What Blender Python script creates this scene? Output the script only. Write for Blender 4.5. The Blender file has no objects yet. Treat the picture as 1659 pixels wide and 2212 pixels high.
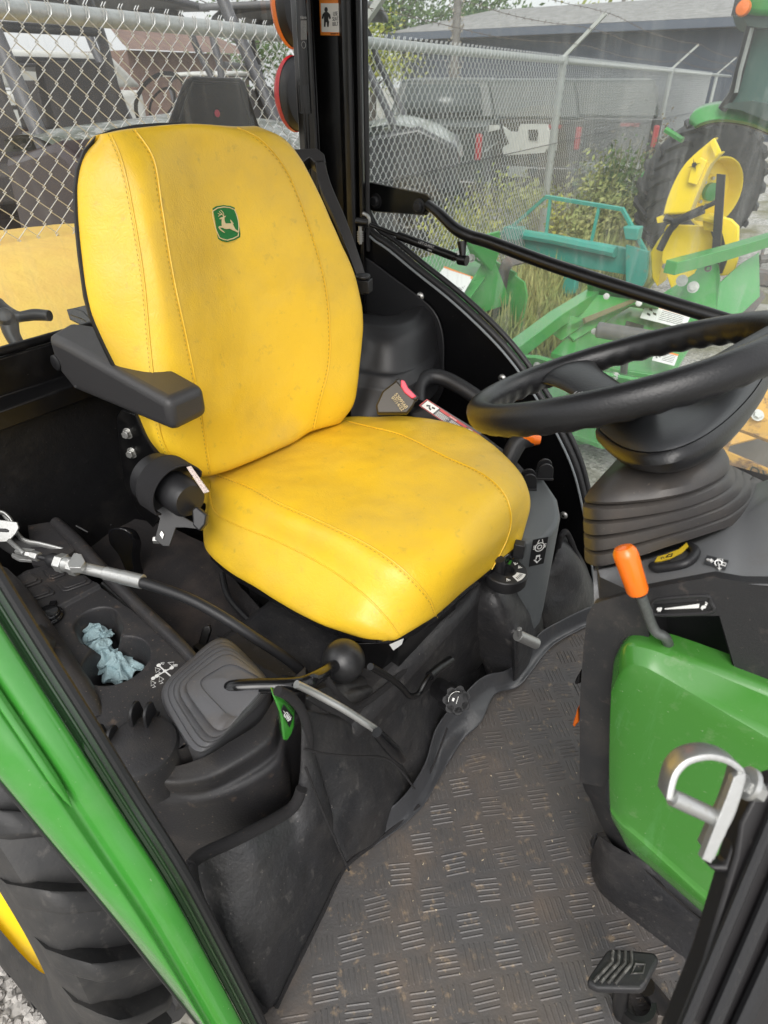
import bpy, bmesh, math, random
from mathutils import Vector as V, Matrix, noise
from math import sin, cos, pi, radians as RD
random.seed(7)
S = bpy.context.scene
# ---------------------------------------------------------------- camera
FPX, CX, CY = 1370.0, 829.5, 1106.0          # focal length and centre, in units of a 1659 x 2212 view
CAM = V((0, 0, 1.8)); PITCH = RD(34); YAW = RD(36)
cd = bpy.data.cameras.new('camera'); cam = bpy.data.objects.new('camera', cd); S.collection.objects.link(cam)
cam.location = CAM; cam.rotation_euler = (RD(90) - PITCH, 0, YAW)
cd.sensor_fit = 'HORIZONTAL'; cd.sensor_width = 36; cd.lens = 36 * FPX / 1659
cd.clip_start = 0.02; cd.clip_end = 600
cd.dof.use_dof = True; cd.dof.focus_distance = 1.35; cd.dof.aperture_fstop = 11
S.camera = cam
# ---------------------------------------------------------------- world, sun, exposure (overcast day)
w = bpy.data.worlds.new('World'); S.world = w; w.use_nodes = True
nt = w.node_tree; bg = nt.nodes['Background']
sk = nt.nodes.new('ShaderNodeTexSky'); sk.sky_type = 'NISHITA'; sk.sun_disc = False
SUN_EL, SUN_AZ = RD(43), RD(150)
sk.sun_elevation = SUN_EL; sk.sun_rotation = SUN_AZ; sk.air_density = 1.0; sk.dust_density = 6.0; sk.ozone_density = 0.6
hs = nt.nodes.new('ShaderNodeHueSaturation'); hs.inputs['Saturation'].default_value = 0.25
mxw = nt.nodes.new('ShaderNodeMix'); mxw.data_type = 'RGBA'; mxw.inputs[0].default_value = .62     # even cloud cover over the clear sky
mxw.inputs[7].default_value = (4.9, 4.95, 5.0, 1)
nt.links.new(sk.outputs[0], hs.inputs['Color']); nt.links.new(hs.outputs[0], mxw.inputs[6]); nt.links.new(mxw.outputs[2], bg.inputs[0])
bg.inputs[1].default_value = 0.15
sd = bpy.data.lights.new('sun', 'SUN'); sd.energy = 0.8; sd.angle = RD(40); sd.color = (1, .97, .93)
sun = bpy.data.objects.new('sun', sd); S.collection.objects.link(sun)
dirv = V((sin(SUN_AZ) * cos(SUN_EL), cos(SUN_AZ) * cos(SUN_EL), sin(SUN_EL)))
sun.rotation_euler = dirv.to_track_quat('Z', 'Y').to_euler()
S.view_settings.view_transform = 'Standard'; S.view_settings.look = 'None'
S.view_settings.gamma = 1; S.view_settings.exposure = 0.78
# ---------------------------------------------------------------- measuring helpers: view position -> point in the place
FW = V((-sin(YAW) * cos(PITCH), cos(YAW) * cos(PITCH), -sin(PITCH)))
RT = V((cos(YAW), sin(YAW), 0)); UP = RT.cross(FW)
def ray(x, y): return FW + RT * ((x - CX) / FPX) + UP * ((CY - y) / FPX)
def U(x, y, a, v):
    d = ray(x, y); i = 'XYZ'.index(a); return CAM + d * ((v - CAM[i]) / d[i])
def UN(x, y, o, n):
    d = ray(x, y); return CAM + d * ((V(o) - CAM).dot(n) / d.dot(n))
def UD(x, y, t): return CAM + ray(x, y) * t
def UL(L, a, v): return [U(x, y, a, v) for x, y in L]
def UZ(L): return [U(x, y, 'Z', z) for x, y, z in L]
def UX(L): return [U(x, y, 'X', z) for x, y, z in L]
def UY(L): return [U(x, y, 'Y', z) for x, y, z in L]
# ---------------------------------------------------------------- materials
MATS = {}
def mat(name, col, rough=.5, metal=0, bump=None, dirt=None, var=None, spec=.5, coat=0, fine=None, streak=None):
    """bump=(scale,strength[,kind]); dirt=list of (colour,scale,low,high,amount); var=(colour2,scale)"""
    if name in MATS: return MATS[name]
    m = bpy.data.materials.new(name); m.use_nodes = True; MATS[name] = m
    n, l = m.node_tree.nodes, m.node_tree.links; b = n['Principled BSDF']
    b.inputs['Roughness'].default_value = rough; b.inputs['Metallic'].default_value = metal
    b.inputs['Specular IOR Level'].default_value = spec; b.inputs['Coat Weight'].default_value = coat
    b.inputs['Coat Roughness'].default_value = .15
    tc = n.new('ShaderNodeTexCoord'); co = tc.outputs['Object']
    rgb = n.new('ShaderNodeRGB'); rgb.outputs[0].default_value = (*col, 1); cur = rgb.outputs[0]
    def noi(sc, det=6, rg=.55, dist=0, stretch=None):
        t = n.new('ShaderNodeTexNoise'); t.inputs['Scale'].default_value = sc; t.inputs['Detail'].default_value = det
        t.inputs['Roughness'].default_value = rg; t.inputs['Distortion'].default_value = dist
        if stretch:
            mp = n.new('ShaderNodeMapping'); mp.inputs['Scale'].default_value = stretch; l.new(co, mp.inputs[0]); l.new(mp.outputs[0], t.inputs[0])
        else: l.new(co, t.inputs[0])
        return t.outputs[0]
    def ramp(src, lo, hi, a=1.):
        r = n.new('ShaderNodeMapRange'); r.inputs[1].default_value = lo; r.inputs[2].default_value = hi
        r.inputs[4].default_value = a; r.clamp = True; l.new(src, r.inputs[0]); return r.outputs[0]
    def mix(a, c2, fac):
        x = n.new('ShaderNodeMix'); x.data_type = 'RGBA'; l.new(fac, x.inputs[0]); l.new(a, x.inputs[6])
        if isinstance(c2, tuple): x.inputs[7].default_value = (*c2, 1)
        else: l.new(c2, x.inputs[7])
        return x.outputs[2]
    if var: cur = mix(cur, var[0], ramp(noi(var[1], 5, .6), .35, .65, var[2] if len(var) > 2 else 1))
    dm = None
    for d in (dirt or []):
        f = ramp(noi(d[1], 8, .65, d[5] if len(d) > 5 else 0, d[6] if len(d) > 6 else None), d[2], d[3], d[4]); cur = mix(cur, d[0], f); dm = f
    l.new(cur, b.inputs['Base Color'])
    if dm is not None:
        r = n.new('ShaderNodeMath'); r.operation = 'MULTIPLY_ADD'; r.inputs[1].default_value = .35; r.inputs[2].default_value = rough
        l.new(dm, r.inputs[0]); l.new(r.outputs[0], b.inputs['Roughness'])
    if bump:
        h = None
        for bb in (bump if isinstance(bump, list) else [bump]):
            kind = bb[2] if len(bb) > 2 else 'noise'
            if kind == 'noise': o = noi(bb[0], 4, .6)
            elif kind == 'vor':
                t = n.new('ShaderNodeTexVoronoi'); t.inputs['Scale'].default_value = bb[0]; l.new(co, t.inputs[0]); o = t.outputs[0]
            elif kind == 'crack':
                t = n.new('ShaderNodeTexVoronoi'); t.feature = 'DISTANCE_TO_EDGE'; t.inputs['Scale'].default_value = bb[0]
                dn = n.new('ShaderNodeTexNoise'); dn.inputs['Scale'].default_value = bb[0] * .6; l.new(co, dn.inputs[0])
                ad = n.new('ShaderNodeMixRGB'); ad.inputs[0].default_value = .12; l.new(co, ad.inputs[1]); l.new(dn.outputs[1], ad.inputs[2])
                l.new(ad.outputs[0], t.inputs[0]); o = ramp(t.outputs[0], 0, .12)
            elif kind == 'wave':
                t = n.new('ShaderNodeTexWave'); t.inputs['Scale'].default_value = bb[0]; l.new(co, t.inputs[0]); o = t.outputs[1]
            bp = n.new('ShaderNodeBump'); bp.inputs['Strength'].default_value = bb[1]; bp.inputs['Distance'].default_value = bb[3] if len(bb) > 3 else .002
            l.new(o, bp.inputs['Height'])
            if h: l.new(h, bp.inputs['Normal'])
            h = bp.outputs[0]
        l.new(h, b.inputs['Normal'])
    return m
DUST = (.17, .15, .13); TAN = (.30, .21, .13)
M_seat = mat('yellow_vinyl', (.80, .515, .028), .34, bump=[(260, .16, 'noise', .001), (48, .15, 'crack', .001), (130, .14, 'crack', .0007), (13, .30, 'noise', .005)],
             var=((.78, .485, .024), 5, .4), dirt=[((.50, .34, .08), 4, .46, .74, .50), ((.26, .19, .07), 38, .60, .74, .36), ((.20, .14, .05), 150, .66, .74, .35)])
M_stitch = mat('stitch', (.36, .25, .04), .8)
M_blk = mat('black_plastic', (.014, .014, .0155), .45, bump=(600, .25, 'noise', .001), dirt=[(DUST, 260, .66, .72, .35)])
M_shell = mat('seat_shell', (.010, .010, .011), .45)
M_foam = mat('armrest_foam', (.034, .033, .034), .42, bump=[(380, .55, 'noise', .0012)])
M_gloss = mat('black_gloss', (.008, .008, .009), .14, dirt=[(DUST, 300, .68, .73, .3)])
M_steel = mat('black_steel', (.004, .004, .0045), .28, dirt=[((.03, .028, .026), 10, .5, .75, .5), (DUST, 170, .68, .72, .45)])
M_panel = mat('black_panel', (.003, .003, .0035), .34, spec=.25, dirt=[(DUST, 170, .675, .71, .6)])
M_lining = mat('vinyl_lining', (.019, .0195, .022), .42, bump=[(260, .5, 'noise', .0015), (11, .6, 'noise', .01)], var=((.030, .029, .030), 6),
               dirt=[((.085, .078, .07), 7, .50, .8, .5), ((.14, .13, .12), 40, .58, .72, .4), ((.34, .31, .28), 190, .655, .70, .55)])
M_felt = mat('felt_binding', (.013, .012, .013), .95, bump=(900, .8, 'noise', .001), dirt=[((.14, .10, .07), 200, .62, .7, .35)])
M_mat = mat('floor_rubber', (.082, .079, .080), .42, bump=[(240, .5, 'noise', .0015), (6, .5, 'noise', .01)], var=((.096, .090, .087), 4),
            dirt=[((.125, .102, .085), 3.2, .42, .66, .65, .6), ((.17, .13, .10), 7, .52, .72, .55, .6), ((.34, .25, .16), 55, .58, .70, .6), ((.42, .35, .28), 230, .66, .70, .6)])
M_con = mat('console_plastic', (.028, .027, .029), .46, bump=[(300, .5, 'noise', .0012)],
            dirt=[((.085, .073, .062), 9, .50, .75, .5), ((.20, .14, .10), 40, .60, .72, .45), ((.36, .28, .21), 200, .645, .69, .6)])
M_grey = mat('grey_plastic', (.11, .12, .125), .44, bump=(500, .3, 'noise', .001), dirt=[((.16, .17, .17), 12, .6, .8, .3), ((.3, .3, .3), 300, .70, .73, .3)])
M_dash = mat('dash_plastic', (.022, .022, .0235), .48, bump=(500, .45, 'noise', .001), dirt=[((.085, .075, .065), 8, .50, .75, .5), ((.15, .12, .10), 45, .60, .75, .4), ((.3, .25, .2), 190, .665, .70, .5)])
M_rubber = mat('boot_rubber', (.105, .105, .111), .50, bump=(260, .25, 'noise', .001), dirt=[((.095, .078, .062), 12, .50, .72, .5), ((.3, .24, .18), 200, .655, .70, .5)])
M_wheel = mat('wheel_grip', (.009, .009, .010), .33, bump=[(330, .45, 'noise', .001)])
M_green = mat('green_paint', (.052, .215, .030), .22, coat=.5, dirt=[((.12, .27, .10), 6, .50, .8, .35), ((.10, .29, .09), 26, .60, .68, .35, .5, (1, 1, .12)), ((.20, .30, .15), 40, .58, .72, .35), ((.40, .42, .32), 210, .665, .70, .5), ((.006, .05, .008), 130, .68, .72, .6)])
M_greenL = mat('green_fender', (.045, .255, .032), .16, coat=.8, dirt=[((.12, .30, .10), 14, .5, .75, .3), ((.42, .45, .33), 180, .66, .70, .45)])
M_yel = mat('yellow_paint', (.90, .66, .02), .35, dirt=[((.35, .24, .06), 25, .6, .8, .4)])
M_chrome = mat('zinc', (.46, .465, .455), .33, metal=.7, bump=(300, .2, 'noise', .001), dirt=[((.35, .34, .31), 180, .55, .7, .6)])
M_bolt = mat('bolt_steel', (.55, .55, .53), .38, metal=.9, dirt=[((.16, .14, .12), 260, .5, .7, .6)])
M_orange = mat('orange_plastic', (.86, .17, .008), .25, coat=.3)
M_orlens = mat('orange_lens', (.75, .17, .02), .25)
M_redlens = mat('red_lens', (.55, .02, .03), .25)
M_white = mat('white_decal', (.78, .78, .76), .5)
M_ink = mat('ink', (.012, .012, .013), .5)
M_dblk = mat('decal_black', (.012, .012, .013), .35)
M_red = mat('label_red', (.5, .02, .015), .4)
M_pink = mat('buckle_red', (.75, .07, .12), .4)
M_brown = mat('buckle_brown', (.030, .022, .010), .42)
M_tyre = mat('tyre_rubber', (.024, .024, .025), .58, bump=[(200, .3, 'noise', .001), (30, .4, 'noise', .003)], dirt=[((.075, .07, .064), 8, .48, .75, .55), ((.12, .11, .10), 40, .58, .72, .5), ((.25, .23, .2), 200, .67, .71, .4)])
M_galv = mat('galvanised', (.42, .44, .43), .42, metal=.55, dirt=[((.25, .26, .25), 22, .5, .7, .5)])
M_wire = mat('fence_wire', (.55, .56, .56), .45, metal=.4)
M_tan = mat('light_thread', (.62, .50, .28), .7)
M_embl = mat('emblem_green', (.012, .16, .035), .8, bump=(1500, .6, 'noise', .001))
M_blue = mat('paper_blue', (.40, .56, .60), .9, bump=[(260, .6, 'vor', .002), (60, .5, 'noise', .004)], var=((.30, .40, .42), 30, .7))
M_belt = mat('belt_web', (.020, .019, .022), .75, bump=(1400, .8, 'wave', .001))
M_tag = mat('belt_tag', (.60, .50, .45), .8, dirt=[((.08, .07, .07), 500, .5, .6, .8)])
M_decal_o = mat('decal_orange', (.80, .24, .02), .4)
# ---------------------------------------------------------------- mesh builder
def crom(P, n, closed=False):
    """Catmull-Rom resample of a list of vectors to n points, even in arc length"""
    P = [V(p) for p in P]
    if len(P) == 2: return [P[0].lerp(P[1], i / (n - 1)) for i in range(n)]
    m = len(P); segs = m if closed else m - 1; out = []
    for s in range(segs):
        if closed: a, b, c, d = P[(s - 1) % m], P[s], P[(s + 1) % m], P[(s + 2) % m]
        else: a, b, c, d = P[max(s - 1, 0)], P[s], P[s + 1], P[min(s + 2, m - 1)]
        for k in range(12):
            t = k / 12; t2 = t * t; t3 = t2 * t
            out.append(.5 * ((2 * b) + (-a + c) * t + (2 * a - 5 * b + 4 * c - d) * t2 + (-a + 3 * b - 3 * c + d) * t3))
    out.append(P[0] if closed else P[-1])
    L = [0]
    for i in range(1, len(out)): L.append(L[-1] + (out[i] - out[i - 1]).length)
    T = L[-1] or 1; res = []; j = 0; N = n if closed else n - 1
    for i in range(n):
        g = T * i / N
        while j < len(L) - 2 and L[j + 1] < g: j += 1
        dd = L[j + 1] - L[j]; res.append(out[j].lerp(out[j + 1], (g - L[j]) / dd if dd > 1e-12 else 0))
    return res
class MB:
    def __init__(s): s.v = []; s.f = []; s.m = []; s.mats = []; s.c = 0
    def use(s, m):
        if m not in s.mats: s.mats.append(m)
        s.c = s.mats.index(m); return s
    def add(s, vs, fs):
        o = len(s.v); s.v += [V(p) for p in vs]; s.f += [tuple(i + o for i in f) for f in fs]; s.m += [s.c] * len(fs); return s
    def prism(s, P, d, cap=True):
        P = [V(p) for p in P]; d = V(d); n = len(P)
        return s.add(P + [p + d for p in P], [tuple(range(n)), tuple(range(2 * n - 1, n - 1, -1))] + [(i, i + n, (i + 1) % n + n, (i + 1) % n) for i in range(n)])
    def slab(s, P, t):
        """polygon of nearly coplanar points thickened t along its own normal (away from the camera)"""
        P = [V(p) for p in P]; nn = V((0, 0, 0)); c = sum(P, V((0, 0, 0))) / len(P)
        for i in range(len(P)): nn += (P[i] - c).cross(P[(i + 1) % len(P)] - c)
        nn.normalize()
        if nn.dot(c - CAM) < 0: nn = -nn
        return s.prism(P, nn * t)
    def box(s, c, sz, X=None, Y=None, Z=None):
        c = V(c); X = V(X or (1, 0, 0)).normalized(); 
        if Y is None: Y = (V(Z) if Z else V((0, 0, 1))).cross(X).normalized()
        else: Y = V(Y).normalized()
        Z = X.cross(Y).normalized(); a, b, d = [q / 2 for q in sz]; vs = []
        for k in (-1, 1):
            for j in (-1, 1):
                for i in (-1, 1): vs.append(c + X * a * i + Y * b * j + Z * d * k)
        return s.add(vs, [(0, 2, 3, 1), (4, 5, 7, 6), (0, 1, 5, 4), (2, 6, 7, 3), (0, 4, 6, 2), (1, 3, 7, 5)])
    def tube(s, P, r, seg=12, n=None, closed=False, flat=None, up=None):
        P = [V(p) for p in P]; rr = r if isinstance(r, (list, tuple)) else [r] * len(P)
        if n:
            m = len(P); Q = crom(P, n, closed)
            R = [rr[min(int(i * (m - 1) / (n - 1)), m - 2)] * (1 - (i * (m - 1) / (n - 1)) % 1) + rr[min(int(i * (m - 1) / (n - 1)) + 1, m - 1)] * ((i * (m - 1) / (n - 1)) % 1) if i < n - 1 else rr[-1] for i in range(n)]
            P, rr = Q, R
        m = len(P); vs = []; ref = None
        for i in range(m):
            a = P[(i - 1) % m if closed else max(i - 1, 0)]; b = P[(i + 1) % m if closed else min(i + 1, m - 1)]
            t = (b - a).normalized()
            if up is not None: u = V(up) - t * V(up).dot(t); u.normalize()
            elif ref is None:
                u = t.orthogonal().normalized()
            else: u = (ref - t * ref.dot(t)).normalized()
            ref = u; w_ = t.cross(u); fl = flat or 1
            for k in range(seg):
                an = 2 * pi * k / seg; vs.append(P[i] + u * (rr[i] * fl * cos(an)) + w_ * (rr[i] * sin(an)))
        fs = []
        for i in range(m if closed else m - 1):
            j = (i + 1) % m
            for k in range(seg): fs.append((i * seg + k, i * seg + (k + 1) % seg, j * seg + (k + 1) % seg, j * seg + k))
        if not closed: fs += [tuple(range(seg - 1, -1, -1)), tuple(range((m - 1) * seg, m * seg))]
        return s.add(vs, fs)
    def cyl(s, a, b, r0, r1=None, seg=20): return s.tube([a, b], [r0, r0 if r1 is None else r1], seg)
    def lathe(s, prof, o, ax=(0, 0, 1), seg=32, sx=1, ref=None):
        o = V(o); ax = V(ax).normalized(); u = V(ref).normalized() if ref else ax.orthogonal().normalized(); u = (u - ax * u.dot(ax)).normalized(); w_ = ax.cross(u); vs = []
        for r, h in prof:
            for k in range(seg): a = 2 * pi * k / seg; vs.append(o + ax * h + u * (r * cos(a) * sx) + w_ * (r * sin(a)))
        fs = []
        for i in range(len(prof) - 1):
            for k in range(seg): fs.append((i * seg + k, i * seg + (k + 1) % seg, (i + 1) * seg + (k + 1) % seg, (i + 1) * seg + k))
        return s.add(vs, fs)
    def grid(s, rows, closed=False):
        n = len(rows[0]); vs = [p for r in rows for p in r]; fs = []
        for i in range(len(rows) - 1):
            for k in range(n if closed else n - 1): fs.append((i * n + k, i * n + (k + 1) % n, (i + 1) * n + (k + 1) % n, (i + 1) * n + k))
        return s.add(vs, fs)
    def loft(s, curves, nu=24, nv=24, closed=False, disp=None):
        C_ = [crom(c, nu, closed) for c in curves]; rows = [[None] * nu for _ in range(nv)]
        for k in range(nu):
            col = crom([c[k] for c in C_], nv)
            for i in range(nv): rows[i][k] = col[i]
        if disp: rows = [[p + disp(p, i / (nv - 1), k / (nu - 1)) for k, p in enumerate(r)] for i, r in enumerate(rows)]
        s.grid(rows, closed); return rows
    def sphere(s, c, r, seg=24, sc=(1, 1, 1)):
        c = V(c); rings = seg // 2; vs = [c + V((0, 0, -r * sc[2]))]; 
        for i in range(1, rings):
            a = -pi / 2 + pi * i / rings
            for k in range(seg): b = 2 * pi * k / seg; vs.append(c + V((cos(a) * cos(b) * r * sc[0], cos(a) * sin(b) * r * sc[1], sin(a) * r * sc[2])))
        vs.append(c + V((0, 0, r * sc[2]))); fs = [(0, 1 + (k + 1) % seg, 1 + k) for k in range(seg)]
        for i in range(rings - 2):
            for k in range(seg): a = 1 + i * seg; fs.append((a + k, a + (k + 1) % seg, a + seg + (k + 1) % seg, a + seg + k))
        a = 1 + (rings - 2) * seg; fs += [(a + k, a + (k + 1) % seg, len(vs) - 1) for k in range(seg)]
        return s.add(vs, fs)
    def text(s, body, size, o, X, Y, depth=.0004, sx=1):
        cu = bpy.data.curves.new('t', 'FONT'); cu.body = body; cu.size = size; cu.extrude = depth; cu.align_x = 'CENTER'; cu.align_y = 'CENTER'
        ob = bpy.data.objects.new('t', cu); S.collection.objects.link(ob)
        me = bpy.data.meshes.new_from_object(ob.evaluated_get(bpy.context.evaluated_depsgraph_get()))
        X = V(X).normalized(); Y = V(Y); Y = (Y - X * Y.dot(X)).normalized(); Z = X.cross(Y); o = V(o)
        s.add([o + X * p.co.x * sx + Y * p.co.y + Z * p.co.z for p in me.vertices], [tuple(p.vertices) for p in me.polygons])
        bpy.data.objects.remove(ob); bpy.data.curves.remove(cu); bpy.data.meshes.remove(me); return s
WL = {}
from mathutils.bvhtree import BVHTree
def surf(mb): return BVHTree.FromPolygons([tuple(p) for p in mb.v], mb.f)
def onto(bv, x, y, up=.001, fallback=None):
    """point of the surface seen at view position (x, y), lifted a little"""
    d = ray(x, y).normalized(); h = bv.ray_cast(CAM, d)
    if h[0] is None: return fallback
    nn = h[1] if h[1].dot(d) < 0 else -h[1]; return h[0] + nn * up
def build(name, mb, mt, parent=None, bevel=0, sub=0, ang=38, seg=2, label=None, solid=0, kind=None):
    me = bpy.data.meshes.new(name); o = bpy.data.objects.new(name, me); S.collection.objects.link(o)
    base = WL[parent.name] if parent else V((0, 0, 0))
    if parent is None and not kind:
        c = sum(mb.v, V((0, 0, 0))) / len(mb.v); base = V((c.x, c.y, min(p.z for p in mb.v))); o.location = base
    me.from_pydata([tuple(p - base) for p in mb.v], [], mb.f)
    for m in (mb.mats or [mt]): me.materials.append(m)
    if len(mb.mats) > 1: me.polygons.foreach_set('material_index', mb.m)
    bm = bmesh.new(); bm.from_mesh(me); bmesh.ops.remove_doubles(bm, verts=bm.verts, dist=1e-7); bmesh.ops.recalc_face_normals(bm, faces=bm.faces); bm.to_mesh(me); bm.free()
    me.polygons.foreach_set('use_smooth', [True] * len(me.polygons)); me.set_sharp_from_angle(angle=RD(ang))
    if parent: o.parent = parent
    WL[o.name] = base
    if solid: md = o.modifiers.new('s', 'SOLIDIFY'); md.thickness = solid; md.offset = 0
    if bevel: md = o.modifiers.new('b', 'BEVEL'); md.width = bevel; md.segments = seg; md.limit_method = 'ANGLE'; md.angle_limit = RD(35); md.harden_normals = False
    if sub: md = o.modifiers.new('u', 'SUBSURF'); md.levels = sub; md.render_levels = sub
    if label: o['label'] = label
    if kind: o['kind'] = kind
    return o
def thing(name, label, cat, loc, group=None):
    o = bpy.data.objects.new(name, None); S.collection.objects.link(o); o.location = loc; o.empty_display_size = .1
    o['label'] = label; o['category'] = cat; WL[o.name] = V(loc)
    if group: o['group'] = group
    return o
def tag(o, label, cat, group=None, kind=None):
    o['label'] = label; o['category'] = cat
    if group: o['group'] = group
    if kind: o['kind'] = kind
    return o
def hexbolt(mb, c, n, r=.010, h=.008):
    n = V(n).normalized(); mb.cyl(V(c), V(c) + n * .0025, r * 1.45, seg=20); mb.cyl(V(c) + n * .0025, V(c) + n * (h + .0025), r, seg=6)
# ================================================================ the tractor we look into
T = thing('compact_tractor', 'green compact tractor with open right door, yellow vinyl seat and black interior, filling the foreground', 'tractor', (-.6, .86, 0))
# ---------------------------------------------------------------- seat
nB = V((cos(RD(10)), 0, sin(RD(10)))); vB = V((-sin(RD(10)), 0, cos(RD(10)))); oB = V((-.95, .88, 1.08))
def B(x, y, w_=0): return UN(x, y, oB + nB * w_, nB)
def BL(L, w0, w1=None, w2=None):
    """depth off the backrest plane goes w0 (bottom) -> w1 (middle) -> w2 (top)"""
    w1 = w0 if w1 is None else w1; w2 = w0 if w2 is None else w2; n = len(L) - 1; out = []
    for i, (x, y) in enumerate(L):
        t = i / n; q = w0 * (1 - t) * (1 - 2 * t) + 4 * w1 * t * (1 - t) + w2 * t * (2 * t - 1); out.append(B(x, y, q))
    return out
seamA = BL([(372, 990), (345, 930), (325, 760), (310, 600), (282, 430), (262, 345), (240, 292)], .005, .03, 0)
seamB = BL([(455, 1020), (437, 900), (405, 740), (375, 600), (350, 450), (332, 345), (292, 282)], .02, .045, .005)
mid_ = BL([(620, 958), (590, 860), (560, 740), (520, 600), (480, 450), (445, 340), (415, 272)], .015, .0, .0)
seamC = BL([(678, 925), (690, 870), (710, 790), (712, 700), (700, 600), (665, 480), (620, 370), (565, 303), (512, 276)], .02, .055, .0)
farS = BL([(742, 906), (762, 880), (778, 800), (785, 690), (770, 600), (730, 510), (680, 400), (625, 312), (562, 276)], .03, .07, -.01)
nearS = BL([(385, 1015), (330, 960), (285, 860), (205, 690), (184, 590), (172, 480), (170, 395), (185, 335), (215, 297)], -.03, -.045, -.03)
def offs(L, d): return [p + V(d) for p in L]
nb = offs(nearS, nB * -.05 + V((0, .03, 0))); fb = offs(farS, nB * -.09 + V((0, -.03, 0)))
cs = [nb, nearS, seamA, seamB, mid_, seamC, farS, fb]
CS = []
for c in cs:                                    # roll every section over the top and under the bottom
    c = crom(c, 16)
    top = c[-1]; bot = c[0]
    CS.append([bot - nB * .06 + vB * .0, bot - vB * .012 - nB * .02] + c + [top + vB * .004 - nB * .018, top - vB * .012 - nB * .06])
seat = build('seat_shell_tmp', MB().box((0, 0, 0), (.01, .01, .01)), M_shell, T); bpy.data.objects.remove(seat)
# shell: a thick plate behind the cushion
g = MB(); P1 = crom([p for p in nearS[::1]], 20) + crom([nearS[-1], B(300, 270, -.03), B(430, 264, -.03), farS[-1]], 8)[1:-1] + crom(farS[::-1], 20)
c0 = sum(P1, V((0, 0, 0))) / len(P1)
P1 = [p + (p - c0).normalized() * .004 - nB * (.004 if i < 20 else .03) for i, p in enumerate(P1)]
P2 = [c0 + (p - c0) * .955 - nB * .02 for p in P1]; P3 = [c0 + (p - c0) * .80 - nB * .05 for p in P1]
g.grid([P1, [p - nB * .006 for p in P1], P2, P3], closed=True); g.f.append(tuple(range(3 * len(P1), 4 * len(P1)))); g.m.append(0); g.f.append(tuple(range(len(P1)))); g.m.append(0)
seat = build('seat', g, M_shell, T)
def seatnoise(p, a, b):
    q = noise.noise(p * 9) * .0035 + noise.noise(p * 26) * .0012
    return nB * q
g = MB(); rows = g.loft(CS, 90, 80, disp=seatnoise)
build('backrest_cushion', g, M_seat, seat, sub=1); bvB = surf(g)
# cushion (x, y, z) triples, back to front, then tucked under the front edge
far_b = [(862, 1376), (942, 1330), (1003, 1275), (1062, 1230), (1122, 1182)]
c_nb = [(446, 1090, 1.03), (440, 1150, .995), (447, 1193, .985), (500, 1240, .985), (600, 1300, .985), (690, 1350, .985), (770, 1376, .985), (830, 1382, .985)]
c_ns = [(448, 1070, 1.06), (444, 1110, 1.03), (462, 1165, 1.025), (530, 1215, 1.02), (620, 1270, 1.02), (700, 1312, 1.02), (780, 1352, 1.02), (845, 1378, .99)]
c_E = [(452, 1045, 1.09), (460, 1100, 1.075), (500, 1130, 1.07), (600, 1170, 1.07), (700, 1222, 1.07), (780, 1280, 1.06), (832, 1332, 1.03), (863, 1375, .99)]
c_D = [(457, 1020, 1.10), (540, 1052, 1.115), (600, 1085, 1.12), (700, 1130, 1.125), (800, 1180, 1.12), (872, 1232, 1.10), (925, 1290, 1.05), (941, 1330, .99)]
c_M = [(600, 950, 1.09), (700, 1000, 1.11), (800, 1055, 1.12), (900, 1110, 1.12), (980, 1160, 1.11), (1010, 1215, 1.07), (1003, 1275, .99)]
c_G = [(742, 908, 1.09), (800, 922, 1.115), (870, 940, 1.125), (960, 985, 1.13), (1040, 1022, 1.13), (1088, 1065, 1.12), (1104, 1115, 1.08), (1095, 1165, 1.03), (1062, 1230, .985)]
c_F = [(760, 905, 1.07), (800, 902, 1.09), (880, 899, 1.105), (980, 915, 1.11), (1050, 948, 1.11), (1110, 1003, 1.105), (1141, 1055, 1.085), (1145, 1100, 1.05), (1120, 1182, .985)]
cc = [UZ(c) for c in (c_nb, c_ns, c_E, c_D, c_M, c_G, c_F)]
fu = offs(cc[-1], (-.01, -.03, -.06)); nu_ = offs(cc[0], (0, .05, -.01))
cc = [nu_] + cc + [fu]
cc2 = []
for c in cc:
    c = crom(c, 16); e = c[-1]; cc2.append([c[0] + V((-.05, 0, -.02))] + c + [e + V((-.02, 0, -.012)), e + V((-.08, 0, -.01))])
def cn(p, a, b): return V((0, 0, noise.noise(p * 10) * .004 + noise.noise(p * 27) * .0014))
g = MB(); g.loft(cc2, 90, 90, disp=cn)
build('seat_cushion', g, M_seat, seat, sub=1); bvC = surf(g)
# piping and stitches
def snap(bv, Q):
    out = []
    for q in Q:
        x, y = view(q); p = onto(bv, x, y, .0004); out.append(p if p and (p - q).length < .05 else q)
    return out
def view(q):
    q = V(q) - CAM; z = q.dot(FW); return CX + FPX * q.dot(RT) / z, CY - FPX * q.dot(UP) / z
def seam(L, nrm, dist=.006, r=.0016, side=1, skip=0):
    Q = snap(bvB if nrm is nB else bvC, crom(L, 140)); p = MB(); st = MB()
    p.tube([q + nrm * .0005 for q in Q], r, 6)
    for i in range(skip, len(Q) - 1):
        if i % 2 == 0:
            t = (Q[i + 1] - Q[i]); sd_ = t.cross(nrm).normalized() * side * dist
            st.tube([Q[i] + sd_ + nrm * .0012, Q[i] + t * .95 + sd_ + nrm * .0012], .0006, 5)
    return p, st
for L, nr, sde in ((seamB, nB, -1), (seamC, nB, -1), (seamA, nB, -1)):
    a, b = seam(L, nr, side=sde); build('seat_piping', a, M_seat, seat); build('seat_stitching', b, M_stitch, seat)
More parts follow.
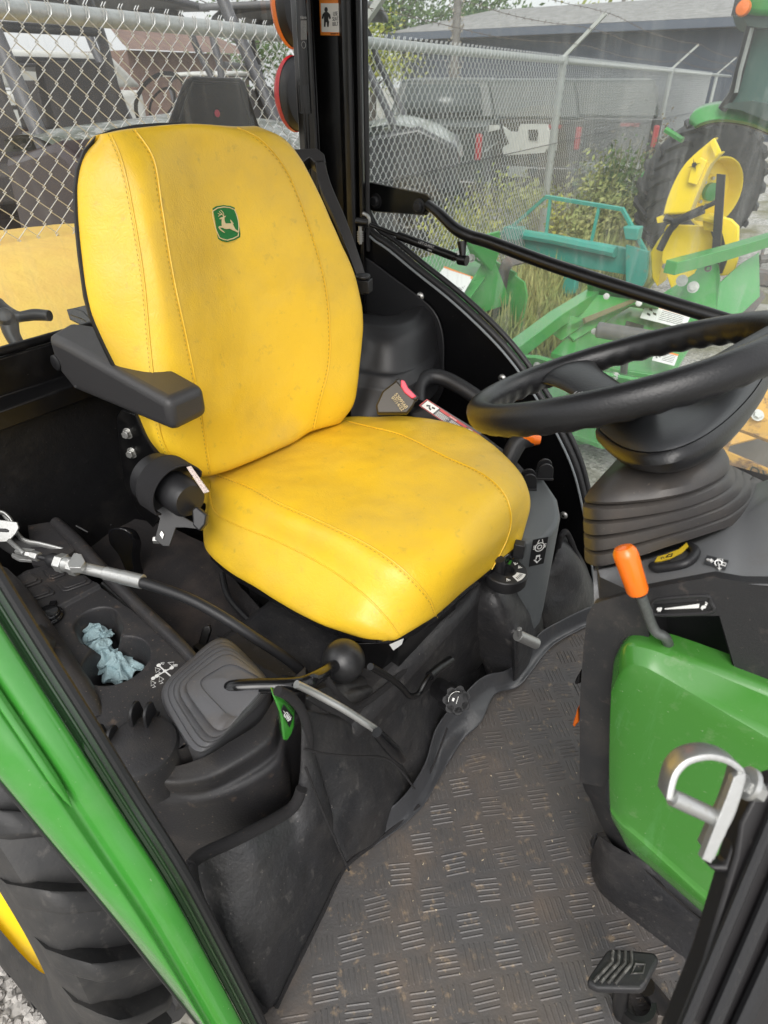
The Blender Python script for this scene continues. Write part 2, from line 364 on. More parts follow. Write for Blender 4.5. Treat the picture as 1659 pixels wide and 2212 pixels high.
for L, sde in ((cc[3], -1), (cc[4], 1), (cc[6], 1)):
    a, b = seam(L, V((.35, -.15, .93)).normalized(), side=sde); build('seat_piping', a, M_seat, seat); build('seat_stitching', b, M_stitch, seat)
# emblem patch: leaping stag in a shield  (zoom crop coordinates -> view)
def ez(x, y, w_): return B((780 + x * .18083) * .54, (760 + y * .18083) * .54, w_)
we = .0035
_q = onto(bvB, 488, 482, .0); we = (_q - oB).dot(nB) + .003
g = MB().use(M_embl)
sh = [(340, 440), (470, 360), (620, 335), (780, 350), (905, 400), (960, 520), (1000, 660), (1020, 820), (1000, 1045), (870, 1110), (720, 1150), (610, 1130), (515, 1085), (440, 920), (385, 740), (345, 560)]
g.prism([ez(x, y, we) for x, y in sh], -nB * .004)
g.use(M_tan); cxs = 690; cys = 745
g.tube([ez(cxs + (x - cxs) * .86, cys + (y - cys) * .90, we + .0003) for x, y in sh] , .0011, 6, closed=True)
deer = [(548, 628), (590, 600), (632, 590), (640, 562), (655, 580), (688, 568), (672, 600), (652, 612), (655, 670), (668, 720), (690, 740), (790, 735), (815, 738), (800, 690), (790, 658), (820, 690), (838, 715), (855, 745), (840, 760), (865, 810), (895, 865), (940, 900), (968, 935), (960, 945), (900, 915), (830, 885), (780, 855), (710, 865), (660, 858), (625, 835), (570, 830), (548, 832), (590, 880), (640, 915), (668, 948), (625, 930), (560, 880), (528, 825), (545, 800), (605, 790), (602, 740), (600, 670), (600, 645), (560, 648)]
g.prism([ez(x, y, we + .0016) for x, y in deer], -nB * .0016)
for A in ([(638, 590), (635, 530), (610, 480), (572, 448)], [(630, 575), (590, 530), (520, 582)], [(612, 540), (560, 545), (505, 515)], [(600, 530), (570, 510), (535, 470)]):
    g.tube([ez(x, y, we + .001) for x, y in A], .0007, 5)
build('emblem', g, M_embl, seat, label='green embroidered shield with a leaping stag on the backrest')
# black rim under the cushion and seat pan
rim = [U(x, y + 8, 'Z', .972) for x, y in [(455, 1200), (500, 1240), (600, 1300), (690, 1350), (770, 1378), (862, 1378), (942, 1332), (1003, 1277), (1062, 1232), (1122, 1184), (1150, 1110)]]
back = [V((-.9, rim[-1].y, .972)), V((-.9, rim[0].y, .972))]
g = MB(); g.prism(crom(rim, 40) + back, (0, 0, .022)); build('seat_pan', g, M_gloss, seat, bevel=.004)
g = MB(); g.slab([U(x, y, 'Z', z) for x, y, z in [(705, 1392, .95), (812, 1483, .86), (985, 1330, .86), (985, 1290, .95), (930, 1330, .96), (850, 1390, .96)]], .004)
g.box((-.66, .88, .905), (.40, .40, .09)); g.box((-.72, .88, .80), (.30, .34, .14))
build('seat_mount', g, M_steel, seat, bevel=.003)
g = MB(); g.slab([U(x, y, 'X', -.40) for x, y in [(842, 1393), (850, 1405), (868, 1392), (872, 1380)]], .001); build('white_tag', g, M_white, seat)
g = MB(); g.tube([U(x, y, 'X', -.40) for x, y in [(800, 1440), (843, 1465), (868, 1485), (884, 1503), (903, 1500), (915, 1480), (928, 1460), (948, 1443), (973, 1428)]], .0055, 10, 40)
g.tube([U(x, y, 'X', -.40) for x, y in [(928, 1460), (948, 1443), (973, 1426)]], .009, 12)
build('slide_lever', g, M_steel, seat)
g = MB(); kA, kB = U(948, 1487, 'X', -.43), U(985, 1512, 'X', -.36)
g.cyl(kA, kB, .022, seg=24)
for i in range(7):
    an = 2 * pi * i / 7; ax = (kB - kA).normalized(); u = ax.orthogonal().normalized(); q = ax.cross(u)
    g.cyl(kA.lerp(kB, .62) + (u * cos(an) + q * sin(an)) * .020, kB + ax * .006 + (u * cos(an) + q * sin(an)) * .020, .009, seg=12)
g.cyl(kA.lerp(kB, .6), kB + ax * .006, .024, seg=24)
kb = build('suspension_knob', g, M_blk, T, bevel=.001)
g = MB().use(M_white); g.tube([kB + ax * .0066 + (u * cos(a) + q * sin(a)) * .017 for a in [i * .25 for i in range(9)]], .0005, 5); g.tube([kB + ax * .0066 + u * -.006, kB + ax * .0066 + u * .008], .0006, 5); g.box(kB + ax * .0066 + q * .008, (.001, .006, .004), ax, u); build('knob_marks', g, M_white, kb)
# right armrest: padded block on a pivot
g = MB()
top = [(98, 722, 1.325), (140, 700, 1.33), (205, 708, 1.33), (445, 838, 1.285), (362, 876, 1.285), (128, 745, 1.325)]
bot = [(98, 740, 1.27), (140, 700, 1.27), (205, 720, 1.27), (448, 872, 1.235), (362, 918, 1.232), (130, 800, 1.27)]
a = UZ([(100, 724, 1.385), (152, 694, 1.385), (205, 700, 1.385), (442, 832, 1.365), (360, 866, 1.365), (132, 738, 1.385)])
b_ = [a[0] + V((0, 0, -.070)), a[1] + V((0, 0, -.09)), a[2] + V((0, 0, -.09)), a[3] + V((0, 0, -.058)), a[4] + V((0, 0, -.060)), a[5] + V((0, 0, -.105))]
g.add(a + b_, [(0, 1, 2, 3, 4, 5), (11, 10, 9, 8, 7, 6)] + [(i, i + 6, (i + 1) % 6 + 6, (i + 1) % 6) for i in range(6)])
arm = build('armrest', g, M_foam, T, bevel=.016, seg=4, label='padded black armrest in the lowered position')
g = MB(); pc = UN(122, 782, a[5], V((0, -1, 0))) + V((0, -.002, 0)); pc = U(123, 783, 'Y', a[5].y + .004)
g.lathe([(.0, 0), (.016, 0), (.016, .004), (.013, .006), (.0, .006)], pc, (0, -1, 0)); build('pivot_cap', g, M_shell, arm)
g = MB(); g.slab([UD(x, y, 1.53) for x, y in [(143, 668), (162, 664), (200, 655), (212, 720), (150, 690)]], .01); g.slab([UD(x, y, 1.47) for x, y in [(160, 664), (180, 672), (212, 706), (206, 712), (178, 690), (150, 680)]], .006)
build('armrest_bracket', g, M_steel, arm, bevel=.002)
# left armrest folded up behind the seat: two long pads with a slot between
g = MB()
def band(L, R_, t):
    n = len(L); L = [UD(x, y, 1.55) for x, y in L]; R_ = [UD(x, y, 1.55) for x, y in R_]
    L, R_ = crom(L, 24), crom(R_, 24); g.prism(L + R_[::-1], FW * t)
outer = [(640, 322), (690, 322), (702, 350), (735, 440), (765, 520), (785, 590), (792, 618)]
band([(618, 330), (640, 395), (680, 470), (715, 540), (740, 590), (765, 622)], [(648, 326), (662, 400), (698, 480), (732, 540), (758, 590), (778, 622)], .05)
band([(680, 345), (690, 400), (722, 470), (748, 535), (768, 590), (778, 622)], [(700, 345), (716, 400), (746, 470), (770, 535), (788, 590), (792, 622)], .05)
g.prism([UD(x, y, 1.55) for x, y in [(618, 334), (630, 322), (685, 320), (700, 332), (704, 352), (680, 352), (668, 340), (655, 350), (640, 352)]], FW * .05)
arm2 = build('armrest', g, M_foam, T, bevel=.006, seg=3, label='slotted black armrest folded upright behind the backrest')
g = MB(); c = UD(784, 601, 1.53); g.lathe([(0, 0), (.017, 0), (.019, .004), (.017, .009), (0, .010)], c, (0, 0, 1)); g.box(c + V((0, .004, -.018)), (.035, .03, .03), (cos(.3), sin(.3), 0)); build('armrest_stop', g, M_blk, arm2, bevel=.002)
# side plate with two bolts (right side of the seat)
g = MB(); pl = [(252, 900), (262, 885), (290, 895), (318, 935), (332, 975), (338, 1040), (345, 1120), (330, 1140), (300, 1110), (270, 1050), (258, 980)]
g.slab([U(x, y, 'Y', .66) for x, y in pl], .006); sp = build('side_plate', g, M_steel, T, bevel=.002)
for (x, y) in ((277, 936), (286, 978)):
    g = MB(); hexbolt(g, U(x, y, 'Y', .659), (.35, -1, .1), .0085, .010); build('bolt', g, M_bolt, sp, bevel=.0006)
# belt retractor
axr = (UD(425, 1120, 1.22) - UD(340, 1045, 1.24)).normalized(); c1 = UD(338, 1040, 1.25); c2 = UD(440, 1105, 1.17)
g = MB(); axr = (c2 - c1).normalized()
g.lathe([(0, 0), (.046, 0), (.050, .004), (.050, .055), (.044, .058), (.036, .062), (.036, .112), (.030, .122), (0, .124)], UD(330, 1030, 1.22), axr, 40)
ret = build('belt_retractor', g, M_blk, T)
g = MB(); cen = UD(330, 1030, 1.22); u = (UP * .45 - FW * 1.0); u = (u - axr * u.dot(axr)).normalized(); q = axr.cross(u)
rows = []
for i in range(22):
    an = -1.7 + 3.3 * i / 21; rr = .057 if i not in (0, 21) else .05
    rows.append([cen + axr * h + (u * cos(an) + q * sin(an)) * rr for h in (.038, .046, .064, .082, .090)])
g.grid(rows); build('belt_webbing', g, M_belt, ret, solid=.0035)
g = MB(); g.slab([UD(x, y, 1.155) for x, y in [(402, 1009), (412, 1006), (452, 1062), (440, 1066)]], .004); build('belt_tag', g, M_tag, ret, bevel=.001)
g = MB(); g.slab([UD(x, y, 1.19) for x, y in [(330, 1082), (345, 1085), (420, 1130), (428, 1143), (400, 1140), (380, 1140), (366, 1180), (352, 1180), (334, 1165), (345, 1120), (332, 1100)]], .003)
br = build('retractor_bracket', g, M_blk, T, bevel=.001)
g = MB(); g.slab([UD(x, y, 1.187) for x, y in [(345, 1154), (349, 1147), (354, 1154), (351, 1164)]], .002); g.lathe([(0, 0), (.007, 0), (.008, .014), (0, .014)], UD(332, 1166, 1.2), RT, 6); build('bolt', g, M_bolt, br)
g = MB(); g.slab([UD(x, y, 1.15) for x, y in [(414, 1100), (424, 1094), (446, 1112), (443, 1133), (430, 1148), (416, 1135)]], .02); build('belt_tongue', g, M_blk, ret, bevel=.003)
# buckle
g = MB().use(M_brown); bk = [(812, 876), (826, 845), (860, 818), (900, 860), (893, 876), (880, 893), (815, 893)]
g.slab([UD(x, y, 1.50) for x, y in bk], .028); g.use(M_blk); g.slab([UD(x, y, 1.498) for x, y in [(852, 822), (862, 815), (906, 858), (898, 866), (888, 862)]], .03)
bu = build('seat_belt_buckle', g, M_brown, T, bevel=.004)
g = MB(); g.slab([UD(x, y, 1.494) for x, y in [(866, 820), (874, 822), (882, 838), (900, 856), (890, 861), (874, 848), (866, 835)]], .02); build('release_button', g, M_pink, bu, bevel=.002)
g = MB(); ex = (UD(884, 880, 1.49) - UD(856, 846, 1.49)); ey = RT * .75 + UP * .55
g.text('5209568', .0125, UD(866, 866, 1.492), RT * .62 - UP * .78, RT * .78 + UP * .62); g.text('07/14/22', .0115, UD(859, 872, 1.492), RT * .62 - UP * .78, RT * .78 + UP * .62)
build('printed_number', g, M_tan, bu)
# ---------------------------------------------------------------- floor mat with raised bars (alternating groups of five)
FZ = .63
g = MB(); fl = UL([(1300, 1330), (1180, 1385), (1110, 1475), (1060, 1480), (1010, 1560), (950, 1600), (930, 1680), (880, 1760), (745, 1860), (690, 1970), (590, 2172)], 'Z', FZ)
pl = [V((.55, 1.5, FZ)), V((-.24, 1.5, FZ))] + fl[0:] + [V((-.34, .12, FZ)), V((.55, .12, FZ))]
g.prism([V((p.x - .03 if 2 <= i < 13 else p.x, p.y, FZ)) for i, p in enumerate(pl)], (0, 0, -.012))
fm = build('floor_mat', g, M_mat, T, bevel=.002)
g = MB(); pit = .0495; e1 = V((cos(RD(45)), sin(RD(45)), 0)); e2 = V((-e1.y, e1.x, 0))
def onmat(p):
    ed = None
    for a, b in zip(fl[:-1], fl[1:]):
        if min(a.y, b.y) <= p.y <= max(a.y, b.y): ed = a.x + (b.x - a.x) * (p.y - a.y) / (b.y - a.y + 1e-9)
    if ed is None: ed = fl[-1].x if p.y < fl[-1].y else fl[0].x
    return ed + .022 < p.x < .40 and .14 < p.y < 1.4
for i in range(-40, 60):
    for j in range(-40, 60):
        c = e1 * (i * pit) + e2 * (j * pit) + V((0, .8, FZ))
        if not onmat(c): continue
        a, b = (e1, e2) if (i + j) % 2 else (e2, e1)
        jit = random.uniform(.55, 1.05)
        an_ = random.gauss(0, .035); a = a * cos(an_) + a.cross(V((0, 0, 1))) * sin(an_); b = V((0, 0, 1)).cross(a); c = c + a * random.gauss(0, .0012) + b * random.gauss(0, .0012)
        for k in range(5):
            q = c + b * ((k - 2) * pit * .18); h = .0013 * jit; L_ = pit * .44 * random.uniform(.85, 1.02); wd = .0019
            vs = [q - a * L_, q - a * L_ * .9 + b * wd, q + a * L_ * .9 + b * wd, q + a * L_, q + a * L_ * .9 - b * wd, q - a * L_ * .9 - b * wd]
            tp = [q - a * L_ * .88, q + a * L_ * .88]
            tp = [p + V((0, 0, h)) for p in tp]
            g.add(vs + tp, [(0, 1, 6), (1, 2, 7, 6), (2, 3, 7), (3, 4, 7), (4, 5, 6, 7), (5, 0, 6)])
build('tread_bars', g, M_mat, fm, ang=20, kind='stuff')
g = MB()      # grit and straw bits lying on the mat
for i in range(150):
    p = V((random.uniform(-.33, .2), random.uniform(.2, 1.2), FZ + .001)); 
    if not onmat(p): continue
    s_ = random.uniform(.0006, .0016); g.box(p, (s_ * random.uniform(1, 3.5), s_, s_), (cos(i), sin(i), .1))
tag(build('grit', g, mat('straw', (.5, .42, .3), .9), None), 'pale grit and straw crumbs scattered on the black ribbed floor mat', 'debris', kind='stuff')
# ---------------------------------------------------------------- quilted lining between seat and floor
def patch(name, curves, nu=30, nv=24, amp=.008, m=M_lining, lab=None, seed=0, parent=None):
    g = MB()
    def d(p, a, b): return V((.8, -.5, .3)) * (amp * (4 * a * (1 - a)) ** .5 * (4 * b * (1 - b)) ** .5 + (noise.noise(p * 8 + V((seed, 0, 0))) * .008 + abs(noise.noise(p * 17 + V((seed, 3, 0)))) * .006) * min(1, 8 * a * (1 - a)))
    g.loft(curves, nu, nv, disp=d); return build(name, g, m, parent or LIN, sub=1, solid=.006, label=lab)
g = MB(); g.box((-.62, .95, .75), (.36, .9, .30)); LIN = build('seat_platform', g, M_lining, T, bevel=.03, seg=3)
def ZC(L): return UZ(L)
# near flap between console and floor, with felt binding
A_top = UX([(408, 1852, -.50), (430, 1832, -.50), (520, 1790, -.47), (620, 1735, -.455), (645, 1690, -.45), (650, 1600, -.46), (650, 1530, -.47)])
A_bot = UZ([(545, 2185, .60), (590, 2172, .632), (620, 2110, .632), (690, 1970, .632), (720, 1905, .632), (748, 1862, .635), (735, 1830, .66)])
A_mid = [a.lerp(b, .5) + V((.012, -.01, .01)) for a, b in zip(A_top, A_bot)]
patch('lining_panel', [A_top, A_mid, A_bot], 40, 24, .012, seed=1)
B1 = UX([(652, 1530, -.47), (655, 1600, -.46), (685, 1720, -.44), (715, 1790, -.41), (748, 1862, -.385)])
B2 = UX([(780, 1560, -.46), (790, 1640, -.43), (800, 1700, -.41), (790, 1770, -.40), (770, 1840, -.385)])
B3 = UX([(835, 1590, -.45), (860, 1640, -.42), (895, 1700, -.40), (870, 1750, -.39), (830, 1800, -.385)])
patch('lining_panel', [B1, B2, B3], 30, 30, .018, seed=2)
C1 = UX([(655, 1508, -.495), (690, 1530, -.48), (740, 1560, -.46), (835, 1625, -.43), (897, 1702, -.395)])
C2 = UX([(700, 1480, -.50), (740, 1490, -.49), (790, 1500, -.47), (880, 1575, -.43), (925, 1650, -.395)])
C3 = UX([(810, 1440, -.51), (850, 1450, -.49), (900, 1480, -.46), (960, 1545, -.43), (952, 1600, -.40)])
C4 = UX([(980, 1300, -.55), (1020, 1370, -.49), (1050, 1430, -.45), (1058, 1478, -.42), (1010, 1560, -.39)])
patch('lining_panel', [C1, C2, C3, C4], 36, 40, .012, seed=3)
D1 = UX([(985, 1250, -.52), (1000, 1310, -.48), (1030, 1400, -.45), (1060, 1478, -.40), (1070, 1485, -.38)])
D2 = UX([(1060, 1225, -.46), (1065, 1290, -.42), (1085, 1370, -.39), (1100, 1440, -.37), (1105, 1478, -.36)])
D3 = UX([(1130, 1230, -.43), (1120, 1300, -.40), (1105, 1350, -.38), (1110, 1420, -.36), (1112, 1470, -.35)])
D4 = UX([(1140, 1240, -.44), (1160, 1300, -.41), (1172, 1350, -.40), (1176, 1380, -.39), (1180, 1392, -.38)])
patch('lining_panel', [D1, D2, D3, D4], 30, 36, .03, seed=4)
E1 = UX([(1130, 1262, -.44), (1150, 1290, -.42), (1170, 1340, -.39), (1180, 1390, -.36)])
E2 = UX([(1180, 1230, -.42), (1190, 1275, -.40), (1210, 1330, -.36), (1225, 1372, -.33)])
E3 = UX([(1210, 1165, -.42), (1240, 1215, -.38), (1268, 1280, -.34), (1278, 1335, -.30)])
E4 = UX([(1222, 1155, -.46), (1255, 1210, -.42), (1283, 1280, -.36), (1290, 1325, -.32)])
patch('lining_panel', [E1, E2, E3, E4], 26, 26, .02, seed=5)
g = MB(); g.tube(UX([(1130, 1262, -.435), (1160, 1255, -.43), (1195, 1215, -.42), (1212, 1160, -.41), (1225, 1152, -.41), (1245, 1200, -.38), (1275, 1290, -.335)]), .008, 10, 50); build('felt_binding', g, M_felt, LIN)
g = MB(); g.tube([p + V((.012, -.006, .002)) for p in A_top[:5]] , .009, 10, 40); build('felt_binding', g, M_felt, LIN)
g = MB(); g.tube([A_top[0] + V((.012, -.006, 0))] + UX([(425, 1935, -.46), (480, 2060, -.42), (545, 2165, -.38), (585, 2176, -.37)]), .009, 10, 40); build('felt_binding', g, M_felt, LIN)
g = MB(); g.tube(UX([(655, 1690, -.45), (668, 1610, -.455), (656, 1545, -.46), (630, 1508, -.465), (600, 1492, -.47)]), .0075, 10, 40); build('felt_binding', g, M_felt, LIN)
g = MB(); g.tube(UX([(700, 1460, -.48), (740, 1510, -.455), (775, 1525, -.45), (850, 1470, -.45), (920, 1400, -.46), (935, 1370, -.47), (925, 1345, -.49)]), .006, 8, 50); build('felt_binding', g, M_felt, LIN)
g = MB(); g.tube([p + V((.006, 0, .004)) for p in A_bot[1:6]] + UZ([(830, 1805, .64), (880, 1762, .64), (905, 1740, .64)]), .0045, 8, 50); build('felt_binding', g, M_felt, LIN)
# stitched seams on the lining
g = MB()
for L in ([(652, 1600, -.44), (700, 1612, -.43), (760, 1618, -.41), (822, 1622, -.40), (860, 1650, -.39), (897, 1702, -.385)], [(655, 1640, -.43), (690, 1730, -.42), (748, 1862, -.375)], [(897, 1702, -.385), (930, 1640, -.385), (960, 1560, -.39)]):
    g.tube([p + V((.012, -.008, 0)) for p in UX(L)], .002, 6, 50)
build('lining_seam', g, M_felt, LIN)
# smooth upturned lip of the mat along the platform
g = MB(); l1 = UZ([(745, 1862, .636), (830, 1800, .64), (885, 1752, .645), (930, 1680, .65), (955, 1600, .66), (1010, 1530, .67), (1060, 1485, .66), (1112, 1472, .645), (1180, 1390, .64), (1285, 1335, .635)])
l2 = UZ([(752, 1866, .636), (850, 1800, .64), (915, 1740, .642), (950, 1680, .65), (1000, 1600, .655), (1040, 1560, .65), (1070, 1500, .645), (1125, 1480, .64), (1195, 1395, .636), (1292, 1342, .634)])
l3 = [p + V((-.015, 0, .035)) for p in l1]
g.loft([l3, l1, l2], 60, 10, disp=lambda p, a, b: V((0, 0, noise.noise(p * 22) * .005)))
build('mat_lip', g, mat('lip_vinyl', (.045, .046, .050), .30, bump=(25, .5, 'noise', .004), dirt=[((.09, .08, .07), 20, .58, .8, .4)]), fm, solid=.003, sub=1)
# zinc pin + socket, dial, boot lever
g = MB(); a, b = U(1118, 1372, 'X', -.345), U(1158, 1390, 'X', -.315); g.cyl(a, b, .0125, seg=24); g.cyl(b, b + (b - a).normalized() * .001, .0115, seg=24); g.cyl(U(1122, 1358, 'X', -.335), U(1123, 1372, 'X', -.335), .005, seg=12)
build('zinc_pin', g, M_chrome, LIN, bevel=.001)
# ---------------------------------------------------------------- speed dial beside the seat
dz = .975; dc = U(1093, 1232, 'Z', dz)
g = MB(); g.lathe([(0, -.03), (.040, -.03), (.044, -.024), (.044, -.002), (.042, 0), (.018, 0), (.018, -.012), (0, -.012)], dc, (0, 0, 1), 48)
dl = build('rate_dial', g, M_blk, T)
g = MB().use(M_white)
P_ = []
for i in range(9): an = RD(-28 + 44 * i / 8); P_.append(dc + V((cos(an) * .040, sin(an) * .040, .0006)))
for i in range(9): an = RD(16 - 44 * i / 8); P_.append(dc + V((cos(an) * .022, sin(an) * .022, .0006)))
g.prism(P_, (0, 0, .0006)); g.use(M_ink)
for i in range(5): an = RD(-20 + 7 * i); g.box(dc + V((cos(an) * .032, sin(an) * .032, .0014)), (.007, .0012, .0005), (cos(an), sin(an), 0))
g.use(M_white)
for a0 in (-60, 50, 75):
    for k in range(3): an = RD(a0 + 5 * k); g.box(dc + V((cos(an) * .031, sin(an) * .031, .0006)), (.009 - .002 * k, .0016, .0006), (cos(an + .4 * k), sin(an + .4 * k), 0))
g.use(M_green); an = RD(100); g.box(dc + V((cos(an) * .028, sin(an) * .028, .0006)), (.014, .005, .0006), (cos(an), sin(an), 0))
build('dial_marks', g, M_white, dl)
g = MB(); g.tube([dc + V((-.01, -.005, -.01)), dc + V((-.012, -.01, .03))], [.012, .010], 14); build('dial_lever', g, M_blk, dl)
g = MB(); g.box(dc + V((.0, .055, .02)), (.022, .02, .035), (1, .3, 0)); build('dial_stop', g, M_blk, dl, bevel=.002)
# ---------------------------------------------------------------- left console: grey box, lug, orange tipped lever, label strip
g = MB(); zt = 1.0
tops = UL([(1105, 1150), (1095, 1060), (1110, 1020), (1150, 1015), (1178, 1035), (1205, 1075), (1212, 1110), (1205, 1135), (1175, 1165), (1140, 1172), (1115, 1165)], 'Z', zt)
g.prism(tops, (0, 0, -.30)); GB = build('left_console', g, M_grey, T, bevel=.02, seg=4)
g = MB().use(M_dblk); f0 = U(1155, 1198, 'X', tops[8].x + .018); 
yv = V((.0, -.12, 1)).normalized(); xv = V((.45, 1, 0)).normalized() * -1; xv = V((-.55, -.84, 0)) * -1
nx = V((.80, -.58, .0)); c_ = UN(1163, 1192, tops[8] + nx * .002, nx); xv = V((0, 0, 1)).cross(nx) 
g.box(c_, (.036, .0012, .072), xv, nx, None); g.use(M_white)
def arrow(mb, c, X, Y, s):
    X = V(X).normalized(); Y = V(Y).normalized(); Z = X.cross(Y)
    P = [(-.25, .5), (.25, .5), (.25, -.05), (.5, -.05), (0, -.6), (-.5, -.05), (-.25, -.05)]
    mb.prism([c + X * a * s + Y * b * s for a, b in P], Z * .0006)
cz = c_ + nx * .0012; arrow(g, cz - V((0, 0, .018)), xv, (0, 0, 1), .020); g.use(M_dblk); arrow(g, cz - V((0, 0, .018)) + nx * .0008, xv, (0, 0, 1), .011); g.use(M_white)
g.lathe([(.010, 0), (.012, 0), (.012, .0006), (.010, .0006)], cz + V((0, 0, .014)), nx, 24); g.lathe([(.004, 0), (.006, 0), (.006, .0006), (.004, .0006)], cz + V((0, 0, .014)), nx, 20)
for sx_ in (-1, 1):
    for k in range(3): g.box(cz + V((0, 0, .011 + .004 * k)) + xv * sx_ * .012, (.007, .0008, .0014), xv, nx)
    g.box(cz + V((0, 0, .029)) + xv * sx_ * .005, (.0016, .0008, .009), xv + V((0, 0, .3 * sx_)), nx)
build('tow_hitch_decal', g, M_dblk, GB)
g = MB()
def lug(c, X, s=1):
    X = V(X).normalized(); Y = V((0, 0, 1)).cross(X)
    for d in (-.011, .011):
        P = [c + Y * d * s + X * (-.018 * s), c + Y * d * s + X * (.018 * s)] + [c + Y * d * s + X * (.016 * s * cos(a)) + V((0, 0, (.022 + .016 * sin(a)) * s)) for a in [i * pi / 8 for i in range(9)]]
        g.prism(P, Y * .005 * s)
    g.box(c + V((0, 0, .002)), (.036 * s, .03 * s, .006), X)
lug(U(1140, 1052, 'Z', zt), (.75, .45, 0), 1.1); lug(U(1175, 1030, 'Z', zt + .01), (.75, .45, 0), 1.1)
build('hinge_lug', g, M_blk, GB, bevel=.001)
g = MB(); P_ = UY([(880, 880, 1.33), (930, 862, 1.36), (1045, 935, 1.36), (1110, 985, 1.36), (1150, 1030, 1.36), (1100, 1040, 1.33), (1000, 985, 1.30), (900, 930, 1.28)])
g.prism(P_, (0, 0, -.25)); LC = build('left_console_base', g, M_dash, T, bevel=.008)
g = MB().use(M_dblk)
l0, l1_, l2_, l3_ = [U(x, y, 'Z', 1.098) for x, y in [(908, 868), (925, 858), (1048, 926), (1030, 950)]]
l0, l1_, l2_, l3_ = [UD(x, y, 1.60) for x, y in [(905, 876), (922, 862), (1040, 935), (1022, 955)]]
ln = (l3_ - l0).cross(l1_ - l0).normalized(); ln = ln if ln.dot(CAM - l0) > 0 else -ln
g.prism([l0, l1_, l2_, l3_], -ln * .002); lx = (l3_ - l0).normalized(); ly = (l1_ - l0).normalized(); W_ = (l3_ - l0).length; H_ = (l1_ - l0).length; o_ = l0 + ln * .0005
g.use(M_red)
for t0, t1, s0, s1 in ((0, 1, 0, .06), (0, 1, .94, 1), (0, .015, 0, 1), (.985, 1, 0, 1), (.27, .75, .74, .93)):
    g.prism([o_ + lx * W_ * t0 + ly * H_ * s0, o_ + lx * W_ * t1 + ly * H_ * s0, o_ + lx * W_ * t1 + ly * H_ * s1, o_ + lx * W_ * t0 + ly * H_ * s1], ln * .0005)
g.use(M_white)
for t0, t1 in ((.03, .24), (.79, .97)):
    g.prism([o_ + lx * W_ * a + ly * H_ * b for a, b in ((t0, .1), (t1, .1), (t1, .9), (t0, .9))], ln * .0007)
for k in range(5):
    for j in range(2):
        a0 = .27 + .24 * j; g.prism([o_ + lx * W_ * a + ly * H_ * b for a, b in ((a0, .12 + .115 * k), (a0 + random.uniform(.14, .22), .12 + .115 * k), (a0 + .2, .16 + .115 * k), (a0, .16 + .115 * k))], ln * .0007)
g.text('DANGER', H_ * .2, o_ + lx * W_ * .51 + ly * H_ * .83 + ln * .0012, lx, ly, .0003)
g.use(M_ink)
for a, b, L_, an in ((.10, .5, .06, .5), (.15, .35, .05, -.4), (.18, .6, .05, .2), (.85, .4, .05, .8), (.9, .6, .06, -.2)):
    g.box(o_ + lx * W_ * a + ly * H_ * b + ln * .0015, (L_ * W_, .004, .0006), lx * cos(an) + ly * sin(an), ln.cross(lx * cos(an) + ly * sin(an)))
build('danger_label', g, M_dblk, LC)
g = MB(); g.tube([UD(x, y, t) for x, y, t in [(903, 872, 1.66), (905, 835, 1.68), (925, 815, 1.70), (960, 818, 1.70), (1010, 845, 1.68), (1060, 880, 1.66), (1110, 915, 1.66)]], [.020, .021, .021, .021, .020, .019, .018], 18, 50)
build('grab_handle', g, M_blk, T)
g = MB(); g.tube([UD(x, y, 1.55) for x, y in [(1080, 1030), (1100, 990), (1120, 955), (1148, 945)]], [.020, .021, .023, .022], 20, 30); LV = build('range_lever', g, M_blk, T)
g = MB(); g.tube([UD(x, y, 1.546) for x, y in [(1112, 942), (1130, 944), (1152, 949), (1166, 951)]], [.012, .022, .022, .014], 20, 24, flat=.75); build('lever_tip', g, M_orange, LV)
g = MB(); g.box(UD(1100, 1040, 1.60), (.12, .06, .05), (.8, .3, 0)); build('lever_base', g, M_dash, LV, bevel=.008)
# ---------------------------------------------------------------- left inner fender panel, seal, screws, storage box
YL = 1.55
arc = [(778, 470), (800, 512), (840, 540), (900, 590), (975, 650), (1050, 720), (1100, 775), (1140, 830), (1190, 912), (1235, 1005), (1258, 1090), (1274, 1180), (1284, 1260), (1294, 1330), (1310, 1420)]
A3 = crom(UL(arc, 'Y', YL), 60)
g = MB(); g.prism(A3 + [V((-.25, YL, .45)), V((-1.6, YL, .45)), V((-1.6, YL, A3[0].z))], (0, .02, 0))
FP = build('fender_panel', g, M_panel, T)
g = MB(); g.use(mat('seal_grey', (.22, .24, .25), .35)); g.tube([p + V((0, -.004, .002)) for p in A3], .0035, 8); g.use(M_blk); g.tube([p + V((.004, .006, .010)) for p in A3], .010, 10); g.tube([p + V((.010, .020, .022)) for p in A3], .008, 10)
build('door_seal', g, M_blk, FP)
for (x, y) in ((820, 586), (908, 640), (945, 724), (1085, 817), (1218, 1113)):
    c = U(x, y, 'Y', YL - .001); g = MB().use(M_bolt); g.lathe([(0, .004), (.004, .004), (.0042, .0065), (.009, .005), (.0115, .002), (.012, 0), (0, 0)], c, (0, -1, 0), 24)
    g.use(M_dblk); g.lathe([(0, 0), (.0045, 0), (.0045, .0052), (0, .0052)], c, (0, -1, 0), 6); build('screw', g, M_bolt, FP)
g = MB(); fo = UL([(775, 548), (800, 560), (840, 590), (900, 635), (940, 672), (958, 720), (960, 780), (955, 850), (900, 900), (760, 900)], 'Y', YL - .004); g.prism(crom(fo, 50), (0, -.006, 0))
SB = build('storage_bin', g, M_blk, T, bevel=.002)
r_out = UZ([(760, 700, 1.26), (800, 712, 1.262), (850, 716, 1.265), (895, 700, 1.268), (925, 668, 1.27), (938, 640, 1.27)])
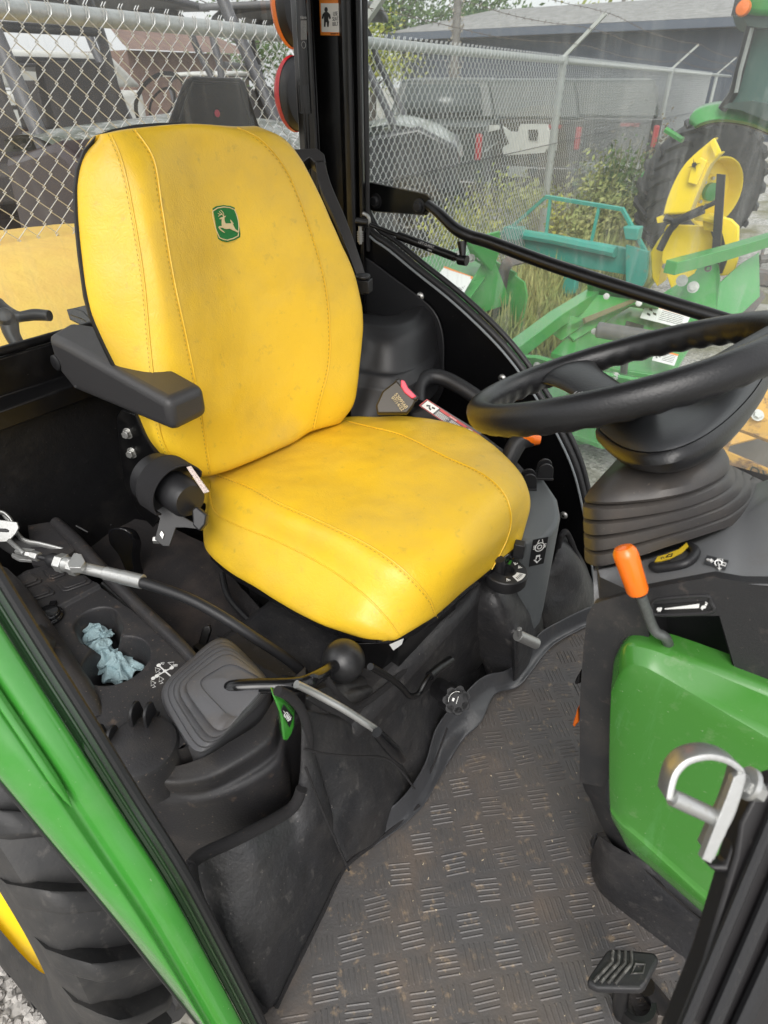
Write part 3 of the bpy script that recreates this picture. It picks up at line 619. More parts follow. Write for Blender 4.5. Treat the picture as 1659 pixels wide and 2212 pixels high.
flg = UY([(780, 560, 1.543), (810, 575, 1.543), (860, 610, 1.543), (905, 640, 1.543), (930, 670, 1.543), (942, 700, 1.543)])
def rowz(pts, z): return UZ([(x, y, z) for x, y in pts])
body = [rowz([(760, 700), (800, 712), (850, 716), (895, 700), (925, 668), (940, 640)], 1.268),
        rowz([(758, 725), (800, 740), (850, 744), (898, 728), (932, 700), (946, 665)], 1.245),
        rowz([(758, 790), (800, 800), (850, 804), (900, 788), (936, 755), (948, 720)], 1.185),
        rowz([(758, 797), (798, 808), (849, 812), (898, 796), (934, 762), (948, 728)], 1.180),
        rowz([(758, 825), (800, 835), (852, 838), (902, 822), (938, 790), (950, 750)], 1.155),
        rowz([(758, 832), (798, 842), (850, 845), (900, 829), (936, 797), (950, 757)], 1.148),
        rowz([(758, 900), (800, 905), (850, 900), (905, 880), (940, 850), (952, 820)], 1.08)]
g = MB(); 
inn = rowz([(760, 672), (800, 680), (845, 682), (880, 668), (903, 645), (910, 625)], 1.262); inn2 = [p + V((0, .0, -.035)) for p in rowz([(760, 660), (800, 668), (840, 668), (870, 655), (890, 635), (898, 615)], 1.262)]
mid2 = rowz([(760, 686), (800, 696), (848, 700), (890, 686), (916, 658), (925, 632)], 1.276)
back2 = [p.lerp(V((p.x, 1.54, 1.225)), 1) for p in inn2]
g.loft([back2, inn2, inn, mid2] + body, 40, 90); build('bin_body', g, M_blk, SB, sub=1)
# ---------------------------------------------------------------- door bar, bracket, gas strut, door glass
YD = 1.60
g = MB(); g.slab([U(x, y, 'Y', YD) for x, y in [(790, 398), (800, 393), (920, 418), (932, 428), (934, 450), (922, 466), (805, 458), (795, 450)]], .006); DB = build('door_bar_bracket', g, M_steel, T, bevel=.003)
for (x, y) in ((812, 434), (906, 446)):
    g = MB(); c = U(x, y, 'Y', YD - .002); g.lathe([(0, 0), (.020, 0), (.020, .003), (.013, .004), (.013, .010), (.010, .014), (0, .015)], c, (0, -1, 0)); build('bolt', g, M_blk, DB)
g = MB(); bar = UY([(925, 442, 1.59), (950, 462, 1.57), (985, 495, 1.55), (1020, 512, 1.54), (1060, 524, 1.54), (1200, 575, 1.54), (1400, 640, 1.54), (1600, 702, 1.54), (1700, 735, 1.54)])
g.tube(bar, [.012, .015, .016, .016, .016, .016, .016, .016, .016], 20, 60); DR = build('door_bar', g, M_steel, T)
g = MB(); a, b = UY([(785, 480, 1.5), (1000, 562, 1.52)]); c = a.lerp(b, .36); d = a.lerp(b, .93)
g.cyl(a, c, .0055); g.cyl(c, d, .011); g.cyl(d, b, .008); g.tube([b + V((-.012, 0, 0)), b + V((.012, 0, .0))], .013, 12); g.tube([b + V((0, 0, .0)), U(998, 522, 'Y', 1.53)], [.006, .013], 12)
g.cyl(a + V((-.02, 0, .0)), a + V((.02, 0, 0)), .012)
GS = build('gas_strut', g, M_steel, T)
g = MB(); 
t_ = (d - c).normalized(); nn = (CAM - c).normalized(); nn = (nn - t_ * nn.dot(t_)).normalized(); g.text('LIFT-O-MAT', .009, c.lerp(d, .52) + nn * .0112 + t_.cross(nn) * -.003, t_, nn.cross(t_), .0002); g.text('300N', .006, c.lerp(d, .6) + nn * .0108 - t_.cross(nn) * -.006, t_, nn.cross(t_), .0002)
build('strut_print', g, mat('print_grey', (.35, .35, .35), .6), GS)
g = MB().use(M_chrome); ac = U(785, 478, 'Y', 1.5); g.tube([ac + V((.0, 0, .02)), ac + V((.018, 0, .012)), ac + V((.018, 0, -.01))], .005, 8, 12)
for k in range(5): g.lathe([(.006, 0), (.009, 0), (.009, .003), (.006, .003)], ac + V((-.012, 0, -.03 - .006 * k)), (0, 0, 1), 16)
g.cyl(ac + V((-.012, 0, -.06)), ac + V((-.012, 0, -.01)), .005); build('strut_spring', g, M_chrome, GS)
def glass(name, tint=(.93, .97, .95), haze=.06, hz=(.75, .80, .78), dust=.25):
    m = bpy.data.materials.new(name); m.use_nodes = True; n, l = m.node_tree.nodes, m.node_tree.links
    for x in list(n): n.remove(x)
    out = n.new('ShaderNodeOutputMaterial'); tr = n.new('ShaderNodeBsdfTransparent'); tr.inputs[0].default_value = (*tint, 1)
    gl = n.new('ShaderNodeBsdfGlossy'); gl.inputs['Roughness'].default_value = .03; df = n.new('ShaderNodeBsdfDiffuse'); df.inputs[0].default_value = (*hz, 1)
    tl = n.new('ShaderNodeBsdfTranslucent'); tl.inputs[0].default_value = (*hz, 1); dt = n.new('ShaderNodeMixShader'); dt.inputs[0].default_value = .5; l.new(df.outputs[0], dt.inputs[1]); l.new(tl.outputs[0], dt.inputs[2])
    lw = n.new('ShaderNodeLayerWeight'); lw.inputs[0].default_value = .25; m1 = n.new('ShaderNodeMixShader'); mr = n.new('ShaderNodeMapRange'); mr.inputs[3].default_value = .03; mr.inputs[4].default_value = .5
    l.new(lw.outputs['Fresnel'], mr.inputs[0]); l.new(mr.outputs[0], m1.inputs[0]); l.new(tr.outputs[0], m1.inputs[1]); l.new(gl.outputs[0], m1.inputs[2])
    tc = n.new('ShaderNodeTexCoord')
    def nz(sc, st, lo, hi, a):
        mp = n.new('ShaderNodeMapping'); mp.inputs['Scale'].default_value = st; l.new(tc.outputs['Object'], mp.inputs[0])
        t = n.new('ShaderNodeTexNoise'); t.inputs['Scale'].default_value = sc; t.inputs['Detail'].default_value = 7; t.inputs['Roughness'].default_value = .65; l.new(mp.outputs[0], t.inputs[0])
        r = n.new('ShaderNodeMapRange'); r.inputs[1].default_value = lo; r.inputs[2].default_value = hi; r.inputs[3].default_value = 0; r.inputs[4].default_value = a; l.new(t.outputs[0], r.inputs[0]); return r.outputs[0]
    parts = [nz(40, (1, 1, .12), .52, .78, dust * .6), nz(300, (1, 1, 1), .66, .72, dust * 1.5), nz(3, (1, 1, 1), .35, .8, dust * .35)]; cur = parts[0]
    for p_ in parts[1:]:
        ad = n.new('ShaderNodeMath'); l.new(cur, ad.inputs[0]); l.new(p_, ad.inputs[1]); cur = ad.outputs[0]
    ad = n.new('ShaderNodeMath'); ad.inputs[1].default_value = haze; ad.use_clamp = True; l.new(cur, ad.inputs[0])
    m2 = n.new('ShaderNodeMixShader'); l.new(ad.outputs[0], m2.inputs[0]); l.new(m1.outputs[0], m2.inputs[1]); l.new(dt.outputs[0], m2.inputs[2]); l.new(m2.outputs[0], out.inputs[0]); return m
G_side = glass('side_glass', (.94, .98, .96), .055, (.92, .96, .94), .30); G_rear = glass('rear_glass', (.95, .97, .96), .03, (.75, .76, .76), .22)
g = MB(); gp = [V((p.x, 1.60, p.z - .01)) for p in A3]; g.add(gp + [V((.9, 1.60, gp[-1].z)), V((.9, 1.60, 2.35)), V((-1.22, 1.60, 2.35))], [tuple(range(len(gp) + 3))])
build('door_glass', g, G_side, T, solid=.0)
g = MB(); g.add([V((-1.36, -.3, 1.33)), V((-1.36, 1.46, 1.33)), V((-1.40, 1.46, 2.35)), V((-1.40, -.3, 2.35))], [(0, 1, 2, 3)]); build('rear_glass', g, G_rear, T)
# ---------------------------------------------------------------- rear left pillar with decal, strut and lamps
g = MB()
prof = [(-1.40, 1.40), (-1.40, 1.62), (-1.19, 1.62), (-1.19, 1.545), (-1.215, 1.545), (-1.215, 1.56), (-1.26, 1.56), (-1.275, 1.535), (-1.33, 1.52), (-1.345, 1.475), (-1.372, 1.47)]
pp_ = [(663, 1.54, 0), ]
def pz(px, Y): return U(px, 200, 'Y', Y)
pr = [pz(640, 1.56), pz(655, 1.55), pz(660, 1.50), pz(676, 1.50), pz(683, 1.54), pz(735, 1.54), pz(742, 1.52), pz(757, 1.52), pz(762, 1.555), pz(768, 1.555), pz(771, 1.53), pz(781, 1.53), pz(785, 1.56), pz(788, 1.64), pz(650, 1.68)]
g.prism([V((p.x, p.y, .9)) for p in pr], (0, 0, 1.6)); PL = build('cab_pillar', g, M_steel, T, bevel=.004, seg=2)
g = MB(); g.tube([V((pz(760, 1.53).x, 1.525, .9)), V((pz(760, 1.53).x, 1.525, 2.5))], .006, 8); g.tube([V((pz(783, 1.53).x, 1.545, 1.4)), V((pz(783, 1.53).x, 1.545, 2.5))], .007, 8); g.tube([V((pz(679, 1.5).x, 1.497, .9)), V((pz(679, 1.5).x, 1.497, 2.5))], .004, 8)
build('pillar_seal', g, M_blk, PL)
g = MB().use(M_decal_o); q = [U(x, y, 'Y', 1.536) for x, y in [(689, -30), (741, -30), (744, 77), (693, 76)]]; g.prism(q, (0, -.001, 0)); g.use(M_white)
g.prism([U(x, y, 'Y', 1.5345) for x, y in [(693, 7), (735, 7), (738, 70), (695, 69)]], (0, -.0005, 0)); g.use(M_ink)
dX = V((.93, 0, 0)); k = lambda x, y: U(x, y, 'Y', 1.5335)
for i, s_ in enumerate(('USE', 'SEAT', 'BELT')): g.text(s_, .0112, k(724.5, 30 + i * 11), (1, 0, 0), (0, 0, 1), .0002, .80)
g.text('LP0158757  B', .0042, k(722, 73), (1, 0, 0), (0, 0, 1), .0003)
def blob(L): g.prism([k(x, y) for x, y in L], (0, -.0004, 0))
g.lathe([(0, 0), (.0052, 0), (.0052, .0005), (0, .0005)], k(704.5, 21), (0, -1, 0), 16)
blob([(701, 26), (708, 26), (713, 31), (715, 40), (711, 41), (710, 34), (709, 42), (711, 47), (710, 58), (707, 58), (706, 48), (704, 48), (703, 58), (700, 58), (700, 42), (700, 34), (698, 41), (695, 40), (697, 31)])
build('seat_belt_decal', g, M_decal_o, PL)
g = MB().use(M_gloss); sx0 = UY([(652, -20, 1.43), (661, 245, 1.43), (662, 330, 1.43)])
g.tube([sx0[0] + V((0, 0, .2)), sx0[1]], .0135, 16); g.tube([sx0[1] + V((0, 0, .06)), sx0[1]], .0150, 16); g.tube([sx0[1], sx0[2] + V((0, 0, -.1))], .008, 12)
ST = build('window_strut', g, M_gloss, T)
g = MB(); sc_ = U(655, 95, 'Y', 1.4155); g.lathe([(.0060, 0), (.0068, 0), (.0068, .0004), (.0060, .0004)], U(656, 97, 'Y', 1.416), (0, -1, 0), 24)
for i in range(7): xx = 650 + i * 1.9; g.prism([U(a, b, 'Y', 1.4165) for a, b in ((xx, 44), (xx + .7, 44), (xx + 1, 86), (xx + .3, 86))], (0, -.0003, 0))
g.text('Nitro', .009, U(655, 38, 'Y', 1.4165), (1, 0, 0), (0, 0, 1), .0003); build('strut_print', g, mat('print_grey', (.35, .35, .35), .6), ST)
# ---------------------------------------------------------------- rear sill, window latch, marker lamps, emblem bracket
XR = -1.34
g = MB(); g.prism([V((XR, -.4, 1.33)), V((XR, -.4, 1.345)), V((XR - .05, -.4, 1.345)), V((XR - .05, -.4, 1.22)), V((XR + .04, -.4, 1.22)), V((XR + .04, -.4, 1.26)), V((XR, -.4, 1.27))], (0, 2.0, 0))
g.tube([V((XR - .01, -.4, 1.355)), V((XR - .01, 1.5, 1.355))], .010, 10); SL = build('rear_sill', g, M_steel, T, bevel=.003)
g = MB(); g.box((XR - .02, .55, 1.08), (.03, 1.9, .34)); 
g.box((-.87, .92, .60), (.95, 1.3, .02)); g.box((-1.335, .85, .86), (.02, 1.6, .72)); build('rear_wall', g, mat('rear_leather', (.008, .008, .009), .42, bump=[(6, .5, 'noise', .012), (200, .4, 'noise', .0015)], dirt=[((.05, .045, .04), 9, .5, .75, .4), ((.25, .22, .2), 190, .67, .71, .5)]), T, bevel=.01)
g = MB()
def rs(L, n=20): return crom([UD(x, y, t) for x, y, t in L], n)
g.tube([UD(x, y, 1.36) for x, y in [(-10, 665), (10, 675), (40, 684), (75, 680), (108, 682)]], [.030, .020, .013, .015, .014], 14, 30, flat=.8)
g.tube([UD(x, y, 1.36) for x, y in [(18, 690), (25, 720), (40, 750), (47, 785)]], [.020, .016, .014, .017], 14, 24)
g.lathe([(0, 0), (.019, 0), (.019, .030), (.014, .040), (0, .044)], UD(20, 692, 1.37), -FW + RT * .3, 20)
g.slab([UD(x, y, 1.38) for x, y in [(22, 785), (30, 775), (46, 784), (52, 815), (30, 815)]], .01)
build('window_latch', g, M_blk, T, bevel=.001)
def lamp(c, lens, h):
    g = MB(); ax = V((-1, -.12, 0)).normalized(); g.lathe([(0, .0), (.055, .0), (.085, .012), (.095, .03), (.097, .04)], c, ax, 40, ref=(0, 0, 1), sx=h)
    L = build('marker_lamp', g, M_blk, T); g = MB(); g.lathe([(.099, .036), (.101, .048), (.090, .062), (.05, .072), (0, .075)], c, ax, 40, ref=(0, 0, 1), sx=h); build('lamp_lens', g, lens, L)
lamp(UD(655, 12, 2.02), M_orlens, 1.12); lamp(UD(662, 205, 2.06), M_redlens, 1.05)
g = MB(); P_ = [U(x, y, 'X', -1.62) for x, y in [(360, 285), (395, 190), (405, 172), (418, 165), (520, 168), (530, 175), (570, 300)]]; g.prism(P_, (-.012, 0, 0)); BK = build('emblem_bracket', g, M_panel, T, bevel=.006, seg=3)
g = MB(); P_ = [U(x, y, 'X', -1.618) for x, y in [(380, 285), (408, 200), (418, 177), (516, 180), (548, 290)]]; g.tube(P_, .003, 8); g.use(M_panel); g.slab([U(x, y, 'X', -1.617) for x, y in [(447, 244), (490, 244), (490, 246), (447, 246)]], .003); g.use(M_pink); g.lathe([(0, 0), (.009, 0), (.009, .002), (0, .002)], U(469, 245, 'X', -1.614), (1, 0, 0), 16)
build('bracket_rib', g, M_panel, BK)
# seat back side lining flap seen under the armrest
patch('side_curtain', [UY([(0, 845, .62), (60, 1000, .62), (90, 1150, .60)]), UY([(120, 810, .8), (150, 950, .75), (170, 1110, .70)]), UY([(230, 880, .85), (250, 1000, .80), (260, 1150, .75)])], 24, 24, .02, seed=8, parent=T)

def cur(L, d): return [UD(x, y, d) for x, y in L]
for L, d in (([(172, 882), (180, 930), (192, 985), (207, 1040), (224, 1100), (240, 1135)], 1.60), ([(255, 880), (215, 878), (172, 884)], 1.60), ([(0, 985), (18, 998), (40, 1010), (62, 1024)], 1.62), ([(52, 1012), (72, 1006), (96, 1012), (116, 1030), (128, 1048)], 1.60), ([(118, 1085), (150, 1062), (182, 1052)], 1.58), ([(0, 1112), (40, 1100), (80, 1098), (118, 1108), (150, 1128), (190, 1150)], 1.52)):
    g = MB(); g.tube(cur(L, d), .0035, 8, 40); build('curtain_fold', g, mat('curtain_leather', (.005, .005, .006), .38), T)
# ---------------------------------------------------------------- right console: height field with cup holder, pads, socket
CZ = .978
def cxy(x, y): p = U(x, y, 'Z', CZ); return (p.x, p.y)
cup1 = cxy(207, 1342); cup2 = cxy(250, 1425)
pads = [(cxy(x, y), w_, h_) for x, y, w_, h_ in ((95, 1362 - 22, .030, .020), (150, 1392 - 30, .030, .020))]
def seg_d(p, a, b):
    ab = (b[0] - a[0], b[1] - a[1]); t = max(0, min(1, ((p[0] - a[0]) * ab[0] + (p[1] - a[1]) * ab[1]) / (ab[0] ** 2 + ab[1] ** 2)))
    return math.hypot(p[0] - a[0] - t * ab[0], p[1] - a[1] - t * ab[1])
def sst(a, b, x): t = max(0, min(1, (x - a) / (b - a))); return t * t * (3 - 2 * t)
padc = [cxy(94, 1348), cxy(155, 1340 - 22), cxy(145, 1378), cxy(210, 1346)]
padc = [cxy(60, 1258), cxy(118, 1241), cxy(90, 1286), cxy(163, 1262)]; LA = cxy(222, 1268); LBp = cxy(140, 1312); LDn = cxy(60, 1257)
ledge = [cxy(370, 1320), cxy(300, 1365), cxy(268, 1385), cxy(262, 1410)]
def ch(x, y):
    p = (x, y); z = 0
    d1 = seg_d(p, cup1, ((cup1[0] * .75 + cup2[0] * .25), cup1[1] * .75 + cup2[1] * .25)) - .034; d2 = math.hypot(x - cup2[0], y - cup2[1]) - .052
    d = min(d1, d2); k = .02; h_ = max(k - abs(d1 - d2), 0) / k; d -= h_ * h_ * k * .25
    z -= .075 * (1 - sst(-.012, .006, d)); z += .0
    for c in ():
        ax, ay = .014, .026; c45 = cos(RD(8)); s45 = sin(RD(8)); u_ = (x - c[0]) * c45 + (y - c[1]) * s45; v_ = -(x - c[0]) * s45 + (y - c[1]) * c45
        dd = max(abs(u_) - ax, abs(v_) - ay); z += .005 * (1 - sst(0, .003, dd)) - .004 * (1 - sst(-.005, -.0035, dd)) + .005 * (1 - sst(-.008, -.0065, dd))
    nl = (-(LBp[1] - LA[1]), LBp[0] - LA[0]); ll = math.hypot(*nl); sg = 1 if (LDn[0] - LA[0]) * nl[0] + (LDn[1] - LA[1]) * nl[1] > 0 else -1
    z += .009 * sst(-.002, .003, sg * ((x - LA[0]) * nl[0] + (y - LA[1]) * nl[1]) / ll)
    return z
OUT = [(22, 1262), (60, 1245), (120, 1232), (200, 1240), (300, 1255), (312, 1262), (395, 1310), (445, 1425), (470, 1500), (430, 1560), (380, 1580), (335, 1550), (300, 1560), (240, 1590), (205, 1560), (170, 1500), (130, 1430), (80, 1350), (40, 1295)]
OUT = [(10, 1270), (60, 1240), (110, 1225), (215, 1268), (300, 1330), (370, 1378), (440, 1425), (470, 1500), (440, 1580), (380, 1620), (300, 1600), (235, 1600), (195, 1560), (150, 1490), (105, 1420), (50, 1335)]
op = [cxy(*p) for p in OUT]
def inside(x, y):
    c = False; j = len(op) - 1
    for i in range(len(op)):
        if (op[i][1] > y) != (op[j][1] > y) and x < (op[j][0] - op[i][0]) * (y - op[i][1]) / (op[j][1] - op[i][1]) + op[i][0]: c = not c
        j = i
    return c
x0, x1 = min(p[0] for p in op), max(p[0] for p in op); y0, y1 = min(p[1] for p in op), max(p[1] for p in op); st_ = .0016
nx_, ny_ = int((x1 - x0) / st_) + 2, int((y1 - y0) / st_) + 2; g = MB(); idx = {}
for i in range(nx_):
    for j in range(ny_):
        x, y = x0 + i * st_, y0 + j * st_
        idx[i, j] = len(g.v); g.v.append(V((x, y, CZ + ch(x, y))))
for i in range(nx_ - 1):
    for j in range(ny_ - 1):
        if inside(x0 + (i + .5) * st_, y0 + (j + .5) * st_): g.f.append((idx[i, j], idx[i + 1, j], idx[i + 1, j + 1], idx[i, j + 1])); g.m.append(0)
bm = bmesh.new()
used = sorted({k for f in g.f for k in f}); mp_ = {k: i for i, k in enumerate(used)}
g.v = [g.v[k] for k in used]; g.f = [tuple(mp_[k] for k in f) for f in g.f]
CON = build('right_console', g, M_con, T, ang=60)
g = MB(); sk_ = crom([V((x, y, CZ)) for x, y in op], 120, True); g.grid([sk_, [p + V((0, 0, -.003)) for p in sk_], [p + V((0, 0, -.09)) for p in sk_]], closed=True); build('console_skirt', g, M_con, CON)
g = MB(); rl = UZ([(120, 1128, 1.0), (160, 1165, 1.0), (215, 1225, 1.0), (300, 1310, .985), (380, 1385, .982), (432, 1440, .98)]); g.tube(rl, [.012, .014, .013, .012, .012, .010], 14, 60); g.slab(UZ([(60, 1135, .995), (125, 1125, .995), (180, 1175, .995), (110, 1225, .985), (70, 1220, .985)]), .02)
g.tube(UZ([(-5, 1245, 1.0), (35, 1290, 1.0), (75, 1350, .995), (110, 1410, .99), (145, 1465, .985), (185, 1520, .975), (205, 1560, .965)]), [.022, .024, .024, .025, .027, .026, .018], 16, 60)
build('console_trim', g, M_con, CON)
for L in ([(20, 1257), (67, 1238), (96, 1257), (39, 1279)], [(90, 1233), (121, 1223), (145, 1242), (111, 1255)], [(41, 1281), (98, 1265), (123, 1283), (59, 1305)], [(119, 1262), (182, 1244), (202, 1259), (138, 1282)]):
    P_ = [U(x, y, 'Z', CZ + .0085) for x, y in L]; c = sum(P_, V((0, 0, 0))) / 4; Pr = crom([c + (p - c) * .98 for p in P_], 4, True)
    g = MB(); g.prism([p.lerp(q_, k_) for p, q_ in zip(P_, P_[1:] + P_[:1]) for k_ in (.12, .88)], (0, 0, .0045)); pd_ = build('switch_blank', g, M_con, T, bevel=.0014, seg=2)
    g = MB(); g.prism([c + (p.lerp(q_, k_) - c) * .76 + V((0, 0, .0045)) for p, q_ in zip(P_, P_[1:] + P_[:1]) for k_ in (.12, .88)], (0, 0, .003)); build('blank_centre', g, M_con, pd_, bevel=.001)
g = MB(); so = U(104, 1323, 'Z', CZ + .018); so = U(105, 1325, 'Z', CZ + .012); g.lathe([(0, -.016), (.024, -.016), (.0245, -.004), (.021, -.002), (.0195, .004), (.017, .006), (0, .007)], so, (.1, 0, 1), 36); g.box(so + V((-.016, .018, .001)), (.014, .012, .006), (.7, -.7, 0)); build('power_socket', g, M_gloss, CON, bevel=.0008)
g = MB(); build_lug = lug
lug(U(316, 1558, 'Z', CZ + .004), (-.5, .85, 0), 1.0); hl = build('hinge_lug', g, M_blk, CON, bevel=.001)
g = MB(); lug(U(238, 1606, 'Z', CZ - .01), (-.5, .85, 0), .95); build('hinge_lug', g, M_blk, CON, bevel=.001)
g = MB().use(M_white)
def cw(x, y): return U(x * .3906, 1026 + y * .3906, 'Z', CZ + .0008)
cpt = cw(912, 1085); ends = [cw(878, 1053), cw(950, 1067), cw(868, 1112), cw(943, 1112)]
for e_ in ends: g.box((cpt + e_) / 2, ((cpt - e_).length, .0022, .0006), e_ - cpt)
for e_ in ends[:3] + [cw(848, 1125)]: g.lathe([(0, 0), (.0036, 0), (.0036, .0007), (0, .0007)], e_, (0, 0, 1), 20)
g.lathe([(0, 0), (.003, 0), (.003, .0009), (0, .0009)], cpt, (0, 0, 1), 20)
for x, y, an in ((873, 1076, .3), (950, 1040, .8), (848, 1150, .2), (893, 1128, .1)):
    c = cw(x, y); X = V((cos(an - .9), sin(an - .9), 0)); Y = V((-X.y, X.x, 0)); P_ = [c + X * a + Y * b for a, b in ((-.006, -.004), (.006, -.003), (.001, .004))]; g.tube(P_, .0006, 4, closed=True); g.tube([c + X * .006 + Y * .001, c + X * .009 + Y * .004, c + X * .010 + Y * -.001], .0005, 4)
g.text('XI', .0075, cw(897, 1043), RT, V((RT.y * -1, RT.x, 0)), .0003); g.text('XII', .0075, cw(968, 1055), RT, V((-RT.y, RT.x, 0)), .0003)
build('shift_pattern_decal', g, M_white, CON)
# ---------------------------------------------------------------- crumpled blue paper towels in the cup holder
def rag(name, c, R_, seed, lab):
    g = MB(); random.seed(seed); n = 44; rows = []
    for i in range(n):
        r_ = []
        for j in range(n):
            u_, v_ = i / (n - 1) - .5, j / (n - 1) - .5; rad = math.hypot(u_, v_); a = math.atan2(v_, u_)
            q = V((u_ * 3.2 + seed, v_ * 3.2, seed * .3)); f1 = noise.noise(q); f2 = noise.noise(q * 2.1 + V((5, 1, 0)))
            crease = (1 - abs(f1) * 1.8) * .30 + (1 - abs(f2) * 2.0) * .07
            h = crease + .55 * math.exp(-(rad * 2.3) ** 2) + .10 * sin(a * 4 + seed) * rad
            r_.append(V(c) + V((u_ * R_ * 1.75 + noise.noise(q * 1.3 + V((9, 0, 0))) * R_ * .45, v_ * R_ * 1.6 + noise.noise(q * 1.3 + V((0, 9, 0))) * R_ * .45, R_ * (h * .95 - rad * .55))))
        rows.append(r_)
    g.grid(rows); o = build(name, g, M_blue, None, solid=.0012, ang=50, sub=1); tag(o, lab, 'paper towel', 'paper towels in the cup holder'); return o
cz_ = CZ - .040
def rg(x, y, dz=0): p = U(x, y, 'Z', cz_ + dz); return p
rag('paper_towel', rg(204, 1372, -.002), .030, 3, 'crumpled blue paper towel standing up in the narrow rear end of the black cup holder')
rag('paper_towel', rg(220, 1416, .0), .036, 11, 'crumpled greyish blue paper towel in the middle of the cup holder, between the two others')
rag('paper_towel', rg(258, 1444, -.008), .040, 21, 'creased light blue paper towel filling the wide front end of the cup holder')
# ---------------------------------------------------------------- joystick pod, boot, lever
pod = [ [(600, 1500, .965), (560, 1560, .965), (500, 1600, .965), (430, 1640, .96), (350, 1655, .96)],
        [(604, 1530, .962), (580, 1580, .962), (505, 1640, .96), (430, 1672, .955), (350, 1672, .955)],
        [(608, 1545, .955), (585, 1600, .955), (505, 1658, .952), (430, 1690, .948), (345, 1690, .95)],
        [(612, 1575, .925), (588, 1630, .92), (508, 1682, .92), (430, 1712, .918), (345, 1706, .925)],
        [(618, 1590, .918), (596, 1645, .915), (514, 1700, .912), (425, 1728, .91), (325, 1712, .915)],
        [(624, 1610, .90), (606, 1662, .895), (520, 1722, .89), (420, 1748, .89), (300, 1735, .89)],
        [(632, 1700, .81), (622, 1735, .80), (530, 1800, .79), (420, 1830, .785), (320, 1800, .80)],
        [(640, 1745, .755), (630, 1765, .745), (535, 1832, .73), (415, 1872, .72), (340, 1840, .74)] ]
g = MB(); g.loft([UZ([(660, c[0][1] - 60, c[0][2])] + c + [(250, c[-1][1] - 40, c[-1][2])]) for c in pod], 60, 70); POD = build('joystick_pod', g, M_con, T, sub=1, ang=50)
g = MB(); cc_ = U(308, 1628, 'Z', .965); g.lathe([(0, .024), (.046, .024), (.053, .021), (.056, .014), (.057, -.05), (0, -.05)], cc_, (0, 0, 1), 48); build('pod_cap', g, M_con, POD)
g = MB(); 
QB = [(335, 1492), (480, 1362), (600, 1486), (424, 1648)]; QT = [(424, 1473), (497, 1430), (574, 1470), (508, 1560)]
def bq(Q_, u_, v_): return tuple(Q_[0][k] * (1 - u_) * (1 - v_) + Q_[1][k] * u_ * (1 - v_) + Q_[2][k] * u_ * v_ + Q_[3][k] * (1 - u_) * v_ for k in (0, 1))
rings = []
for t, h in ((0, -.035), (0, -.012), (-.015, 0), (-.015, .03), (.03, .10), (.03, .20), (.05, .24), (.15, .27), (.175, .25), (.16, .32), (.16, .42), (.19, .46), (.29, .49), (.315, .47), (.30, .55), (.30, .64), (.33, .68), (.43, .69), (.455, .67), (.44, .74), (.44, .80), (.47, .83), (.61, .84), (.635, .82), (.62, .88), (.62, .94), (.66, .97), (.98, 1.0), (1.0, .965), (1.04, .97), (1.3, 1.0), (1.6, 1.03)):
    r_ = []
    for k in range(64):
        a_ = 2 * pi * k / 64; c, s_ = cos(a_), sin(a_); pw_ = 5.; rr = (abs(c) ** pw_ + abs(s_) ** pw_) ** (-1 / pw_); u_, v_ = .5 + .5 * c * rr, .5 + .5 * s_ * rr
        pb, pt_ = bq(QB, u_, v_), bq(QT, u_, v_); x = pb[0] + (pt_[0] - pb[0]) * t; y = pb[1] + (pt_[1] - pb[1]) * t; zb_ = .985 - .02 * v_
        r_.append(U(x, y, 'Z', zb_ + (1.055 - zb_) * h) if h >= 0 else U(x, y, 'Z', zb_) + V((0, 0, h * 1.2)))
    rings.append(r_)
g.grid(rings, closed=True); g.f.append(tuple(range(len(g.v) - 64, len(g.v)))); g.m.append(0)
build('joystick_boot', g, M_rubber, POD, ang=55)
g = MB(); kc = U(742, 1428, 'X', -.43); jt = UD(495, 1488, 1.095 if False else (U(495, 1488, 'Z', 1.05) - CAM).dot(FW)); j1 = UD(590, 1481, (jt - CAM).dot(FW) - .005); j2 = UD(655, 1479, (jt - CAM).dot(FW) + .01); j3 = UD(690, 1458, 1.09)
kc = UD(742, 1427, 1.09); dj = (jt - CAM).dot(FW)
g.tube([UD(484, 1500, dj + .03), UD(492, 1491, dj + .01), UD(506, 1485, dj), UD(560, 1482, dj), UD(610, 1481, dj), UD(652, 1477, dj + .01), UD(682, 1464, dj + .03), UD(735, 1430, 1.09)], [.0115, .0115, .0115, .0112, .0112, .0112, .0112, .011], 18, 80); JL = build('joystick_lever', g, M_gloss, T)
g = MB(); g.sphere(kc, .0375, 40); build('joystick_knob', g, mat('knob_black', (.02, .02, .021), .36, bump=(300, .25, 'noise', .001)), JL)
g = MB(); g.slab([UD(x, y, 1.2) for x, y in [(425, 1400), (438, 1355), (452, 1350), (456, 1362), (440, 1412)]], .01); g.box(UD(438, 1404, 1.2), (.03, .02, .02)); build('lock_tab', g, M_steel, POD, bevel=.002)
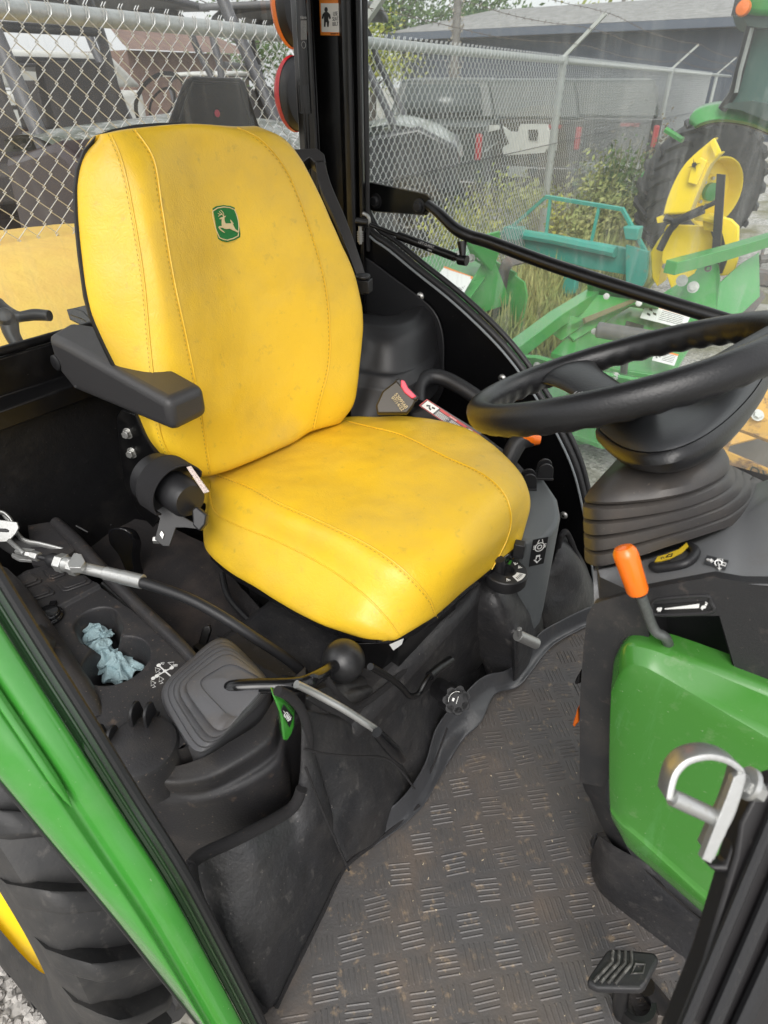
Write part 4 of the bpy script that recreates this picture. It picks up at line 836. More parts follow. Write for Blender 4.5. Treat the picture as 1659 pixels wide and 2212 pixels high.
# 4WD lever
g = MB(); lv = UX([(640, 1478, -.475), (668, 1491, -.465), (700, 1508, -.45), (745, 1533, -.425), (790, 1562, -.40), (808, 1574, -.39), (824, 1592, -.378)]); g.tube(lv, .0062, 14, 40); DL = build('drive_lever', g, M_chrome, T)
g = MB(); g.tube(UX([(814, 1582, -.375), (822, 1591, -.372), (858, 1630, -.36), (866, 1639, -.358)]), [.0085, .0105, .0115, .009], 18, 20); build('lever_grip', g, M_gloss, DL, bevel=0)
g = MB(); gb = UX([(590, 1505, -.475), (612, 1512, -.475), (638, 1538, -.475), (638, 1566, -.475), (632, 1585, -.475), (620, 1604, -.475), (612, 1600, -.475), (606, 1545, -.475)]); g.prism(gb, (-.02, .012, -.0)); GC = build('drive_lever_cover', g, M_greenL, T, bevel=.004)
g = MB().use(M_dblk); q = UX([(606, 1534, -.4745), (611, 1520, -.4745), (632, 1547, -.4745), (624, 1570, -.4745)]); q = [p + V((.002, -.001, .001)) for p in q]; g.prism(q, (.0006, 0, 0)); g.use(M_white)
xv = (q[1] - q[2]).normalized(); yv = (q[3] - q[2]).normalized(); nn = xv.cross(yv); c_ = (q[0] + q[1] + q[2] + q[3]) / 4 + V((.0012, -.0004, .0004)); cen_ = c_ - xv * .004
yv = V((1, 0, 0)).cross(xv); g.text('4WD', .0115, cen_, xv, yv, .0003)
g.box(cen_ + xv * .017, (.006, .0012, .0006), xv); build('drive_decal', g, M_dblk, GC)
# left rear levers: black paddle knob, control cable with zinc fittings
g = MB(); pc = UD(262, 1160, 1.42); X_ = (RT * .8 + FW * -.6).normalized()
prf = [(-.026, .03), (-.022, .048), (-.008, .056), (.008, .056), (.022, .048), (.027, .03), (.027, .01), (.018, -.02), (.014, -.05), (.014, -.10), (-.008, -.10), (-.012, -.05), (-.016, -.02), (-.027, .01)]
dX_ = RT * .95 - FW * .3; dX_.normalize(); P_ = crom([UD(262, 1176, 1.42) + dX_ * a * 1.25 + V((0, 0, 1)) * (b - .01) for a, b in prf], 50, True); g.prism(P_, (FW - RT * -.4).normalized() * .028); build('pto_lever', g, M_gloss, T, bevel=.009, seg=4)
g = MB(); cab = [(300, 1256, .0), (340, 1268, .0), (400, 1290, 0), (450, 1315, 0), (500, 1345, 0), (550, 1378, 0), (600, 1410, 0), (640, 1440, 0), (670, 1470, 0)]
cz2 = [1.10, 1.095, 1.085, 1.07, 1.05, 1.02, .98, .94, .90]
g.tube([U(x, y, 'Z', z) for (x, y, _), z in zip(cab, cz2)], .0095, 14, 70); CB = build('control_cable', g, M_blk, T)
g = MB(); f = lambda x, y, z=1.10: U(x, y, 'Z', z)
z1 = 1.105
g.cyl(f(308, 1257), f(262, 1246), .0125, seg=20); g.cyl(f(262, 1246), f(228, 1238), .0118, seg=20); g.cyl(f(230, 1238.5), f(168, 1224), .0098, seg=20)
a_, b_2 = f(170, 1224), f(118, 1212)
g.cyl(f(170, 1225), f(155, 1221), .017, seg=6); g.cyl(f(156, 1221), f(140, 1218), .014, seg=14); g.cyl(f(141, 1218), f(126, 1214), .017, seg=6)
for k in range(26): p = f(229 - k * 2.2, 1238.3 - k * .515); g.lathe([(.0098, 0), (.0108, .0006), (.0098, .0012)], p, f(168, 1224) - f(230, 1238.5), 16)
g.slab([f(x, y, 1.12) for x, y in [(146, 1216), (160, 1194), (176, 1197), (184, 1213), (174, 1226), (150, 1226)]], .012)
build('cable_fitting', g, M_chrome, CB, bevel=.0008)
g = MB(); g.tube([f(126, 1214), f(112, 1210), f(104, 1208)], [.012, .0135, .009], 16); g.cyl(f(106, 1208), f(80, 1202), .0045, seg=10); build('cable_sleeve', g, M_blk, CB)
g = MB(); g.cyl(f(84, 1203), f(70, 1199), .009, seg=6); g.cyl(f(70, 1199), f(58, 1197), .007, seg=6); g.slab([f(x, y) for x, y in [(62, 1190), (75, 1186), (40, 1182), (30, 1190), (58, 1197)]], .006); g.slab([f(x, y, 1.085) for x, y in [(62, 1204), (68, 1210), (40, 1208), (24, 1200), (26, 1194)]], .006)
g.cyl(f(52, 1196), f(20, 1168), .0045, seg=10)
build('clevis', g, M_chrome, CB, bevel=.0006)
g = MB().use(M_steel); arm_ = [(-20, 1130), (10, 1130), (22, 1138), (40, 1160), (60, 1172), (90, 1178), (150, 1194), (175, 1205), (190, 1222), (180, 1236), (150, 1216), (100, 1214), (40, 1210), (-20, 1170)]
g.slab([UD(x, y, 1.34) for x, y in arm_], .005); g.use(M_chrome); g.tube([UD(x, y - 1, 1.336) for x, y in [(8, 1110), (24, 1134), (42, 1160), (60, 1171), (90, 1177), (150, 1193), (172, 1202), (186, 1216)]], .0036, 8, 60, flat=1.6)
g.prism([UD(x, y, 1.30) for x, y in [(-25, 1120), (8, 1124), (36, 1128), (40, 1140), (34, 1152), (18, 1170), (-25, 1172)]], FW * .005); g.use(M_dblk); g.prism([UD(x, y, 1.298) for x, y in [(-25, 1140), (12, 1142), (19, 1146), (17, 1150), (-25, 1148)]], FW * .002)
g.use(M_chrome); g.tube([UD(x, y, 1.33) for x, y in [(-20, 1112), (5, 1107), (22, 1120), (30, 1136)]], .008, 10, 20, flat=.5)
build('link_arm', g, M_chrome, T, bevel=.001)
# seat base cloth and tunnel below cable: dark dusty deck
g = MB(); dk = [UZ([(0, 1240, .80), (100, 1130, .84), (200, 1110, .86), (330, 1130, .86), (450, 1180, .86)]), UZ([(200, 1230, .84), (300, 1240, .85), (420, 1270, .86), (520, 1330, .86), (600, 1370, .86)]), UZ([(300, 1330, .84), (400, 1370, .84), (480, 1400, .84), (560, 1430, .86), (650, 1440, .86)]), UZ([(300, 1500, .82), (400, 1500, .82), (500, 1500, .82), (600, 1500, .82), (690, 1490, .82)])]
def dd_(p, a, b): return V((0, 0, noise.noise(p * 12) * .006 + abs(noise.noise(p * 5 + V((3, 1, 0)))) * .02))
g.loft(dk, 50, 40, disp=dd_); build('deck_cover', g, mat('dusty_cloth', (.018, .016, .017), .8, bump=(300, .6, 'noise', .002), dirt=[((.075, .055, .045), 9, .48, .72, .6), ((.35, .27, .2), 320, .65, .70, .5)]), T, sub=1)
g = MB(); g.tube([UZ([(x, y, z)])[0] for x, y, z in [(225, 1262, .96), (330, 1360, .93), (440, 1470, .90)]], .010, 10); g.tube(UZ([(640, 1440, .90), (600, 1400, .89), (500, 1300, .89), (480, 1240, .9)]), .007, 8, 30); g.tube(UZ([(630, 1470, .90), (560, 1440, .88), (520, 1400, .88), (470, 1380, .88)]), .006, 8, 30)
build('wiring_tube', g, M_blk, T)
# ---------------------------------------------------------------- right fender: sill seal, green skin, edge
e0 = [(-60, 1135), (0, 1240), (100, 1402), (200, 1560), (300, 1722), (400, 1882), (480, 2032), (570, 2212), (600, 2290)]
YR = .17
E0 = crom(UL(e0, 'Y', YR), 70); cW = V((-1.15, YR, .58))
def fo_(d, n_, t0=0, t1=0):
    out = []
    for i, p in enumerate(E0):
        r_ = (p - cW); r_.y = 0; r_.normalize(); q = i / (len(E0) - 1); out.append(p + V((0, -(d + (t0 * (1 - q) + t1 * q)), 0)) + r_ * n_)
    return out
g = MB(); g.grid([fo_(-.010, -.03), fo_(-.006, -.004), fo_(-.003, .0), fo_(.002, .001), fo_(.005, -.002), fo_(.006, -.012)]); FE = build('right_fender', g, M_blk, T, label='green rear wheel arch along the open door, black sealing strip inside')
M_dkseal = mat('dark_gloss_green', (.010, .035, .010), .14, coat=.6, dirt=[((.25, .27, .22), 260, .66, .71, .4)])
g = MB(); g.grid([fo_(.005, -.008), fo_(.009, -.010), fo_(.019, -.008), fo_(.0215, -.005)]); g.tube(fo_(.013, -.008), .002, 8); build('door_channel', g, M_dkseal, FE)
g = MB(); rws = [fo_(.021, -.008), fo_(.0225, -.003), fo_(.026, .000), fo_(.034, .001), fo_(.043, .000), fo_(.048, -.004), fo_(.052, -.011), fo_(.0545, -.012), fo_(.058, -.010), fo_(.062, -.005, .002, -.004), fo_(.066, -.005, .004, -.008), fo_(.075, -.012, .012, -.022), fo_(.083, -.024, .02, -.036), fo_(.086, -.04, .02, -.038), fo_(.084, -.046, .02, -.038)]
g.grid(rws); build('fender_skin', g, M_greenL, FE, sub=1, ang=60)
g = MB(); g.tube(fo_(.0855, -.042, .02, -.038), .0025, 8); build('fender_edge', g, M_blk, FE)
g = MB(); rb = fo_(.057, -.004)[:24]; n = len(rb); rr = [.0055 * min(1, ((n - 1 - i) / 3) ** .5 if i > n - 4 else 1) + .0006 for i in range(n)]; g.tube(rb, rr, 12, flat=.7); build('fender_rib', g, M_greenL, FE)
# sill side below the fender, near front foot
g = MB(); g.slab(UZ([(560, 2190, .625), (590, 2172, .63), (640, 2195, .63), (690, 2240, .63), (600, 2260, .6)]), .01); build('sill_plate', g, mat('sill_bluegrey', (.04, .05, .06), .5, dirt=[(TAN, 60, .55, .7, .5)]), T)
# ---------------------------------------------------------------- rear wheel below the fender
WC = V((-1.12, .147, .53)); WR = .575; WW = .12
g = MB(); prof = [(.30, -WW * .82), (.33, -WW * .9), (.40, -WW * 1.0), (.48, -WW * 1.02), (.535, -WW * .96), (.560, -WW * .86), (.575, -WW * .5), (.580, 0), (.575, WW * .5), (.560, WW * .86), (.535, WW * .96), (.48, WW * 1.02), (.33, WW * .9), (.30, WW * .8)]
prof = [(.36, -WW * .80), (.375, -WW * .88), (.40, -WW * .97), (.45, -WW * 1.02), (.50, -WW * 1.0), (.535, -WW * .95), (.552, -WW * .88)] + [(.570, -WW * .5), (.575, 0), (.570, WW * .5), (.552, WW * .88), (.5, WW * 1.0), (.4, WW * .95), (.36, WW * .8)]
prof = [(r - .03, h) for r, h in prof]; g.lathe(prof, WC, (0, 1, 0), 120); g.v = [p + V((0, (p.z - .53) * .08, 0)) for p in g.v]; WH = build('rear_tyre', g, M_tyre, T, label='black ribbed rear tyre under the green fender')
g = MB(); NL = 26
for k in range(NL):
    for sgn in (-1, 1):
        a0 = 2 * pi * (k + (0 if sgn < 0 else .5)) / NL; rowsL = []
        for i in range(9):
            t = i / 8; yy = sgn * WW * (1.0 - t * .98); a = a0 + (t ** 1.0) * .20; rr_ = .526 + .018 * min(1, t * 3); hh = .030 * (1 if t < .97 else .7); wd = .030 + .012 * (1 - t) ** 2
            if t == 0: rr_, hh = .475, .03
            elif i == 1: rr_, hh = .505, .040
            vs = []
            for (da, dh) in ((-wd * 1.5, -.02), (-wd, hh * .93), (-wd * .8, hh), (wd * .8, hh), (wd, hh * .93), (wd * 1.5, -.02)): an = a + da; vs.append(WC + V((sin(an) * (rr_ + dh), yy, cos(an) * (rr_ + dh))))
            rowsL.append(vs)
        o0 = len(g.v); g.grid(rowsL); g.f.append(tuple(o0 + q for q in range(6))); g.m.append(0)
g.v = [p + V((0, (p.z - .53) * .08, 0)) for p in g.v]; build('tyre_lugs', g, M_tyre, WH, ang=45)
g = MB(); g.lathe([(.372, -WW * .82), (.380, -WW * .88), (.378, -WW * .93), (.368, -WW * .94), (.352, -WW * .86), (.340, -WW * .55), (.335, -WW * .1), (.30, WW * .05), (.16, WW * .08), (.10, -WW * .1), (0, -WW * .1)], WC, (0, 1, 0), 96); g.v = [p + V((0, (p.z - .53) * .08, 0)) for p in g.v]; build('wheel_rim', g, M_yel, WH)
g = MB()   # rubber hairs on the bead
for k in range(130):
    a = 2 * pi * k / 130; rr_ = .375; p = WC + V((sin(a) * rr_, -WW * .90, cos(a) * rr_)); dr = V((sin(a), 0, cos(a)))
    g.tube([p + dr * .012, p - dr * random.uniform(.0, .012) + V((0, -.006, 0))], .0007, 4)
g.v = [p + V((0, (p.z - .53) * .08, 0)) for p in g.v]; build('bead_hairs', g, M_blk, WH, kind='stuff')
# ---------------------------------------------------------------- steering wheel
aW = .429; nW = V((-sin(aW), sin(.06), cos(aW))).normalized(); uW = V((0, 1, 0)).cross(nW).normalized(); vW = nW.cross(uW); cWh = V((-.226, .875, 1.468)); RW = .203
g = MB(); n = 260; seg = 18; rows = []
for i in range(n):
    a = 2 * pi * i / n; rd = uW * cos(a) + vW * sin(a); row = []
    for k in range(seg):
        b = 2 * pi * k / seg; inner = max(0, -cos(b)); lower = max(0, -sin(b)); r_ = .0185 * (1 + .10 * abs(sin(b))) + .0015 * sin(a * 40) * max(0, -cos(b - 1.1)) ** 2
        row.append(cWh + rd * (RW + r_ * cos(b)) + nW * (r_ * sin(b) * 1.05))
    rows.append(row)
rows.append(rows[0]); g.grid(rows, closed=True); SW = build('steering_wheel', g, M_wheel, T, ang=80)
hubc = cWh + uW * .015 - nW * .075
for a0 in (165, 15, 270) if False else (138, 20, -75):
    a = RD(a0); g = MB(); rd = uW * cos(a) + vW * sin(a); tg = -uW * sin(a) + vW * cos(a); secs = []
    for t, wd, th in ((1.0, .075, .014), (.9, .052, .013), (.72, .040, .012), (.5, .036, .011), (.3, .036, .011), (.1, .04, .012)):
        c = cWh + rd * RW * t - nW * (.060 * (1 - t) ** 1.2 if t < 1 else 0); secs.append([c + tg * (wd * cos(b)) + nW * (th * sin(b)) for b in [2 * pi * k / 16 for k in range(16)]])
    rws = []
    g.grid([crom([s_[k] for s_ in secs], 24) for k in range(16)] + [crom([s_[0] for s_ in secs], 24)]); build('spoke', g, M_wheel, SW)
# hub bowl, traced shell standing under the wheel plane
def HW(x, y, off): n_ = nW; return UN(x, y, cWh + n_ * off, n_)
s0 = [HW(x, y, o) for x, y, o in [(1292, 905, -.062), (1315, 935, -.062), (1355, 955, -.062), (1405, 961, -.062), (1465, 950, -.062), (1530, 918, -.062), (1590, 870, -.062), (1635, 818, -.062), (1660, 770, -.062)]]
hc = cWh + uW * .06 + vW * .03 - nW * .062
far_ = []
for i in range(7):
    t = (i + 1) / 8; p0, p1 = s0[-1], s0[0]; b = p0.lerp(p1, t) + uW * 0 + vW * (.10 * sin(pi * t)); far_.append(b)
loopS = crom(s0 + far_, 72, True); cS = sum(loopS, V((0, 0, 0))) / 72
def sc(l, k, d): return [cS + (p - cS) * k - nW * d for p in l]
g = MB(); g.grid([sc(loopS, .0, -.012 + .004), sc(loopS, .5, -.010), sc(loopS, .8, -.006), sc(loopS, .93, .0), sc(loopS, .985, .006), sc(loopS, .995, .009)], closed=True); HB = build('hub_pad', g, mat('pad_charcoal', (.035, .037, .040), .42, bump=(400, .4, 'noise', .001)), SW)
g = MB(); g.grid([sc(loopS, .995, .010), sc(loopS, 1.02, .009), sc(loopS, 1.045, .014), sc(loopS, 1.05, .022), sc(loopS, 1.00, .034), sc(loopS, .88, .045), sc(loopS, .68, .053), sc(loopS, .45, .057), sc(loopS, .25, .072), sc(loopS, .2, .12)], closed=True); build('hub_shell', g, M_wheel, SW)
g = MB()
for k in range(3): g.box(HW(1243 + k * 6, 848 + (k % 2) * 1, -.0135 + .004), (.0012, .010, .0006), uW, vW)
build('spoke_mark', g, mat('print_grey', (.35, .35, .35), .6), SW)
# ---------------------------------------------------------------- column bellows
def sring(cx_, cy_, cz_, hx, hy, tilt, n=72, pw=3.2, sh=0):
    out = []; ux = V((cos(tilt), 0, sin(tilt)))
    for k in range(n):
        a = 2 * pi * k / n; c, s_ = cos(a), sin(a); r_ = (abs(c) ** pw + abs(s_) ** pw) ** (-1 / pw); out.append(V((cx_, cy_, cz_)) + ux * (hx * c * r_) + V((0, 1, 0)) * (hy * s_ * r_))
    return out
bs = [(1279, 1180, .80), (1284, 1226, .69), (1370, 1208, .70), (1450, 1181, .725), (1530, 1155, .765), (1592, 1132, .82), (1638, 1092, .90), (1640, 1050, .98)]
rd_ = [(1276, 1066, .82), (1278, 1093, .705), (1386, 1090, .71), (1489, 1071, .745), (1562, 1036, .82), (1572, 1012, .90), (1560, 998, .98), (1545, 990, 1.0)]
def closeit(L):
    P_ = UY(L); z = sum(p.z for p in P_) / len(P_); m = [V((P_[-1].x - .01, 1.05, P_[-1].z - .03)), V((P_[0].x + .02, 1.05, P_[0].z))]; return crom(P_ + m, 96, True)
bR, tR = closeit(bs), closeit(rd_); NB = 4; g = MB(); rws = []
def lv_(t, k):
    c_ = [a_.lerp(b_, t) for a_, b_ in zip(bR, tR)]; m = sum(c_, V((0, 0, 0))) / 96; return [V((m.x + (p.x - m.x) * k, m.y + (p.y - m.y) * k, p.z)) for p in c_]
for i in range(NB):
    for t, k in ((.0, .93), (.07, .935), (.09, .995), (.16, 1.01), (.5, 1.012), (.86, 1.01), (.96, .99), (.985, .935)): rws.append(lv_((i + t) / NB, k))
tc_ = sum(tR, V((0, 0, 0))) / 96
for k, dz in ((.90, 0), (.985, .003), (1.0, .007), (.97, .016), (.88, .028), (.74, .038), (.55, .043), (.4, .044), (.4, .07)): rws.append([V((tc_.x + (p.x - tc_.x) * k, tc_.y + (p.y - tc_.y) * k, p.z + (tc_.z - p.z) * (1 - k) + dz)) for p in tR])
g.grid(rws, closed=True); BE = build('column_bellows', g, mat('bellows_rubber', (.040, .037, .036), .46, bump=(260, .25, 'noise', .001), dirt=[((.085, .07, .055), 8, .46, .72, .55), ((.26, .21, .16), 200, .655, .70, .5)]), T, ang=32)
# ---------------------------------------------------------------- dashboard body
ds = [(1282, 1232), (1280, 1300), (1266, 1370), (1256, 1430), (1250, 1520), (1248, 1620), (1248, 1680), (1262, 1708), (1285, 1760), (1310, 1805), (1370, 1860), (1450, 1930), (1560, 2010), (1700, 2100)]
YN = .655
near = UL(ds, 'Y', YN + .012)
g = MB(); side = crom(near, 60)
def yy_(L, y, ins): return [V((p.x + ins, y, p.z)) for p in L]
topx = [V((.45, 0, side[0].z))]
farY = 1.06
g.grid([[V((p.x + .05, YN + .0, p.z)) for p in side], yy_(side, YN + .004, .012), yy_(side, YN + .02, .002), yy_(side, YN + .04, 0), yy_(side, farY - .03, 0), yy_(side, farY, .03), [V((p.x + .4, farY, p.z)) for p in side]]); DS = build('dashboard', g, M_dash, T, ang=60)
# top surface with sloping shoulder, near face with pocket
r1 = [(1282, 1232, YN + .02), (1330, 1222, YN + .05), (1400, 1206, YN + .07), (1450, 1190, YN + .09), (1540, 1155, YN + .13), (1600, 1120, YN + .17), (1660, 1080, YN + .2), (1760, 1040, YN + .22)]
r2 = [(1283, 1300, YN + .004), (1330, 1288, YN + .004), (1398, 1268, YN + .004), (1450, 1257, YN + .004), (1540, 1240, YN + .01), (1600, 1252, YN + .004), (1660, 1256, YN), (1760, 1256, YN)]
g = MB(); g.loft([UY(r1), UY([(a, b - 6, c + .004) for a, b, c in r2]), UY([(a, b + 4, c - .004) for a, b, c in r2])], 50, 24); R1 = UY(r1); g.loft([UY([(1300, 1190, .98), (1450, 1130, 1.0), (1560, 1085, 1.0), (1617, 1052, .98), (1660, 1036, .97), (1720, 1015, .96), (1790, 990, .95)]), UY([(1290, 1215, .80), (1420, 1180, .84), (1540, 1125, .88), (1600, 1085, .89), (1665, 1058, .91), (1770, 1015, .91)]), R1], 50, 12)
bvD = surf(g); build('dash_top', g, mat('dash_top_grey', (.19, .195, .20), .40, bump=(500, .4, 'noise', .001), dirt=[((.15, .12, .10), 8, .5, .75, .5), ((.3, .26, .22), 300, .68, .72, .35)]), DS, sub=1)
YF = YN - .006
pk = [(1401, 1335), (1408, 1330), (1545, 1328), (1554, 1336), (1572, 1400), (1590, 1450), (1590, 1480), (1405, 1480), (1404, 1400)]
def face(outer_, holes, t, m, name):
    """plate on plane Y=YF with rectangular pocket made as separate rim pieces"""
g = MB(); yq = YF
def fy(L): return UL(L, 'Y', yq)
pieces = [[(1268, 1330), (1283, 1304), (1330, 1290), (1398, 1272), (1401, 1335), (1404, 1480), (1420, 1560), (1300, 1700), (1252, 1690), (1252, 1520), (1260, 1400)],
          [(1398, 1272), (1450, 1262), (1540, 1246), (1600, 1257), (1760, 1260), (1760, 1322), (1554, 1330), (1401, 1332)],
          [(1554, 1330), (1760, 1322), (1760, 1540), (1600, 1500), (1586, 1440)]]
for P_ in pieces: g.prism(fy(P_), (0, .012, 0))
build('dash_side_panel', g, M_dash, DS, bevel=.003)
g = MB(); g.prism([p + V((0, .075, 0)) for p in fy([(1380, 1310), (1600, 1310), (1640, 1520), (1380, 1520)])], (0, .004, 0))
for a, b in (((1401, 1333), (1554, 1331)), ((1554, 1331), (1586, 1450)), ((1401, 1333), (1405, 1500))):
    q = fy([a, b]); g.add([q[0], q[1], q[1] + V((0, .08, 0)), q[0] + V((0, .08, 0))], [(0, 1, 2, 3)])
build('throttle_pocket', g, M_blk, DS)
g = MB(); g.tube(fy([(1412, 1300), (1440, 1292), (1525, 1287), (1535, 1300), (1533, 1322), (1420, 1328), (1408, 1318)]), .0025, 8, 50, closed=True); g.use(M_dash); build('speed_label_rim', g, M_dash, DS)
g = MB().use(M_dblk); g.prism([p + V((0, -.0004, 0)) for p in fy([(1412, 1306), (1532, 1298), (1530, 1322), (1418, 1327)])], (0, -.0006, 0)); g.use(M_white); z_ = lambda x, y: U(x, y, 'Y', YF - .0014)
g.prism([z_(1436, 1314), (z_(1511, 1304)), z_(1510, 1313), z_(1436, 1316)], (0, -.0005, 0))
g.lathe([(0, 0), (.0024, 0), (.0024, .0006), (0, .0006)], z_(1424, 1316), (0, -1, 0), 10, sx=1.3); g.box(z_(1428, 1314), (.002, .0006, .002)); g.box(z_(1422, 1320), (.001, .0006, .002)); g.box(z_(1426, 1320), (.001, .0006, .002))
g.lathe([(0, 0), (.0020, 0), (.0020, .0006), (0, .0006)], z_(1520, 1311), (0, -1, 0), 10, sx=1.4); g.box(z_(1525, 1306), (.0022, .0006, .0024)); g.box(z_(1526, 1302), (.0007, .0006, .003), (.4, 0, 1)); g.box(z_(1516, 1315), (.003, .0006, .001), (.7, 0, -.5))
build('speed_label', g, M_dblk, DS)
# key shaped decal and yellow tab on the shoulder
def sh_(x, y): return onto(bvD, x, y, .001)
g = MB().use(mat('decal_grey', (.045, .047, .05), .35)); nS = V((-.05, -.62, .78)).normalized(); P_ = [sh_(x, y) + nS * .002 for x, y in [(1528, 1202), (1574, 1214), (1566, 1235), (1521, 1220)]]; g.prism(P_, nS * .0006)
g.use(M_white); wS = lambda x, y: sh_(x, y) + nS * .0030
g.tube([wS(1529, 1212), wS(1537, 1215)], .0016, 6); g.prism([wS(1536, 1209), wS(1544, 1216), (wS(1536, 1220))], nS * .0005)
for L in ([(1550, 1210), (1561, 1212), (1560, 1218), (1568, 1220), (1567, 1226), (1552, 1222)],): g.tube([wS(*p) for p in L], .0007, 5, closed=True)
g.lathe([(.003, 0), (.0042, 0), (.0042, .0006), (.003, .0006)], wS(1552, 1220), nS, 16); g.tube([wS(1553, 1224), wS(1554, 1232)], .0008, 5); g.prism([wS(1550, 1230), wS(1559, 1231), wS(1554, 1236)], nS * .0005)
build('light_decal', g, M_white, DS)
g = MB().use(M_blk); g.tube([sh_(x, y) + nS * .006 for x, y in [(1412, 1227), (1425, 1232), (1480, 1222), (1502, 1202), (1498, 1190), (1480, 1182)]], .006, 10, 40); g.use(mat('tab_yellow', (.75, .52, .03), .45))
g.prism([sh_(x, y) + nS * .012 for x, y in [(1416, 1223), (1422, 1212), (1440, 1207), (1468, 1196), (1484, 1182), (1488, 1190), (1474, 1204), (1450, 1216), (1430, 1222)]], nS * .003); g.use(M_ink)
g.lathe([(.0012, 0), (.002, 0), (.002, .0005), (.0012, .0005)], sh_(1433, 1216) + nS * .0155, nS, 12); g.tube([sh_(x, y) + nS * .0155 for x, y in [(1440, 1214), (1446, 1208), (1454, 1206), (1452, 1212)]], .0006, 5, closed=True); build('tilt_tab', g, M_blk, DS)
g = MB(); tl = UY([(1448, 1410, YF + .02), (1444, 1392, YF - .0), (1436, 1376, YF - .012), (1418, 1366, YF - .018), (1408, 1350, YF - .02), (1396, 1318, YF - .025), (1384, 1285, YF - .03)]); g.tube(tl, .0062, 16, 50); TL = build('throttle_lever', g, mat('lever_steel', (.16, .17, .165), .4, metal=.6, dirt=[((.08, .085, .08), 40, .45, .65, .6)]), T)
g = MB(); a, b = UD(1377, 1275, (tl[-1] - CAM).dot(FW)), UD(1349, 1190, (tl[-1] - CAM).dot(FW) - .01); ax = (b - a).normalized(); L_ = (b - a).length
g.lathe([(0, -.004), (.0105, -.004), (.0125, 0), (.0132, L_ * .5), (.0140, L_ - .006), (.0132, L_ ), (.010, L_ + .0045), (.004, L_ + .006), (0, L_ + .006)], a, ax, 40); build('throttle_knob', g, M_orange, TL)
# green side panel of the hood, with raised edge
YG = .625
te = [(1325, 1425), (1345, 1390), (1375, 1385), (1450, 1406), (1560, 1446), (1700, 1500), (1850, 1560)]
uc = [(1318, 1500), (1345, 1448), (1381, 1437), (1430, 1460), (1520, 1512), (1680, 1606), (1850, 1710)]
m1 = [(1313, 1560), (1350, 1560), (1400, 1570), (1470, 1610), (1560, 1670), (1700, 1770), (1850, 1880)]
m2 = [(1311, 1700), (1340, 1735), (1400, 1770), (1480, 1830), (1580, 1900), (1700, 1990), (1850, 2100)]
lc = [(1314, 1745), (1340, 1780), (1370, 1804), (1440, 1867), (1552, 1966), (1700, 2085), (1850, 2200)]
be = [(1322, 1780), (1340, 1818), (1356, 1846), (1432, 1911), (1536, 2002), (1680, 2120), (1830, 2240)]
def rowG(L, dys): return [U(x, y, 'Y', YG + d) for (x, y), d in zip(L, dys)]
z7 = lambda v: [v + .012] + [v + .003] + [v] * 5
rG = [[p + V((0, .03, 0)) for p in rowG(te, z7(.012))], rowG(te, z7(.012)), rowG([(a_, b_ + 5) for a_, b_ in te], z7(.006)), rowG([(a_, b_ - 6) for a_, b_ in uc], z7(-.008)), rowG(uc, z7(-.011)), rowG([(a_, b_ + 10) for a_, b_ in uc], z7(-.0115)), rowG(m1, z7(-.010)), rowG(m2, z7(-.009)), rowG([(a_, b_ - 8) for a_, b_ in lc], z7(-.0095)), rowG(lc, z7(-.013)), rowG([(a_, b_ + 5) for a_, b_ in lc], z7(-.0125)), rowG(be, z7(-.002)), [p + V((0, .03, 0)) for p in rowG(be, z7(0))]]
g = MB(); g.grid([crom(r_, 60) for r_ in rG]); 
fr = [r_[0] for r_ in g_rows] if False else None
o0 = len(g.v); L0 = [g.v[i * 60] for i in range(len(rG))]; g.grid([L0, [p + V((.0, .03, 0)) for p in L0]])
HG = build('side_cowl', g, M_green, T, ang=50, sub=1)
# orange tip of the hand control behind the cowl, small tab
g = MB(); g.prism(UL([(1247, 1530), (1243, 1545), (1236, 1566), (1240, 1572), (1250, 1560)], 'Y', .70), (0, .02, 0)); build('shuttle_lever_tip', g, M_orange, T, bevel=.003)
g = MB(); g.prism(UL([(1252, 1452), (1244, 1466), (1240, 1475), (1244, 1480), (1254, 1476)], 'Y', .70), (0, .02, 0)); build('panel_tab', g, M_gloss, T, bevel=.002)
# lower tunnel
tn = [UY([(1296, 1800, .66), (1276, 1850, .70), (1272, 1930, .71), (1290, 2010, .70), (1320, 2080, .68), (1380, 2150, .66), (1480, 2240, .64)]), UY([(1330, 1830, .64), (1310, 1900, .65), (1320, 1960, .66), (1350, 2020, .65), (1400, 2080, .64), (1460, 2140, .63), (1540, 2240, .62)]), UY([(1400, 1870, .66), (1450, 1930, .66), (1500, 1970, .66), (1560, 2020, .66), (1640, 2090, .66), (1700, 2150, .66), (1760, 2250, .66)])]
g = MB(); g.loft(tn, 40, 30, disp=lambda p, a, b: V((0, noise.noise(p * 9) * .008, 0))); build('tunnel_cover', g, M_lining, T, sub=1)
g = MB(); g.loft([UY([(1290, 1800, .72), (1272, 1870, .74), (1275, 1960, .74), (1300, 2040, .73)]), UY([(1262, 1830, .78), (1258, 1880, .80), (1258, 1930, .80), (1290, 2030, .76)])], 30, 10); build('tunnel_flap', g, mat('satin_strip', (.05, .05, .055), .28), T, solid=.003)
